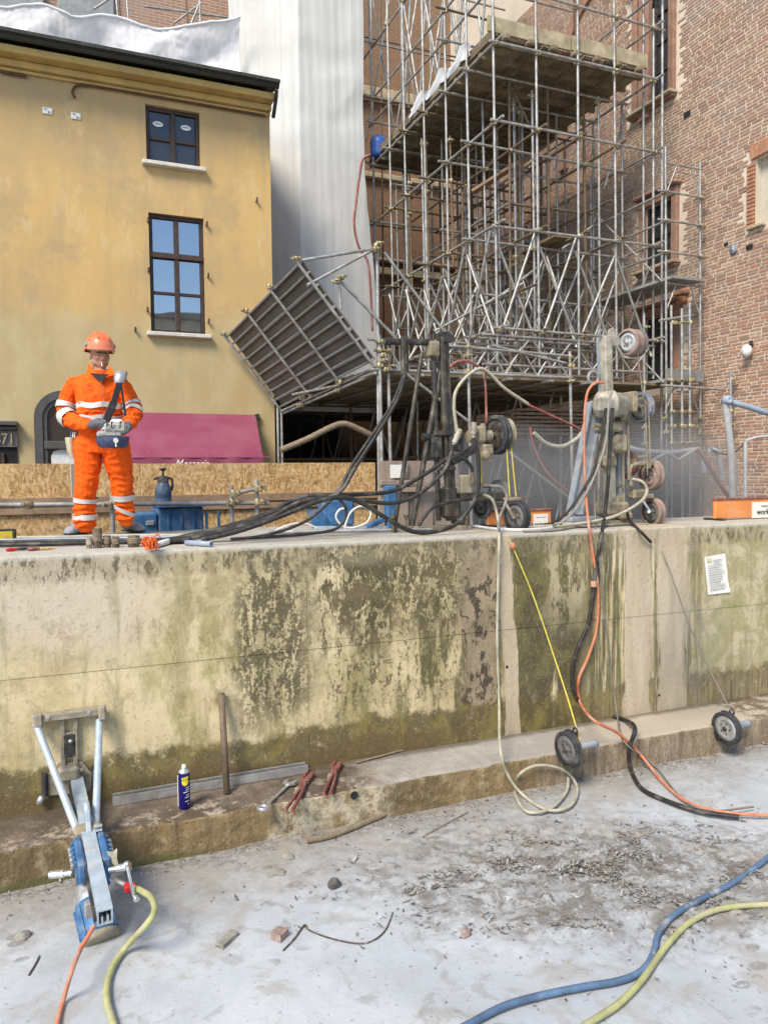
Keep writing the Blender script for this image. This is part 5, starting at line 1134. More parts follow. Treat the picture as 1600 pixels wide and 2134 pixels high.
# belt pouch
pch = thing('tool_pouch', 'pale canvas pouch with pens hanging on the hip of the worker', 'pouch', Q(150, 935, -.02)); mb = MB()
loft(mb, [(Q(153, 955, -.02), S*.022, F*.05), (Q(149, 940, -.02), S*.036, F*.07), (Q(147, 922, -.02), S*.042, F*.075), (Q(147, 912, -.02), S*.046, F*.078)], 14); mb.build('pouch_body', MT['canvas'], pch)
for k, m_ in ((0, 'blue_plastic'), (1, 'white_plastic'), (2, 'white_plastic')): mb = MB(); mb.tube(Q(147+4*k, 918, -.05), Q(149+4*k, 900-4*(k == 0), -.05), .007, n=8); mb.build('pen', MT[m_], pch)
# remote control console with strap
con = thing('remote_control', 'grey and blue remote control console slung from the strap of the worker', 'remote control', Q(235, 905, -.3))
S2, F2 = turn(20); ctr = Q(235, 915, -.30); ax2 = (S2, F2, ZZ)
mb = MB(); loft(mb, [(ctr-ZZ*.075, S2*.085, F2*.055), (ctr-ZZ*.06, S2*.12, F2*.08), (ctr, S2*.133, F2*.09), (ctr+ZZ*.02, S2*.135, F2*.092)], 8); mb.build('console_base', MT['console_blue'], con)
mb = MB(); mb.box(Q(240, 892, -.30), (.18, .15, .085), ax2, bev=.02); mb.box(Q(228, 905, -.33), (.20, .10, .05), ax2, bev=.015); cb = mb.build('console_top', MT['console_body'], con)
mb = MB(); mb.box(Q(243, 880, -.31), (.105, .10, .05), ax2, bev=.02); mb.build('display_cover', MT['white_plastic'], con)
for x in (222, 232, 250): mb = MB(); mb.tube(Q(x, 893, -.385), Q(x+1, 881, -.40), .005, n=8); mb.ball(Q(x+1, 880, -.40), .009, nu=8, nv=6); mb.build('lever', MT['dark_metal'], con)
mb = MB(); mb.tube(Q(241, 917, -.36), Q(241.5, 918, -.415), .020, n=12); mb.tube(Q(241, 920, -.405), Q(242, 931, -.41), .006, n=8); mb.build('connector', MT['white_plastic'], con)
mb = MB(); mb.torus(Q(224, 902, -.40), F2, .05, .004, 16, 6, 3.3, 6.1); mb.build('guard_hoop', MT['chrome'], con)
mb = MB(); mb.bar(Q(250, 794, -.165), Q(236, 842, -.205), .05, .012, up=F2, bev=.004); mb.bar(Q(237, 838, -.205), Q(218, 884, -.30), .062, .02, up=F2, bev=.006); mb.bar(Q(252, 800, -.16), Q(262, 868, -.20), .02, .006, up=F2); mb.build('strap', MT['black_cloth'], con)
mb = MB(); mb.box(Q(233, 852, -.225), (.06, .03, .05), ax2, bev=.008); mb.build('buckle', MT['dark_metal'], con)
mb = MB(); loft(mb, [(Q(249, 798, -.15), S2*.044, F2*.03), (Q(250, 789, -.145), S2*.052, F2*.036), (Q(252, 777, -.12), S2*.056, F2*.042), (Q(253, 774, -.08), S2*.05, F2*.05)], 8); mb.build('shoulder_pad', MT['silver_tape'], con)
# ------------------------------------------------------------------ wheels shared by the saws
def wheel(c, axis, R, w_, parent, tyre='rubber', disc='rubber_grey', hub='grease_metal', name='wheel', groove=.25):
    c = V(c); a = V(axis).normalized(); m = MB()
    m.lathe(c-a*w_/2, a, [(R*.80, 0), (R*.96, 0), (R, w_*.10), (R, w_*.30), (R*(1-.07), w_*.45), (R*(1-.07), w_*.55), (R, w_*.70), (R, w_*.90), (R*.96, w_), (R*.80, w_)], 36, caps=False)
    o = m.build(name, MT[tyre], parent)
    d = MB(); d.lathe(c-a*w_*.42, a, [(.002, 0), (R*.18, 0), (R*.2, w_*.06), (R*.45, w_*.05), (R*.48, -w_*.02), (R*.62, -w_*.02), (R*.65, w_*.05), (R*.805, w_*.05), (R*.805, w_*.80), (R*.5, w_*.80), (.002, w_*.84)], 32); d.build('disc', MT[disc], o)
    h = MB(); h.lathe(c-a*w_*.62, a, [(R*.07, 0), (R*.14, w_*.06), (R*.15, w_*.2), (R*.15, w_*1.1), (.001, w_*1.1)], 14)
    x, y = frame(a)
    for k in range(5): h.tube(c-a*w_*.5+(x*math.cos(k*1.2566)+y*math.sin(k*1.2566))*R*.33, c-a*w_*.36+(x*math.cos(k*1.2566)+y*math.sin(k*1.2566))*R*.33, R*.045, n=6)
    h.build('hub', MT[hub], o); return o
# ------------------------------------------------------------------ dark wire saw
def K(px, py, dy=0.): return P(px, py, 'Y', 6.35+dy)
ws = thing('wire_saw', 'dark greasy wire saw with tall twin column and black drive wheel on the wall', 'wire saw', K(905, 1106))
EX = V((1, 0, 0)); EY = V((0, 1, 0))
mb = MB(); mb.bar(K(826, 1103), K(975, 1101), .14, .06, bev=.006); mb.bar(K(842, 1106, .32), K(985, 1100, .32), .08, .06, bev=.006); mb.bar(K(842, 1104, .35), K(842, 1104, -.05), .07, .05); mb.bar(K(958, 1102, .35), K(958, 1102, -.05), .07, .05); mb.build('base_frame', MT['tan_metal'], ws)
for px_ in (819, 846, 972):
    mb = MB(); mb.tube(K(px_, 1112, -.06), K(px_, 1075, -.06), .012, n=8); mb.lathe(K(px_, 1080, -.06), ZZ, [(.024, 0), (.024, .03)], 6); mb.build('levelling_bolt', MT['rust_shade_tube'], ws)
mb = MB(); mb.tube(K(919, 702), K(936, 1085), .034, n=14); mb.build('column', MT['grease_metal'], ws)
mb = MB(); mb.tube(K(903, 742), K(914, 1085), .026, n=14); mb.build('column', MT['dark_metal'], ws)
mb = MB(); mb.bar(K(928, 706, .02), K(946, 1090, .02), .03, .05); mb.build('rack', MT['grease_metal'], ws)
for a, b, r in (((879, 735), (820, 1108), .020), ((930, 706), (858, 1098), .026)): mb = MB(); mb.tube(K(*a, .02), K(*b, -.04), r, n=12); mb.build('stay', MT['grease_metal'], ws)
mb = MB(); mb.tube(K(800, 711), K(900, 713), .030, n=14); mb.lathe(K(806, 711), EX, [(.038, 0), (.038, .03)], 12); mb.build('top_cylinder', MT['dark_metal'], ws)
mb = MB(); mb.box(K(901, 728), (.10, .12, .14), bev=.012); mb.build('gear_box', MT['tan_metal'], ws)
mb = MB(); mb.prism([K(915, 692, -.03), K(934, 690, -.03), K(948, 702, -.03), K(945, 712, -.03), K(916, 712, -.03)], (0, .08, 0)); mb.build('top_bracket', MT['dark_metal'], ws)
mb = MB(); mb.tube(K(838, 700, -.04), K(841, 778, -.04), .016, n=10); mb.lathe(K(841, 780, -.04), ZZ, [(.02, 0), (.026, .02), (.026, .10), (.018, .12), (.018, .2), (.028, .22), (.028, .32)], 12); mb.tube(K(848, 700, -.02), K(850, 775, -.02), .012, n=8); mb.build('hose_coupling', MT['grease_metal'], ws)
mb = MB(); mb.box(K(918, 903), (.20, .14, .05), bev=.008); mb.box(K(905, 933), (.11, .12, .20), bev=.012); mb.box(K(948, 925, -.04), (.14, .08, .14), bev=.015); mb.tube(K(880, 910, -.02), K(912, 912, -.02), .035, n=12); mb.box(K(925, 976), (.18, .14, .04), bev=.008); mb.build('carriage', MT['dark_metal'], ws)
mb = MB(); mb.prism([K(940, 960, -.02), K(985, 928, -.02), K(990, 944, -.02), K(950, 968, -.02)], (0, .05, 0)); mb.build('arm_plate', MT['dark_metal'], ws)
ax_w = V((1, .10, 0)).normalized(); wc = K(1036, 906, .05)
wheel(wc, ax_w, .190, .075, ws, 'rubber', 'dark_metal', name='drive_wheel'); wheel(wc+ax_w*.085, ax_w, .165, .05, ws, 'tan_metal', 'grease_metal', name='drive_wheel')
mb = MB(); mb.tube(K(975, 910), K(1022, 908), .055, n=18); mb.box(K(1001, 905, -.02), (.085, .12, .16), bev=.02); mb.box(K(1013, 937, -.05), (.11, .11, .10), bev=.016); mb.tube(K(1006, 882, -.05), K(1007, 898, -.05), .026, n=12); mb.lathe(K(1011, 949, -.1), (0, -1, 0), [(.05, 0), (.05, .03), (.035, .045), (.001, .045)], 8); mb.build('hydraulic_motor', MT['tan_metal'], ws)
for a, b in (((988, 880), (986, 905)), ((959, 895), (946, 923))):
    mb = MB(); mb.tube(K(*a, -.10), K(*b, -.10), .026, n=12); mb.tube(K(*b, -.10), D(0, 0, 1)*0+K(b[0]-(2 if b[0] < 970 else -1), b[1]+8, -.10), .017, n=10); mb.lathe(K((a[0]+b[0])/2, (a[1]+b[1])/2, -.10), K(*b)-K(*a), [(.031, -.012), (.031, .012)], 6); mb.build('hose_connector', MT['cream_paint'], ws)
mb = MB(); mb.box(K(970, 1012), (.12, .06, .20), bev=.01); mb.build('tool_box', MT['board_pale'], ws)
mb = MB(); mb.box(K(990, 1035), (.36, .10, .08), bev=.01); mb.box(K(1036, 1034, -.02), (.13, .09, .09), bev=.012); mb.box(K(938, 1058), (.16, .16, .2), bev=.03); mb.box(K(935, 1030), (.12, .14, .14), bev=.02); mb.build('guide_carrier', MT['grease_metal'], ws)
mb = MB(); mb.tube(K(983, 985, -.05), K(985, 1012, -.05), .019, n=10); mb.lathe(K(985, 1012, -.05), ZZ, [(.026, 0), (.026, .045), (.021, .05), (.021, .09)], 10); mb.build('water_connector', MT['rust_shade_tube'], ws); MB().tube(K(1005, 1013, -.05), K(1025, 1013, -.05), .017, n=10).build('water_connector', MT['rust_shade_tube'], ws)
wheel(K(1040, 1028, .18), V((.95, .3, 0)), .135, .05, ws, 'rubber_grey', 'grey_paint', name='guide_wheel'); wheel(K(1005, 1055, .15), V((.97, .25, 0)), .12, .05, ws, 'rubber_grey', 'dark_metal', name='guide_wheel')
gw = wheel(K(1077, 1077, -.22), V((.97, .22, 0)), .150, .075, ws, 'rubber', 'rubber_grey', name='guide_wheel')
mb = MB(); mb.bar(K(1052, 1046, -.20), K(1070, 1078, -.30), .022, .02, bev=.004); mb.tube(K(1070, 1078, -.22), K(1070, 1078, -.34), .016, n=10); mb.box(K(1066, 1040, -.1), (.14, .16, .035), bev=.008); mb.build('wheel_arm', MT['tan_metal'], ws)
mb = MB(); mb.bar(K(1070, 1040, .05), K(1125, 1032, .3), .025, .012); mb.build('feed_lath', MT['tan_metal'], ws)
# ------------------------------------------------------------------ pale wire saw
def J(px, py, dy=0.): return P(px, py, 'Y', 6.15+dy)
wp_ = thing('wire_saw', 'pale dusty wire saw with slanted blue brace and cream motor, right one on the wall', 'wire saw', J(1270, 1095))
mb = MB(); mb.bar(J(1262, 700), J(1272, 1085), .088, .09, up=(0, 1, 0), bev=.008); mb.build('column', MT['cream_paint'], wp_)
mb = MB(); mb.bar(J(1251, 702, .05), J(1256, 830, .05), .04, .10, up=(0, 1, 0), bev=.006); mb.bar(J(1284, 820, .02), J(1290, 1080, .02), .03, .06, up=(0, 1, 0)); mb.build('guide_rail', MT['brace_grey'], wp_)
mb = MB(); mb.bar(J(1241, 838, .12), J(1196, 1072, .12), .13, .05, up=(0, 1, 0), bev=.008); mb.bar(J(1229, 838, .10), J(1184, 1072, .10), .018, .075, up=(0, 1, 0)); mb.bar(J(1254, 838, .10), J(1209, 1072, .10), .018, .075, up=(0, 1, 0)); mb.bar(J(1180, 1082, .1), J(1300, 1080, .1), .16, .05, bev=.008); mb.build('slanted_brace', MT['brace_grey'], wp_)
MB().torus(J(1252, 694), EY, .030, .010, 18, 8).build('lifting_ring', MT['grey_paint'], wp_); MB().torus(J(1236, 787, .06), EY, .060, .016, 20, 8).build('lifting_ring', MT['grey_paint'], wp_)
mb = MB(); mb.prism([J(1272, 702, -.02), J(1273, 686, -.02), J(1279, 682, -.02), J(1283, 700, -.02), J(1293, 706, -.02), J(1291, 718, -.02), J(1273, 720, -.02)], (0, .05, 0)); mb.path([J(1284, 718, -.03), J(1292, 732, -.03), J(1302, 744, -.03), J(1330, 746, -.06)], .012, 8); mb.build('reel_bracket', MT['cream_paint'], wp_)
axr = V((.97, .2, .0)).normalized(); rc = J(1314, 714, -.02)
wheel(rc, axr, .135, .13, wp_, 'dusty_red', 'duct', 'alu', name='guide_reel'); wheel(rc+axr*.085, axr, .137, .03, wp_, 'rubber_grey', 'grey_paint', name='reel_flange')
mb = MB(); mb.lathe(J(1246, 843, -.05), V((1, -.25, 0)), [(.05, -.03), (.11, -.01), (.130, .01), (.130, .13), (.138, .135), (.138, .15), (.118, .155), (.118, .22), (.10, .225), (.10, .28), (.03, .29)], 28); mb.box(J(1255, 843, -.16), (.12, .05, .14), bev=.015); mb.build('electric_motor', MT['cream_paint'], wp_)
mb = MB(); mb.box(J(1312, 838, -.05), (.06, .18, .2), bev=.01); mb.box(J(1298, 842, -.15), (.14, .04, .03), bev=.006); mb.torus(J(1290, 838, -.05), V((1, -.2, 0)), .13, .012, 16, 6, .3, 2.6); mb.build('motor_mount', MT['tan_metal'], wp_)
wheel(J(1337, 850, .0), V((1, .05, 0)), .155, .06, wp_, 'wheel_blue', 'rubber_grey', name='drive_wheel')
mb = MB(); mb.box(J(1268, 890), (.21, .2, .10), bev=.02); mb.box(J(1286, 925, -.02), (.16, .16, .19), bev=.03); mb.box(J(1262, 962, .02), (.17, .17, .12), bev=.025); mb.box(J(1296, 868, -.02), (.10, .12, .10), bev=.02); mb.lathe(J(1283, 933, -.1), (0, -1, 0), [(.05, 0), (.055, .02), (.03, .05), (.001, .05)], 12); mb.tube(J(1236, 886, -.03), J(1262, 888, -.03), .02, n=10); mb.build('carriage', MT['tan_metal'], wp_)
mb = MB(); mb.path([J(1314, 1012, -.05), J(1312, 980, -.05), J(1322, 968, -.05), J(1345, 966, -.05), J(1352, 974, -.05)], .022, 8); mb.bar(J(1322, 966, -.02), J(1360, 966, -.02), .10, .035, bev=.006); mb.bar(J(1322, 952, -.03), J(1350, 950, -.03), .02, .02); mb.bar(J(1323, 968, -.03), J(1323, 950, -.03), .02, .02); mb.box(J(1330, 1030, -.02), (.20, .10, .10), bev=.02); mb.box(J(1345, 1034, -.05), (.12, .12, .05), bev=.01); mb.bar(J(1272, 1012), J(1318, 1012), .03, .03); mb.build('guide_bracket', MT['tan_metal'], wp_)
wheel(J(1357, 990, .02), V((1, .0, 0)), .155, .10, wp_, 'dusty_red', 'rock_red', name='guide_wheel'); wheel(J(1300, 968, .25), V((.9, .4, 0)), .15, .05, wp_, 'red_tool', 'rock_red', name='guide_wheel')
wheel(J(1361, 1067, -.05), V((1, .05, 0)), .140, .08, wp_, 'dusty_red', 'rubber_grey', name='guide_wheel')
mb = MB(); mb.bar(J(1338, 1041, -.1), J(1355, 1066, -.16), .025, .02, bev=.004); mb.tube(J(1352, 1066, -.06), J(1352, 1066, -.20), .018, n=10); mb.build('wheel_arm', MT['alu'], wp_)
for a_, b_ in (((1296, 870), (1300, 1060)), ((1308, 880), (1310, 1000)), ((1250, 905), (1246, 1070))): MB().tube(J(*a_, -.06), J(*b_, -.06), .014, n=8).build('guide_rod', MT['tan_metal'], wp_)
mb = MB(); mb.box(J(1275, 1060), (.28, .24, .14), bev=.03); mb.box(J(1300, 1075, -.08), (.16, .12, .1), bev=.03); mb.box(J(1268, 1088, .05), (.42, .3, .05), bev=.01); mb.box(J(1288, 1040), (.12, .12, .08), bev=.02); mb.build('foot', MT['tan_metal'], wp_)
# ------------------------------------------------------------------ hoses, cables and wires: each one a thing
def line(name, label, cat, pts, r, mat, group=None, n=8, seg=7):
    mb = MB(); mb.path(pts, r, n, seg); return mb.build(name, MT[mat], label=label, cat=cat, group=group)
def Hh(px, py, dy=0.): return P(px, py, 'Y', 6.12+dy)
hb = 'hydraulic hoses fanning out from the dark wire saw'
BL = [
 ('thick black hose dropping steeply from the top of the dark wire saw', [(845, 778), (822, 844), (748, 962), (704, 1028), (626, 1054), (560, 1078), (470, 1102), (380, 1120), (330, 1126)], .017, -.05, 'hose_black'),
 ('black hose running just beside the steep one from the dark wire saw', [(841, 782), (812, 850), (738, 962), (696, 1030), (622, 1048), (548, 1076), (455, 1104), (372, 1122), (318, 1128)], .015, 0, 'hose_black'),
 ('black hose with a high arch over the base of the dark wire saw', [(984, 984), (980, 970), (964, 955), (936, 954), (892, 984), (822, 1022), (752, 1030), (700, 1032), (640, 1034), (600, 1048), (556, 1070), (470, 1098), (370, 1121)], .018, .03, 'hose_black'),
 ('black hose sagging from the slanted cream connector of the dark saw', [(945, 926), (938, 950), (923, 984), (875, 1028), (822, 1048), (766, 1045), (704, 1038), (630, 1044), (560, 1080), (480, 1104), (400, 1122), (340, 1130)], .018, -.08, 'hose_black'),
 ('black hose looping low in front of the dark wire saw base', [(987, 912), (997, 962), (993, 1032), (954, 1089), (905, 1108), (857, 1107), (805, 1080), (752, 1048), (713, 1036), (660, 1046), (590, 1074), (500, 1106), (420, 1125)], .019, -.28, 'hose_black'),
 ('thin black hose curling back in a tight loop left of the dark saw', [(690, 1040), (704, 1039), (719, 1056), (720, 1078), (700, 1102), (650, 1112), (590, 1117), (520, 1121)], .013, -.2, 'hose_black'),
 ('thin black hose slanting down to the wall top left of the tight loop', [(704, 1030), (687, 1045), (647, 1080), (600, 1102), (540, 1118), (480, 1124)], .013, -.1, 'hose_black'),
 ('short black hose arching by the foot of the dark wire saw', [(872, 1096), (884, 1078), (905, 1056), (954, 1043), (985, 1037), (1002, 1030)], .016, -.1, 'hose_black'),
]
for lb, pts, r, dy, m_ in BL: line('hydraulic_hose', lb, 'hose', [Hh(x, y, dy) for x, y in pts], r, m_, hb)
wt = 'hoses lying along the wall top at left'
for lb, ys, r, m_ in (('dark hose along the wall top nearest the edge at left', (1136, 1134, 1130, 1128), .016, 'hose_black'), ('second dark hose along the wall top at left, behind the nearest', (1131, 1128, 1126, 1123), .016, 'hose_black'), ('blue grey hose along the wall top between dark and green hoses', (1127, 1125, 1122, 1120), .014, 'blue_grey_duct'), ('pale green hose along the wall top behind the worker boots', (1119, 1120, 1116, 1116), .013, 'hose_pale')):
    line('hose', lb, 'hose', [Tp(x, y, r+.002) for x, y in zip((-60, 90, 240, 400), ys)], r, m_, wt)
wr_ = 'hoses lying along the wall top at right'
for lb, pts, r, m_ in (('white hose curving along the wall top right of the dark saw', ((985, 1096), (1040, 1103), (1110, 1104), (1160, 1098), (1200, 1090)), .014, 'white_plastic'), ('grey hose stretched along the wall top under the pale saw', ((1090, 1107), (1160, 1104), (1200, 1098), (1260, 1095), (1320, 1092)), .014, 'hose_grey')):
    line('hose', lb, 'hose', [Tp(x, y, r) for x, y in pts], r, m_, wr_)
line('hose', 'cream hose sweeping in an arc round the foot of the pale saw', 'hose', [J(1318, 998, -.12), J(1338, 1004, -.2), J(1348, 1022, -.22), J(1335, 1045, -.25), J(1290, 1072, -.3), J(1240, 1086, -.3), J(1180, 1094, -.25), J(1135, 1097, -.2)], .015, 'hose_pale')
def over(px, py, k):   # k: w wall face, s step face, g pit floor, l ledge, j saw plane
    return {'w': lambda: Wp(px, py, .035), 's': lambda: Sp(px, py, .05), 'g': lambda: Gp(px, py, .035), 'l': lambda: Lp(px, py, .03), 'j': lambda: J(px, py, -.25), 'e': lambda: P(px, py, 'Y', YW-.05)}[k]()
def hang(name, label, cat, pts, r, mat, **k): return line(name, label, cat, [over(*p) for p in pts], r, mat, **k)
hang('hose', 'orange hose hanging down the wall from the pale saw onto the pit floor', 'hose', [(1258, 797, 'j'), (1240, 798, 'j'), (1225, 815, 'j'), (1219, 850, 'j'), (1217, 910, 'j'), (1218, 980, 'j'), (1221, 1040, 'j'), (1226, 1090, 'e'), (1233, 1140, 'w'), (1246, 1230, 'w'), (1243, 1310, 'w'), (1225, 1370, 'w'), (1206, 1415, 'w'), (1207, 1460, 'w'), (1235, 1500, 's'), (1290, 1530, 's'), (1340, 1580, 's'), (1382, 1632, 'g'), (1440, 1676, 'g'), (1530, 1696, 'g'), (1640, 1700, 'g')], .0125, 'hose_orange')
hang('cable', 'thick black cable hanging down the wall beside the orange hose', 'cable', [(1276, 850, 'j'), (1272, 900, 'j'), (1267, 1000, 'j'), (1260, 1070, 'j'), (1252, 1120, 'e'), (1241, 1190, 'w'), (1228, 1290, 'w'), (1204, 1350, 'w'), (1192, 1400, 'w'), (1200, 1452, 'w'), (1240, 1484, 'l'), (1300, 1500, 'l'), (1323, 1518, 's'), (1311, 1560, 's'), (1313, 1600, 's'), (1335, 1642, 'g'), (1380, 1666, 'g'), (1450, 1690, 'g'), (1540, 1704, 'g')], .018, 'hose_black')
hang('cable', 'long black cable drooping from the cream motor to the wall top', 'cable', [(1262, 850, 'j'), (1255, 900, 'j'), (1240, 970, 'j'), (1215, 1020, 'j'), (1180, 1070, 'j'), (1150, 1090, 'j')], .013, 'hose_black')
hang('cable', 'grey cable beside the cream motor crossing the blue brace', 'cable', [(1275, 815, 'j'), (1268, 840, 'j'), (1262, 920, 'j'), (1235, 1000, 'j'), (1200, 1060, 'j'), (1165, 1092, 'j')], .012, 'hose_grey')
hang('hose', 'pale wall hose ending in a round coil on the pit floor', 'hose', [(1008, 1030, 'j'), (1026, 1042, 'j'), (1036, 1075, 'j'), (1040, 1120, 'e'), (1038, 1200, 'w'), (1036, 1330, 'w'), (1040, 1470, 'w'), (1042, 1560, 's'), (1058, 1615, 's'), (1090, 1658, 'g'), (1140, 1688, 'g'), (1185, 1682, 'g'), (1203, 1650, 'g'), (1190, 1618, 's'), (1160, 1600, 's'), (1118, 1596, 's'), (1085, 1612, 's'), (1072, 1640, 'g'), (1082, 1675, 'g'), (1105, 1694, 'g'), (1150, 1684, 'g'), (1180, 1650, 'g'), (1184, 1622, 's')], .0125, 'hose_pale')
hang('hose', 'spiral blue and white wrapped hose bending over the wall edge', 'hose', [(1022, 1012, 'j'), (1043, 1016, 'j'), (1056, 1034, 'j'), (1050, 1056, 'j'), (1040, 1080, 'j'), (1038, 1100, 'e')], .013, 'hose_grey')
hang('cable', 'thin grey cable hanging behind the orange hose down to the pit', 'cable', [(1236, 940, 'j'), (1240, 1080, 'j'), (1246, 1130, 'e'), (1262, 1300, 'w'), (1283, 1470, 'w'), (1300, 1545, 's'), (1360, 1592, 's'), (1420, 1664, 'g'), (1480, 1690, 'g'), (1570, 1682, 'g')], .008, 'wire_grey')
hang('cable', 'dark ribbed cable flopped over the wall edge under the pale saw', 'cable', [(1305, 1060, 'j'), (1312, 1085, 'j'), (1332, 1105, 'e'), (1356, 1130, 'w')], .014, 'hose_black')
dwg = 'diamond wires'
pl1c, pl2c = P(1184, 1562, 'Y', 4.98), P(1514, 1518, 'Y', 5.0)
line('diamond_wire', 'yellow diamond wire slanting down the wall to the left pulley', 'wire', [Wp(1063, 1128, .04), Wp(1110, 1240, .12), Wp(1158, 1380, .3), P(1190, 1480, 'Y', 5.1), P(1207, 1545, 'Y', 4.99), P(1208, 1580, 'Y', 4.98)], .0065, 'wire_yellow', dwg)
line('diamond_wire', 'grey diamond wire slanting down the wall to the right pulley', 'wire', [J(1345, 1085, -.2), Wp(1384, 1160, .03), Wp(1435, 1300, .2), P(1480, 1400, 'Y', 5.25), P(1524, 1485, 'Y', 5.02), P(1540, 1530, 'Y', 4.98)], .0065, 'wire_grey', dwg)
for k, (a, b, lb) in enumerate((((1052, 885), (1062, 1035), 'yellow diamond wire hanging left from the black drive wheel'), ((1060, 880), (1075, 1035), 'yellow diamond wire hanging right from the black drive wheel'), ((1001, 935), (1003, 1005), 'short yellow diamond wire just right of the dark saw hose'))): line('diamond_wire', lb, 'wire', [K(*a, -.05 if k < 2 else .1), K(*b, -.1 if k < 2 else .1)], .0065, 'wire_yellow', dwg)
for k, (a, b, lb) in enumerate((((1329, 740), (1340, 830), 'dusty diamond wire from the top reel to the drive wheel'), ((1344, 835), (1349, 990), 'dusty diamond wire from the drive wheel to the pink wheel'), ((1351, 835), (1355, 975), 'second dusty wire right beside the one to the pink wheel'))): line('diamond_wire', lb, 'wire', [J(*a, -.12), J(*b, -.12)], .006, 'tan_metal', dwg)
mb = MB(); p = Wp(1069, 1138, .05); mb.lathe(p, ZZ, [(.001, -.03), (.025, -.02), (.02, .01), (.008, .03)], 8); mb.build('marker_tag', MT['hose_orange'], label='little orange tag on the yellow wire at the wall edge', cat='tag')
mb = MB(); p = Wp(1237, 1217, .04); mb.tube(p-ZZ*.025, p+ZZ*.025, .030, n=10); mb.build('tape_wrap', MT['hose_orange'], label='orange tape wrap holding the black cable and orange hose together', cat='tape')
# pulleys pinned to the step
for c, lb, dm in ((pl1c, 'black deflection pulley on the step with yellow wire', 'rubber'), (pl2c, 'deflection pulley with whitish slurry coated face on the step, right', 'alu')):
    t = thing('pulley', lb, 'pulley', c); axp = V((1, .06, .04)).normalized()
    wheel(c, axp, .146, .055, t, 'rubber', dm if dm != 'rubber' else 'rubber_grey', 'dark_metal')
    mb = MB(); e = c+V((.92, .12, -.03)).normalized()*.30; a = c+V((1, .1, 0))*.05; mb.path([a+(e-a)*k/10 for k in range(11)], lambda q: .033+.002*math.sin(q*60), 14, raw=True, closed_caps=False); mb.lathe(e, e-a, [(.036, -.03), (.036, 0), (.028, 0), (.026, -.08), (.0005, -.08)], 14); mb.build('axle_pipe', MT['brace_grey'], t)
    mb = MB(); mb.box(c+V((.07, .06, .10)), (.05, .12, .04), bev=.008); mb.torus(c+V((.08, .02, .13)), EX, .025, .008, 12, 6); mb.box(c+V((.03, .08, -.12)), (.05, .1, .06), bev=.008); mb.build('anchor_bracket', MT['dark_metal'], t)
# ------------------------------------------------------------------ core drill rig on the wall
cd = thing('core_drill', 'pale blue core drill rig bolted to the wall foot at lower left', 'core drill', Wp(150, 1640, 0))
r0, r1 = Wp(160, 1632, .06), D(219, 1912, 3.95); ra = (r1-r0).normalized(); rx = V((1, 0, 0)); rx = (rx-ra*rx.dot(ra)).normalized(); ru = rx.cross(ra).normalized(); ru = ru if ru.z > 0 else -ru; rax = (ra, rx, ru)
def rr_(t, sx=0, su=0): return r0+(r1-r0)*t+rx*sx+ru*su
mb = MB(); w_ = .078; th = .009
for sx, su, a, b in ((0, w_/2, w_, th), (0, -w_/2, w_, th), (w_/2-th/2, 0, th, w_-th), (-w_/2+th/2, 0, th, w_-th)): c = rr_(.5, sx, su); mb.box(c, ((r1-r0).length, a, b), rax)
mb.box(rr_(.5, .014, -.02), ((r1-r0).length-.01, .01, .04), rax); mb.box(rr_(.5, -.014, -.02), ((r1-r0).length-.01, .01, .04), rax)
mb.build('rail', MT['pale_blue_steel'], cd)
mb = MB(); mb.box(rr_(.5, -w_/2-.008, -.01), ((r1-r0).length*.98, .014, .03), rax); mb.build('gear_rack', MT['dark_metal'], cd)
for a, b, r in (((76, 1512, .05), (166, 1746), .0235), ((207, 1502, .05), (199, 1738), .0235)): mb = MB(); e = D(b[0], b[1], 4.72); s_ = Wp(*a); mb.tube(s_, e, r, n=14); mb.tube(e, e+(e-s_).normalized()*.07, .015, n=10); mb.build('strut', MT['pale_blue_steel'], cd)
tb0, tb1 = Wp(72, 1498, .035), Wp(214, 1480, .035)
mb = MB(); mb.bar(tb0, tb1, .05, .075, up=(0, 1, 0), bev=.006); d_ = (tb1-tb0).normalized(); dn = V((0, 1, 0)).cross(d_); dn = dn if dn.z < 0 else -dn
mb.build('head_bar', MT['dusty_plate'], cd)
for q in ((72, 1494), (72, 1512), (100, 1495), (186, 1484), (211, 1476), (212, 1490)): p = Wp(*q, .06); mb = MB(); mb.lathe(p, (0, -1, 0), [(.016, -.02), (.016, .012), (.010, .014), (.010, .022), (.001, .022)], 6, smooth=False); mb.build('bolt', MT['alu'], cd)
for q in ((74, 1503), (206, 1486)): mb = MB(); mb.box(Wp(q[0]+7, q[1], .065), (.05, .05, .10), bev=.01); mb.build('clevis', MT['dusty_plate'], cd)
for q in ((112, 1491), (172, 1482), (128, 1500), (157, 1495)): MB().lathe(Wp(*q, .062), (0, -1, 0), [(.009, -.002), (.009, .0012)], 10).build('bolt_hole', MT['dark_interior'], cd)
mb = MB(); mb.bar(Wp(130, 1490, .02), Wp(132, 1600, .02), .03, .04, up=(0, 1, 0), bev=.004); mb.bar(Wp(157, 1488, .02), Wp(158, 1600, .02), .03, .04, up=(0, 1, 0), bev=.004); mb.bar(Wp(144, 1526, .02), Wp(145, 1540, .02), .06, .03, up=(0, 1, 0)); mb.build('base_slot', MT['dusty_plate'], cd)
MB().box(Wp(145, 1553, .03), (.075, .03, .155), bev=.006).build('slot_cover', MT['dark_metal'], cd)
MB().lathe(Wp(147, 1545, .05), (0, -1, 0), [(.014, 0), (.014, .012), (.001, .014)], 10).build('bolt', MT['alu'], cd)
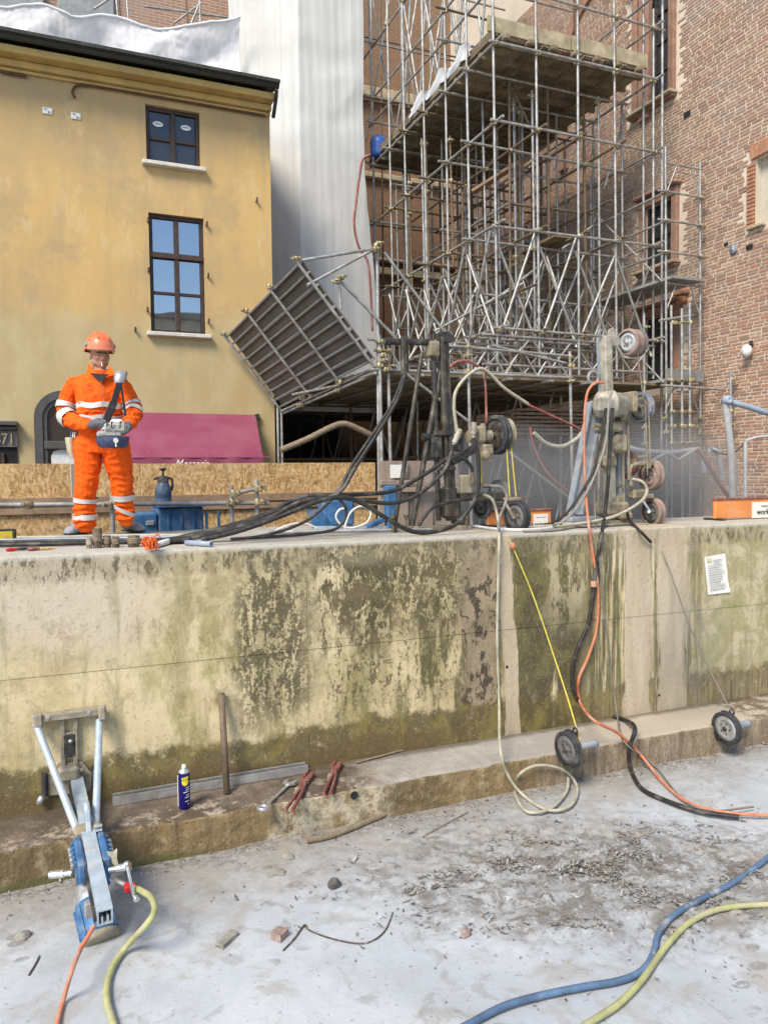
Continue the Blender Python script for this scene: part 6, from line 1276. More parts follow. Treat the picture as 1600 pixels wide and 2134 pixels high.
mb = MB(); q = [Wp(x, y, .0) for x, y in ((100, 1655), (98, 1615), (122, 1590), (170, 1584), (193, 1612), (194, 1642), (170, 1650))]; mb.prism(q, (0, -.03, 0)); mb.box(Wp(143, 1612, .06), (.14, .09, .10), bev=.02); mb.tube(Wp(125, 1612, .07), Wp(172, 1605, .07), .014, n=8); mb.build('base_plate', MT['dusty_plate'], cd)
for x, y in ((93, 1630), (196, 1615)): mb = MB(); mb.tube(Wp(x, y-18, .035), Wp(x+1, y+30, .035), .020, n=12); mb.build('black_grip', MT['rubber'], cd)
mb = MB(); mb.lathe(Wp(85, 1668, .04), (.3, -.2, 1), [(.012, -.03), (.03, -.02), (.022, .02), (.012, .03)], 6); mb.build('wing_nut', MT['alu'], cd)
cb_ = D(183, 1738, 4.68); mb = MB(); mb.box(cb_-ru*.005, (.11, .15, .11), rax, bev=.012); mb.build('strut_bracket', MT['tan_metal'], cd)
mb = MB(); mb.lathe(D(181, 1690, 4.78), rx, [(.001, -.016), (.05, -.016), (.05, .016), (.001, .016)], 18); mb.bar(D(181, 1678, 4.80), D(186, 1740, 4.62), .03, .05, up=tuple(ru), bev=.006); mb.build('swivel_lug', MT['pale_blue_steel'], cd)
for k in range(4): mb = MB(); mb.lathe(D(203+4*(k % 2), 1722+9*(k//2), 4.64), rx, [(.012, -.02), (.012, .015), (.001, .018)], 6, smooth=False); mb.build('bolt', MT['alu'], cd)
for s in (-1, 1):
    mb = MB(); c = rr_(.60, s*.066, -.02); mb.box(c, (.30, .045, .13), rax, bev=.012); mb.box(c-ru*.10-ra*-.02, (.16, .05, .10), rax, bev=.012)
    for k in range(5): mb.box(c+ra*(-.12+.05*k)+rx*(s*.03)+ru*.03, (.022, .02, .035), rax, bev=.005)
    mb.build('carriage_plate', MT['blue_paint'], cd)
    mb = MB()
    for k in range(4): mb.box(c+ra*(-.10+.055*k)+rx*(s*.045)+ru*.012, (.03, .02, .03), rax, bev=.006)
    mb.build('fin', MT['alu'], cd)
for a, b in (((150, 1820), (104, 1824)), ((228, 1814), (272, 1806))):
    mb = MB(); p0, p1 = D(*a, 4.30), D(*b, 4.30); mb.tube(p0, p1, .016, n=12); mb.tube(p0.lerp(p1, .35), p1, .022, n=12); mb.build('feed_shaft', MT['chrome'], cd)
mb = MB(); mb.prism([D(x, y, 4.42) for x, y in ((222, 1774), (236, 1776), (243, 1768), (242, 1784), (246, 1800), (238, 1800), (228, 1788))], ra*.03); mb.build('wing_lever', MT['cream_paint'], cd)
mb = MB(); mb.path([D(264, 1800, 4.22), D(272, 1838, 4.20), D(281, 1876, 4.18)], .009, 8); mb.ball(D(284, 1874, 4.18), .020, nu=10, nv=8); mb.tube(D(260, 1803, 4.22), D(268, 1800, 4.22), .016, n=10); mb.build('crank_handle', MT['chrome'], cd)
mb = MB(); mb.tube(D(232, 1832, 4.35), D(264, 1846, 4.30), .013, n=10); mb.build('water_pipe', MT['alu'], cd)
mb = MB(); mb.box(D(268, 1850, 4.28), (.055, .05, .05), rax, bev=.012); mb.box(D(280, 1849, 4.26), (.045, .03, .035), rax, bev=.01); mb.build('water_tap', MT['red_paint'], cd)
m0, m1 = D(180, 1842, 4.44), D(211, 1960, 4.22); ma = (m1-m0).normalized(); L_ = (m1-m0).length
mb = MB(); mb.lathe(m0, ma, [(.045, -.08), (.055, 0), (.082, .03), (.088, L_*.35)], 24); mb.build('motor_neck', MT['alu'], cd)
mb = MB(); mb.lathe(m0, ma, [(.088, L_*.35), (.096, L_*.45), (.100, L_*.8), (.098, L_*.96)], 24)
for k in range(10):
    an = k*.628; x_, y_ = frame(ma); q = x_*math.cos(an)+y_*math.sin(an); mb.bar(m0+ma*L_*.42+q*.097, m0+ma*L_*.92+q*.1, .012, .014, up=q)
mb.build('motor_body', MT['blue_paint'], cd)
mb = MB(); mb.lathe(m0, ma, [(.099, L_*.945), (.108, L_*.96), (.108, L_*1.0), (.09, L_*1.04), (.001, L_*1.05)], 24); mb.build('motor_cap', MT['dusty_plate'], cd)
mb = MB(); mb.box(D(186, 1895, 4.12), (.05, .04, .09), (rx, ra, ru), bev=.008); mb.build('switch', MT['grey_paint'], cd)
line('hose', 'yellow green water hose from the core drill tap to the foreground', 'hose', [D(277, 1850, 4.26), D(296, 1858, 4.20), D(315, 1872, 4.12), D(322, 1898, 4.04), D(305, 1928, 3.98), Gp(262, 1975, .04), Gp(232, 2022, .02), Gp(222, 2075, .02), Gp(236, 2134, .02), Gp(250, 2180, .02)], .0175, 'hose_green')
line('cable', 'orange power cable from the core drill motor to the foreground', 'cable', [D(196, 1930, 4.0), D(182, 1955, 3.95), D(165, 1985, 3.86), D(148, 2030, 3.7), Gp(132, 2085, .02), Gp(118, 2140, .015), Gp(112, 2190, .015)], .0115, 'hose_orange')
line('hose', 'thick muddy blue hose snaking across the foreground at lower right', 'hose', [Gp(x, y, .025) for x, y in ((930, 2160), (980, 2134), (1050, 2098), (1130, 2075), (1220, 2057), (1290, 2045), (1338, 2024), (1362, 1986), (1372, 1948), (1404, 1908), (1470, 1870), (1532, 1838), (1600, 1788), (1660, 1740))], .0175, 'hose_blue')
line('hose', 'yellow green hose beside the muddy blue hose at lower right', 'hose', [Gp(x, y, .028) for x, y in ((1180, 2165), (1232, 2130), (1290, 2092), (1340, 2040), (1388, 1972), (1440, 1921), (1505, 1894), (1600, 1886), (1680, 1890))], .0165, 'hose_green')
# ------------------------------------------------------------------ hoarding and guard rail behind the worker
ho = thing('board_hoarding', 'strand board hoarding fence behind the worker, turning grey on its right part', 'fence', (1, 9.3, ZS))
YH = 9.3; xl_ = P(-40, 960, 'Y', YH).x; xr_h = P(790, 968, 'Y', YH).x; zt_h = P(300, 966, 'Y', YH).z
cuts = [P(x, 1000, 'Y', YH).x for x in (-60, 148, 160, 292, 505, 782)]
zmid = P(300, 1047, 'Y', YH).z
for i in range(len(cuts)-1):
    for z0, z1 in ((ZS, zmid-.004), (zmid+.004, zt_h+random.uniform(-.004, .004))):
        m_ = 'plywood_grey' if cuts[i+1]-cuts[i] < .15 else 'strand_board'
        MB().box(((cuts[i]+cuts[i+1])/2, YH+.0, (z0+z1)/2), (cuts[i+1]-cuts[i]-.006, .018, z1-z0)).build('board_panel', MT[m_], ho)
for z, h in ((P(200, 1043, 'Y', YH).z, .09), (P(200, 1062, 'Y', YH).z, .07)): MB().box(((xl_+xr_h)/2, YH-.03, z), (xr_h-xl_, .04, h), bev=.004).build('timber_rail', MT['wood_rail'], ho)
gx = [P(x, 1000, 'Y', YH-.1).x for x in (788, 850, 905, 962)]
for i in range(3): MB().box(((gx[i]+gx[i+1])/2, YH-.1+.05*i, (ZS+zt_h+.02)/2), (gx[i+1]-gx[i]-.008, .018, zt_h+.02-ZS), bev=.002).build('board_panel', MT['plywood_grey'], ho)
for y_ in (1005, 1020): MB().box(((gx[0]+gx[3])/2, YH-.16, P(850, y_, 'Y', YH).z), (gx[3]-gx[0], .05, .06), bev=.004).build('timber_rail', MT['plywood_grey'], ho)
MB().box(P(828, 982, 'Y', YH-.18), (.20, .01, .17)).build('white_sheet', MT['white_paper'], ho)
gr = thing('guard_rail', 'galvanised pipe guard rail between worker and strand board hoarding', 'railing', (0, 8, ZS))
YR = 7.95
def r8(px, py): return P(px, py, 'Y', YR)
rod('rail', r8(-60, 1053), r8(560, 1048), gr); rod('rail', r8(486, 1028), r8(540, 1018), gr, .022)
for px_, t in ((234, 1030), (484, 1012), (537, 1000)): a = r8(px_, t); rod('post', (a.x, YR+.06, ZS), (a.x, YR+.06, a.z), gr)
for q in ((234, 1051), (484, 1048), (537, 1046), (486, 1028), (537, 1018), (60, 1053)): clamp(r8(*q)+V((0, -.01, 0)), gr)
# ------------------------------------------------------------------ behind the wall top
bc = thing('blue_container', 'low blue steel site container behind the wall, under the pump sprayer', 'container', (1, 8.2, ZS))
x0, x1 = P(278, 1070, 'Y', 8.25).x, P(424, 1070, 'Y', 8.25).x; xm = P(330, 1070, 'Y', 8.25).x; z1 = P(375, 1057, 'Y', 8.25).z; z2 = P(300, 1070, 'Y', 8.25).z
MB().box(((xm+x1)/2, 8.55, (ZS+z1)/2), (x1-xm, .6, z1-ZS), bev=.015).build('body', MT['blue_paint'], bc); MB().box(((x0+xm)/2-.01, 8.5, (ZS+z2)/2), (xm-x0, .5, z2-ZS), bev=.015).build('drawer', MT['blue_paint'], bc)
for k in range(5): MB().box((xm+.1+.13*k, 8.245, (ZS+z1)/2), (.03, .02, z1-ZS-.1), bev=.006).build('rib', MT['blue_paint'], bc)
MB().box(((xm+x1)/2, 8.5, z1+.012), (x1-xm+.03, .66, .02), bev=.005).build('lid', MT['blue_paint'], bc); MB().box((x0+.16, 8.235, z2-.10), (.08, .02, .05), bev=.006).build('latch', MT['alu'], bc)
sp = thing('pump_sprayer', 'blue hand pump pressure sprayer with black top on the blue container', 'sprayer', P(341, 1056, 'Y', 8.4))
p = V((P(341, 1056, 'Y', 8.4).x, 8.4, z1+.022)); MB().lathe(p, ZZ, [(.075, 0), (.084, .01), (.086, .06), (.080, .07), (.086, .08), (.086, .17), (.06, .225), (.055, .24)], 22).build('tank', MT['sprayer_blue'], sp)
mb = MB(); mb.lathe(p+ZZ*.24, ZZ, [(.058, 0), (.060, .03), (.045, .055), (.028, .07)], 18); mb.box(p+V((-.03, 0, .285)), (.10, .03, .03), bev=.008); mb.tube(p+V((-.07, 0, .285)), p+V((-.095, 0, .27)), .012, n=8); mb.path([p+V((.03, 0, .29)), p+V((.085, -.01, .275)), p+V((.095, -.01, .22)), p+V((.085, 0, .15))], .014, 8); mb.build('spray_head', MT['rubber'], sp)
mb = MB(); mb.tube(p+ZZ*.30, p+ZZ*.36, .010, n=8); mb.lathe(p+ZZ*.36, ZZ, [(.012, 0), (.040, .018), (.040, .028), (.012, .030)], 14); mb.build('pump_handle', MT['rubber'], sp)
st = thing('blue_stand', 'blue steel winch stand with slanted leg behind the black hoses', 'stand', P(730, 1100, 'Y', 7.0))
def s7(px, py, dy=0): return P(px, py, 'Y', 7.0+dy)
mb = MB(); mb.box(s7(700, 1068, .2), (.32, .2, .26), bev=.02); mb.build('drum_housing', MT['blue_paint'], st); mb = MB(); mb.bar(s7(812, 1012), s7(816, 1103), .11, .10, up=(0, 1, 0), bev=.01); mb.build('post', MT['blue_paint'], st); mb = MB(); mb.bar(s7(762, 1100), s7(822, 1070), .05, .06, up=(0, 1, 0), bev=.008); mb.build('slanted_leg', MT['blue_paint'], st); mb = MB(); mb.prism([s7(640, 1062, .1), s7(668, 1062, .1), s7(700, 1102, .1), s7(655, 1102, .1)], (0, .06, 0)); mb.build('gusset_leg', MT['blue_paint'], st)
mb = MB(); mb.bar(s7(655, 1101), s7(830, 1100), .05, .04); mb.build('foot_bar', MT['pale_blue_steel'], st)
def t7(px, py): return P(px, py, 'Y', 6.9)
line('hose', 'white hose coiled in upright loops beside the blue stand', 'hose', [t7(x, y) for x, y in ((705, 1098), (720, 1080), (722, 1062), (708, 1062), (700, 1078), (714, 1096), (735, 1100), (765, 1088), (772, 1065), (752, 1055), (732, 1066), (722, 1086), (718, 1102))], .010, 'white_plastic')
line('hose', 'thin white hose in a low arc left of the blue stand', 'hose', [t7(x, y) for x, y in ((570, 1108), (590, 1098), (615, 1091), (640, 1092), (660, 1100))], .008, 'white_plastic')
tx = 'lattice bars along the wall top'
line('pipe', 'long thin pipe lying along the back of the wall top', 'pipe', [Tp(560, 1109, .02), Tp(900, 1103, .02)], .016, 'steel_tube', tx)
# ------------------------------------------------------------------ barriers
def barrier(x0p, x1p, yt, Y, label, sx0, sx1, small):
    t = thing('barrier', label, 'barrier', P((x0p+x1p)/2, 1090, 'Y', Y)); a, b = P(x0p, yt, 'Y', Y), P(x1p, yt, 'Y', Y); xa, xb = a.x, b.x; zt = a.z
    MB().box(((xa+xb)/2, Y, (ZT+zt)/2+.01), (xb-xa, .035, zt-ZT-.02), bev=.006).build('sheet', MT['orange_sheet'], t); MB().box(((xa+xb)/2, Y, zt+.006), (xb-xa+.02, .055, .025), bev=.006).build('top_rail', MT['red_tool'], t)
    sa, sb = P(sx0, 1075, 'Y', Y-.02).x, P(sx1, 1075, 'Y', Y-.02).x; h = .17 if not small else .15; zc = zt-.035-h/2
    s = MB().box(((sa+sb)/2, Y-.024, zc), (sb-sa, .006, h)).build('sign', MT['white_paper'], t)
    xc_ = (sa+sb)/2 if small else sa+.26; put_text('bar', MT['black_ink'], s, (xc_, Y-.030, zc-.022), (1, 0, 0), ZZ).scale = (.42,)*3 if small else (1.0,)*3
    o = put_text('bar2', MT['paper_ink'], s, (xc_, Y-.030, zc+.045), (1, 0, 0), ZZ); o.scale = (.34,)*3 if small else (.8,)*3
    for x in (xa+.06, xb-.06): MB().box((x, Y+.05, ZT+.012), (.06, .26, .02), bev=.004).build('foot', MT['dark_metal'], t)
    mb = MB(); mb.torus(((xa+xb)/2+.02, Y, zt+.03), EY, .025, .006, 14, 6); mb.build('ring', MT['grey_paint'], t)
barrier(1488, 1760, 1042, 6.1, 'large orange barrier with a white sign at the right edge of the wall', 1566, 1700, False)
barrier(1014, 1146, 1067, 6.45, 'small orange barrier with a white sign behind the guide wheel', 1111, 1141, True)
# ------------------------------------------------------------------ small things on the wall top, left
yt_ = thing('yellow_tool_case', 'yellow and black tool case cut by the left photo edge on the wall', 'tool case', Tp(5, 1130, 0)); p = Tp(2, 1129, .0)
mb = MB(); mb.box(p+ZZ*.048, (.20, .09, .09), bev=.012); mb.build('case', MT['tool_yellow'], yt_); mb = MB(); mb.box(p+V((.105, 0, .05)), (.02, .094, .10), bev=.008); mb.box(p+V((0, 0, .098)), (.20, .094, .012), bev=.004); mb.build('end_cap', MT['rubber'], yt_)
def chisel(a, b, label, m1, m2):
    t = thing('chisel', label, 'chisel', Tp(*a, 0)); p0, p1 = Tp(*a, .014), Tp(*b, .014); d = p1-p0
    MB().lathe(p0, d, [(.006, 0), (.012, .005), (.014, .03), (.010, d.length*.45)], 10).build('handle', MT[m1], t); MB().lathe(p0+d*.45, d, [(.010, 0), (.011, d.length*.3), (.007, d.length*.55)], 8).build('shank', MT[m2], t)
chisel((12, 1146), (63, 1143), 'chisel with a red end and dark shank on the wall edge', 'red_paint', 'dark_metal'); chisel((57, 1145), (114, 1142), 'chisel with a wooden handle next to the red one', 'red_tool', 'handle_wood')
cyg = 'steel core tubes standing on the wall edge before the worker'
for lb, xa, xb, yt0, yb0, m_ in (('short grey core tube, leftmost of the row on the wall edge', 180, 192, 1119, 1143, 'dusty_plate'), ('tall brown core tube standing above the others in the row', 195, 213, 1101, 1142, 'core_brown'), ('brown core tube with a ring, third from left in the row', 216, 231, 1116, 1141, 'core_brown'), ('plain brown core tube, between ringed tube and the widest one', 234, 249, 1119, 1141, 'core_brown'), ('wide brown double core tube at the right end of the row', 267, 291, 1116, 1140, 'core_brown')):
    c = Tp((xa+xb)/2, yb0, 0); dpt = c.dot(CF); r = (xb-xa)/2*dpt/FPX; h = (yb0-yt0)*dpt/FPX; t = thing('core_tube', lb, 'tube', c, cyg)
    MB().lathe(c, ZZ, [(r*.95, 0), (r, .004), (r, h*.30), (r*1.08, h*.32), (r*1.08, h*.42), (r, h*.44), (r, h-.003), (r*.96, h), (r*.8, h), (r*.78, h-.05), (.001, h-.052)], 20).build('tube', MT[m_], t)
    if 'ring' in lb or 'wide' in lb: mb = MB(); mb.torus(c+ZZ*h*.62, ZZ, r, .004, 20, 6); mb.torus(c+ZZ*h*.74, ZZ, r, .004, 20, 6); mb.build('thread_ring', MT['tan_metal'], t)
mb = MB(); c = Tp(313, 1136, .04)
for k in range(16):
    pts = [c+V((random.gauss(0, .028), random.gauss(0, .02), random.uniform(-.03, .055))) for _ in range(6)]; mb.path(pts, .004, 5, 4)
mb.path([c+V((.02, 0, .05)), c+V((.05, 0, .075)), c+V((.07, 0, .05))], .006, 6); mb.build('twine_bundle', MT['orange_twine'], label='tangle of bright orange twine tied on the black hoses', cat='twine')
def pipe_thing(a, b, r, m_, lb, name='pipe', wallth=.75):
    a, b = V(a), V(b); d = b-a; L = d.length; mb = MB(); mb.lathe(a, d, [(r*wallth, .06), (r*wallth, 0), (r, 0), (r, L), (r*wallth, L), (r*wallth, L-.06)], 18); mb.lathe(a+d*(.055/L), d, [(.001, 0), (r*wallth, 0)], 12)
    mb.lathe(b-d*(.055/L), -d, [(.001, 0), (r*wallth, 0)], 12); return mb.build(name, MT[m_], label=lb, cat='pipe')
pipe_thing(Tp(320, 1137, .024), Tp(350, 1128, .024)+V((.12, .25, 0)), .023, 'white_plastic', 'short white plastic pipe end pointing out beside the orange twine')
pipe_thing(Tp(441, 1134, .022), Tp(388, 1131, .022), .021, 'blue_grey_duct', 'grey pipe with an open end lying on the wall edge')
# ------------------------------------------------------------------ on the ledge
pb = Lp(473, 1654, .005); pt_ = Wp(461, 1444, .026); pipe_thing(pt_, pb, .0235, 'rust_shade_tube', 'rusty pipe leaning upright against the stained wall')
a, b = Lp(236, 1682, 0), Lp(642, 1612, 0); d_ = (b-a).normalized(); nrm_ = V((0, 0, 1)).cross(d_); L_ = (b-a).length
cs = [(0, 0), (.085, 0), (.085, .058), (.062, .058), (.062, .048), (.074, .048), (.074, .012), (.012, .012), (.012, .048), (.024, .048), (.024, .058), (0, .058)]
mb = MB(); mb.prism([a+nrm_*u+ZZ*(v_+.004) for u, v_ in cs], d_*L_); mb.build('steel_channel', MT['alu'], label='long grey steel channel lying on the ledge against the wall', cat='steel profile')
wd = thing('spray_can', 'blue and yellow lubricant spray can standing on the ledge', 'spray can', Lp(385, 1684, 0)); p = Lp(385, 1684, 0); rc_ = .0385
MB().lathe(p, ZZ, [(rc_*.9, 0), (rc_, .006), (rc_, .245), (rc_*.97, .25)], 28).build('can_body', MT['can_blue'], wd)
MB().lathe(p+ZZ*.25, ZZ, [(rc_*.99, 0), (rc_*1.0, .004), (rc_*.80, .016), (rc_*.5, .022), (rc_*.48, .03)], 24).build('dome', MT['alu'], wd)
MB().lathe(p+ZZ*.278, ZZ, [(.014, 0), (.016, .004), (.012, .022), (.006, .026), (.001, .026)], 16).build('nozzle', MT['white_plastic'], wd)
fdir = V((-p.x, -p.y, 0)).normalized(); fs_ = V((0, 0, 1)).cross(fdir); fs_ = fs_ if fs_.dot(CR) > 0 else -fs_
def on_can(al, z, r=rc_+.0008): return p+fdir*(r*math.cos(al))+fs_*(r*math.sin(al))+ZZ*z
def can_patch(shape, mat, name, r):
    mb = MB(); mb.add([on_can(u, v_, r) for u, v_ in shape], [tuple(range(len(shape)))]); return mb.build(name, MT[mat], wd)
sh_ = [(.18+.62*math.cos(t), .195+.028*math.sin(t)) for t in np.linspace(math.pi, 2*math.pi, 14)]+[(.80, .232), (-.44, .222)]
mb = MB(); rows_ = 12
for j in range(rows_):   # strips so the shield wraps the can
    u0, u1 = -.44+1.24*j/rows_, -.44+1.24*(j+1)/rows_
    lo = lambda u: .197-.030*math.sqrt(max(0, 1-((u-.18)/.62)**2)); hi = lambda u: .222+.010*(u+.44)/1.24
    mb.add([on_can(u0, lo(u0), rc_+.001), on_can(u1, lo(u1), rc_+.001), on_can(u1, hi(u1), rc_+.001), on_can(u0, hi(u0), rc_+.001)], [(0, 1, 2, 3)])
mb.build('shield', MT['can_yellow'], wd)
tme = TXT['can'].copy(); tme.materials.clear(); tme.materials.append(MT['can_blue'])
for v in tme.vertices:
    x, y = v.co.x*1.08, v.co.y*1.25; q = on_can(.16+x/rc_, .2085+y+x*.08, rc_+.0018+v.co.z*.5)-ORI[wd]; v.co = q
link_mesh('lettering', tme, wd)
for k, (z, a0, a1) in enumerate(((.150, .3, .95), (.135, .25, .95), (.118, -.15, .9), (.098, .3, .95), (.082, .1, .95), (.055, .1, .9), (.035, .55, .9))):
    mb = MB(); n_ = 8
    for j in range(n_): u0, u1 = a0+(a1-a0)*j/n_, a0+(a1-a0)*(j+1)/n_; mb.add([on_can(u0, z+.006*(u0-a0), rc_+.001), on_can(u1, z+.006*(u1-a0), rc_+.001), on_can(u1, z+.005+.006*(u1-a0), rc_+.001), on_can(u0, z+.005+.006*(u0-a0), rc_+.001)], [(0, 1, 2, 3)])
    mb.build('print_line', MT['white_paper'], wd)
MB().tube(on_can(-1.35, .02, rc_+.004), on_can(-1.35, .235, rc_+.004), .0035, n=6).build('straw', MT['white_plastic'], wd)
# combination spanner
spn = thing('spanner', 'grey combination spanner lying across the ledge edge', 'spanner', Lp(575, 1660, 0)); a, b = Lp(548, 1684, .02), Lp(604, 1633, .02); d_ = (b-a).normalized(); s_ = ZZ.cross(d_)
mb = MB(); mb.bar(a+d_*.03, b-d_*.03, .024, .012, bev=.004); mb.lathe(a-ZZ*.011, ZZ, [(.022, 0), (.040, 0), (.042, .004), (.042, .018), (.040, .022), (.022, .022), (.022, 0)], 20)
mb.prism([b-d_*.045+s_*.014, b-d_*.03+s_*.042, b+d_*.03+s_*.046, b+d_*.032+s_*.024, b-d_*.008+s_*.02, b-d_*.016-s_*.006, b+d_*.0-s_*.022, b+d_*.035-s_*.026, b+d_*.028-s_*.046, b-d_*.02-s_*.046, b-d_*.045-s_*.014], ZZ*.016); mb.build('spanner_body', MT['alu'], spn)
def pipe_wrench(a, b, lb):
    t = thing('pipe_wrench', lb, 'pipe wrench', Lp(*a, 0)); p0, p1 = Lp(*a, .025), Lp(*b, .025); d = (p1-p0); L = d.length; d.normalize(); s = ZZ.cross(d)
    mb = MB(); mb.path([p0-s*.022, p0+d*L*.25-s*.020, p0+d*L*.55-s*.012, p0+d*L*.72+s*.004], .013, 8, squash=1.3); mb.prism([p0+d*L*.66+s*.01-ZZ*.012, p0+d*L*.74-s*.022-ZZ*.012, p0+d*L*.98-s*.030-ZZ*.012, p1+s*-.004-ZZ*.012, p0+d*L*.80+s*.022-ZZ*.012], ZZ*.028); mb.build('fixed_jaw', MT['red_tool'], t)
    mb = MB(); mb.path([p0+s*.026, p0+d*L*.3+s*.018, p0+d*L*.58+s*.010], .011, 8, squash=1.3); mb.prism([p0+d*L*.58+s*.0-ZZ*.010, p0+d*L*.60+s*.03-ZZ*.010, p0+d*L*.86+s*.044-ZZ*.010, p1-d*.005+s*.052-ZZ*.010, p1+d*.005+s*.022-ZZ*.010, p0+d*L*.82+s*.026-ZZ*.010], ZZ*.026); mb.build('moving_jaw', MT['red_tool'], t)
    mb = MB(); mb.lathe(p0+d*L*.50+s*.026, d, [(.014, 0), (.022, .004), (.022, .032), (.014, .036)], 12); mb.tube(p0+d*L*.42+s*.03, p0+d*L*.66+s*.03, .008, n=8); mb.build('adjusting_nut', MT['tan_metal'], t)
pipe_wrench((602, 1690), (648, 1612), 'dusty red pipe wrench beside the grey spanner on the ledge'); pipe_wrench((682, 1654), (706, 1590), 'dusty red pipe wrench nearer the wall, right of the other one')
line('stick', 'thin brown lath lying at the wall foot on the ledge', 'stick', [Lp(742, 1590, .012), Lp(830, 1566, .014), Lp(916, 1545, .012)], .009, 'mud_stick')
# paper notice
nt = thing('notice', 'creased white paper notice in a sleeve stuck on the wall at right', 'notice', Wp(1493, 1197, 0)); c4 = [Wp(1467, 1161, .012), Wp(1511, 1153, .012), Wp(1520, 1234, .012), Wp(1475, 1240, .012)]
mb = MB(); mb.grid(lambda u, v: (c4[0]*(1-u)+c4[1]*u)*(1-v)+(c4[3]*(1-u)+c4[2]*u)*v+V((0, -.004*mnoise.noise(V((u*4, v*5, 2)))-.010*(v > .9)*u, 0)), 10, 14); mb.build('paper', MT['white_paper'], nt)
for k in range(13):
    v0 = .12+.063*k; u0, u1 = (.38 if k < 2 else .1), random.uniform(.6, .92); f = lambda u, v: (c4[0]*(1-u)+c4[1]*u)*(1-v)+(c4[3]*(1-u)+c4[2]*u)*v+V((0, -.011, 0)); mb = MB(); mb.prism([f(u0, v0), f(u1, v0), f(u1, v0+.014), f(u0, v0+.014)], (0, .002, 0)); mb.build('print_line', MT['paper_ink'] if k % 3 else MT['grey_paint'], nt)
mb = MB(); mb.prism([f(.08, .05), f(.3, .05), f(.3, .13), f(.08, .13)], (0, .002, 0)); mb.build('letterhead', MT['letterhead'], nt)
# ------------------------------------------------------------------ hoses, ducts and poles beyond the wall
def B(px, py, Y=9.2): return P(px, py, 'Y', Y)
rg = 'red and pink hoses hung on the gantry'
line('hose', 'red hose looped over the gantry chord and running right', 'hose', [B(x, y) for x, y in ((930, 772), (948, 756), (972, 752), (998, 765), (1030, 790), (1080, 832), (1140, 862), (1190, 885), (1240, 912))], .020, 'hose_red', rg)
line('hose', 'pale pink hose looped over the gantry chord and falling left', 'hose', [B(x, y, 9.1) for x, y in ((952, 900), (946, 850), (950, 815), (972, 785), (1000, 768), (1022, 780), (1050, 808), (1100, 842))], .024, 'hose_pale', rg)
line('hose', 'red hose hanging straight down from the gantry chord', 'hose', [B(x, y) for x, y in ((1005, 768), (1011, 800), (1013, 850), (1014, 900), (1020, 960))], .018, 'hose_red', rg)
line('hose', 'red hose slanting under the passage from a high clamp', 'hose', [B(x, y, 10.4) for x, y in ((1104, 890), (1112, 930), (1140, 985), (1190, 1030))], .02, 'hose_red', rg)
line('hose', 'red hose hanging down the right edge of the tall grey sheet', 'hose', [P(x, y, 'Y', 15.95) for x, y in ((772, 322), (757, 330), (750, 360), (742, 420), (738, 470), (748, 515), (766, 545), (772, 600), (776, 690))], .028, 'hose_red')
line('hose', 'pale fat hose slung in a bow left of the pale saw', 'hose', [B(x, y, 10.3) for x, y in ((1112, 902), (1140, 925), (1172, 930), (1200, 915), (1218, 895))], .035, 'hose_pale')
line('hose', 'brown fat hose draped in the dark passage behind the hoarding', 'hose', [P(x, y, 'Y', 12.0) for x, y in ((585, 938), (640, 915), (690, 890), (718, 883), (750, 895), (790, 915))], .05, 'mud_stick')
dg_ = 'grey ducts by the frame scaffold'
line('duct', 'grey duct running level behind the pale saw', 'duct', [P(x, y, 'Y', 9.0) for x, y in ((1300, 930), (1340, 940), (1400, 943), (1450, 938), (1462, 950), (1468, 985))], .040, 'duct', dg_)
line('duct', 'grey duct bending up and down left of the orange barrier', 'duct', [P(x, y, 'Y', 8.6) for x, y in ((1352, 965), (1385, 946), (1398, 948), (1412, 958), (1430, 948), (1455, 934))], .026, 'duct', dg_)
line('duct', 'short grey duct elbow hanging down right of the frame scaffold', 'duct', [P(x, y, 'Y', 8.8) for x, y in ((1478, 938), (1492, 940), (1500, 955), (1506, 1000))], .042, 'duct', dg_)
line('hose', 'flat red hose slanting down behind the large orange barrier', 'hose', [P(x, y, 'Y', 8.5) for x, y in ((1452, 936), (1475, 968), (1500, 1010), (1526, 1045))], .03, 'hose_red')
po = thing('duct_pole', 'blue grey upright duct with an elbow and a long arm by the brick wall', 'duct', P(1528, 1040, 'Y', 8.2))
line_ = MB(); line_.path([P(x, y, 'Y', 8.2) for x, y in ((1512, 840), (1516, 880), (1523, 940), (1527, 1050))], .05, 12); line_.build('upright', MT['duct'], po); mb = MB(); mb.path([P(1516, 836, 'Y', 8.2), P(1560, 848, 'Y', 8.1), P(1640, 874, 'Y', 8.0)], .042, 12); mb.build('arm', MT['blue_grey_duct'], po); mb = MB(); mb.ball(P(1515, 834, 'Y', 8.18), .075, nu=14, nv=10); mb.lathe(P(1515, 834, 'Y', 8.18), (-.4, -1, 0), [(.05, 0), (.055, .08), (.03, .085), (.001, .07)], 16); mb.build('elbow', MT['blue_grey_duct'], po)
line('cable', 'thin dark cable slung between the ducts at right', 'cable', [P(x, y, 'Y', 8.3) for x, y in ((1480, 934), (1500, 945), (1525, 945), (1545, 930), (1554, 918))], .010, 'rubber')
fp = thing('pipe_stand', 'thin grey bent pipe stand standing right of the upright duct', 'pipe stand', P(1553, 1040, 'Y', 7.9)); mb = MB(); mb.path([P(1553, 1045, 'Y', 7.9), P(1553, 919, 'Y', 7.9)], .026, 10, raw=True); mb.build('upright', MT['duct'], fp); mb = MB(); mb.path([P(1553, 919, 'Y', 7.9), P(1572, 912, 'Y', 7.9), P(1640, 904, 'Y', 7.9)], .022, 10, raw=True); mb.build('crossbar', MT['duct'], fp)
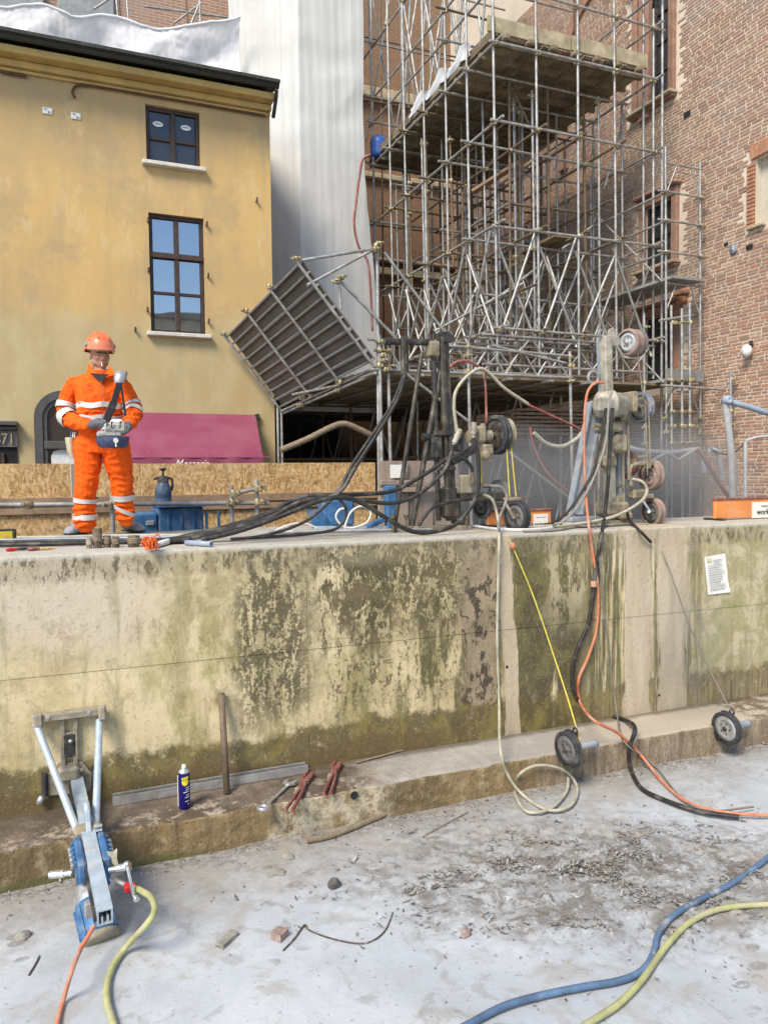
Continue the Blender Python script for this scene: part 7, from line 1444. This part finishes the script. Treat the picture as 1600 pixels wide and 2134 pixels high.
# ------------------------------------------------------------------ debris on the pit floor
def rock(px, py, sx, sy, sz, m_, label, seed, name='stone', cat='stone', blocky=False):
    c = Gp(px, py, 0); c.z = gh(c.x, c.y)+sz*.25; rs = random.Random(seed); bm = bmesh.new(); 
    if blocky: bmesh.ops.create_cube(bm, size=1.6); bmesh.ops.subdivide_edges(bm, edges=list(bm.edges), cuts=3, use_grid_fill=True)
    else: bmesh.ops.create_icosphere(bm, subdivisions=3, radius=1)
    a = rs.uniform(0, 3); ca, sa = math.cos(a), math.sin(a); mb = MB()
    for v in bm.verts:
        k = 1+.22*mnoise.noise(v.co*1.3+V((seed, 0, 0)))+.08*mnoise.noise(v.co*4+V((seed, 3, 0))); q = V((v.co.x*sx*k, v.co.y*sy*k, v.co.z*sz*k)); v.co = V((q.x*ca-q.y*sa, q.x*sa+q.y*ca, q.z))
    bm.verts.index_update(); mb.add([c+v.co for v in bm.verts], [tuple(v.index for v in f.verts) for f in bm.faces]); bm.free()
    return mb.build(name, MT[m_], label=label, cat=cat)
rock(46, 1956, .045, .035, .028, 'rock_grey', 'brownish stone lying in the slurry left of the core drill', 1)
rock(697, 1851, .040, .034, .045, 'rock_dark', 'small dark pointed stone in the middle of the slurry', 2)
rock(474, 1966, .085, .032, .022, 'rock_grey', 'grey elongated brick fragment in the slurry', 3, 'brick_fragment', 'brick', True)
rock(582, 1958, .045, .042, .040, 'rock_red', 'pinkish broken brick lump in the slurry', 4, 'brick_fragment', 'brick', True)
rock(600, 1788, .05, .04, .02, 'rock_grey', 'flat grey stone near the foot of the step', 5)
rock(575, 1818, .07, .04, .012, 'rock_grey', 'thin mud slab stuck near the step foot', 6)
rock(970, 1948, .05, .03, .014, 'rock_red', 'flat brownish stone amid the litter', 7)
for k, (pts, lb) in enumerate(((((632, 1932), (650, 1945), (700, 1962), (760, 1968), (800, 1945), (818, 1905)), 'long thin curved twig stretched over the slurry'), (((590, 1985), (612, 1962), (634, 1932), (640, 1940)), 'short bent twig beside the pinkish brick lump'), (((640, 1760), (690, 1750), (750, 1728), (800, 1708), (835, 1690)), 'thick muddy root lying along the step foot'), (((880, 1748), (930, 1720), (975, 1697)), 'straight thin reed lying near the step foot'), (((60, 2035), (75, 2010), (82, 1995)), 'short dark twig at the lower left'))):
    line('root' if k == 2 else 'twig', lb, 'twig', [V((q.x, q.y, gh(q.x, q.y)+(.02 if k == 2 else .006))) for q in (Gp(x, y, 0) for x, y in pts)], (.022 if k == 2 else .0045), 'mud_stick' if k in (2, 3) else 'twig')
# leaf litter: curled leaf scraps, chips and clods, nobody could count them
g = NG('litter'); a = g.attr('tint'); n_ = g.noise(60, 3); MT['litter'] = g.out(g.mix(g.m('MULTIPLY', g.step(n_, .45, .65), .5), a, (.45, .44, .42)), .9)
lv, lf, lc = [], [], []; rl = random.Random(3)
def leaf(x, y, s, col):
    z = gh(x, y)+.003+rl.uniform(0, .012); a = rl.uniform(0, 6.28); t = rl.uniform(-1.0, 1.0); cu = rl.uniform(-.5, 1.4); L, W_ = s*1.1, s*rl.uniform(.12, .48); b = len(lv)
    for u, w_ in ((-1, .15), (-.4, .9), (.3, 1), (1, .1)):
        for sg in (-1, 1):
            px_, py_, pz_ = u*L, sg*w_*W_, cu*L*(u*u)*.5+abs(w_)*W_*.35*cu; pz_ += px_*t*.4; lv.append((x+px_*math.cos(a)-py_*math.sin(a), y+px_*math.sin(a)+py_*math.cos(a), z+max(pz_, -.004))); lc.append((*col, 1))
    for i in range(3): lf.append((b+2*i, b+2*i+1, b+2*i+3, b+2*i+2))
pal = [(.09, .072, .054), (.045, .038, .032), (.15, .115, .08), (.24, .225, .20), (.34, .33, .315), (.20, .14, .09), (.28, .265, .24)]
for i in range(14000):
    r_ = rl.random()
    if r_ < .80: ga, gb = rl.gauss(0, .80), rl.gauss(0, .38); x, y = 3.1+ga*.93+gb*.37, 3.85-ga*.37+gb*.93
    elif r_ < .88: x, y = rl.uniform(-1.0, 7), YL-.02-abs(rl.gauss(0, .07))
    else: x, y = rl.uniform(-1.6, 6.5), rl.uniform(2.2, 5.0)
    if y > YL-.015: continue
    cl = mnoise.noise(V((x*3.1, y*4.2, 4)))+.6*mnoise.noise(V((x*9, y*11, 8)))
    if r_ < .80 and cl < .05+.35*rl.random(): continue
    if r_ >= .88 and (cl < .42 or rl.random() < .55): continue
    leaf(x, y, rl.uniform(.005, .019)*(1.9 if rl.random() < .12 else 1)*(1 if r_ < .80 else .6), rl.choice(pal[:3]+pal[5:6] if rl.random() < .55 else pal[3:5]+pal[6:]))
me = bpy.data.meshes.new('leaf_litter'); me.from_pydata(lv, [], lf); me.materials.append(MT['litter']); at = me.color_attributes.new('tint', 'FLOAT_COLOR', 'POINT'); at.data.foreach_set('color', np.array(lc, np.float32).ravel()); me.update(); tag(link_mesh('leaf_litter', me), kind='stuff')
mb = MB()
for i in range(900):
    r_ = rl.random(); x, y = (rl.gauss(3.1, .7), rl.gauss(3.85, .4)) if r_ < .75 else (rl.uniform(-1, 7), YL-.03-abs(rl.gauss(0, .12)))
    if y > YL-.02: continue
    s = rl.uniform(.004, .013); c = V((x, y, gh(x, y)+s*.3)); q = [c+V((rl.uniform(-1, 1), rl.uniform(-1, 1), rl.uniform(-.6, .9)))*s for _ in range(5)]; mb.add(q, [(0, 1, 2), (0, 2, 3), (0, 3, 1), (4, 1, 2), (4, 2, 3), (4, 3, 1)])
mb.build('mud_clods', MT['rock_grey'], kind='stuff')
# ------------------------------------------------------------------ house across the square, only mirrored; its plaster is paled in place of sunlight
oh = thing('opposite_house', 'pale house across the square, seen mirrored in the tall brown window', 'house', (5, -16, ZS)); mb = MB(); mb.box((6, -19, 3.7), (26, 6, 10.2)); mb.build('wall', MT['facing_plaster'], oh); mb = MB(); mb.box((6, -15.9, 8.9), (26.4, .8, .3), bev=.05); mb.build('cornice', MT['stone_beige'], oh)
for k in range(8): MB().box((-4+3*k, -15.97, 6.5), (1.1, .1, 1.9), bev=.02).build('window', MT['pane_dark'], oh)

# ------------------------------------------------------------------ cement dust drifting round the pale saw
g = NG('dust_air'); vv_ = g.n('ShaderNodeVolumePrincipled'); vv_.inputs['Color'].default_value = (.98, .955, .92, 1); vv_.inputs['Density'].default_value = .20; vv_.inputs['Anisotropy'].default_value = .2
oo_ = g.n('ShaderNodeOutputMaterial'); g.t.links.new(vv_.outputs[0], oo_.inputs['Volume']); MT['dust_air'] = g.mat
for c, r in ((P(1345, 1000, 'Y', 7.2), (1.25, .9, .85)), (P(1400, 1035, 'Y', 7.6), (1.3, .9, .85)), (P(1080, 1010, 'Y', 7.9), (1.3, .9, .75)), (P(1425, 1340, 'Y', 5.25), (.60, .24, .62))):
    for k in (1, .78, .55): MB().ball(c, tuple(q*k for q in r), nu=40, nv=24).build('dust_cloud', MT['dust_air'], kind='stuff')
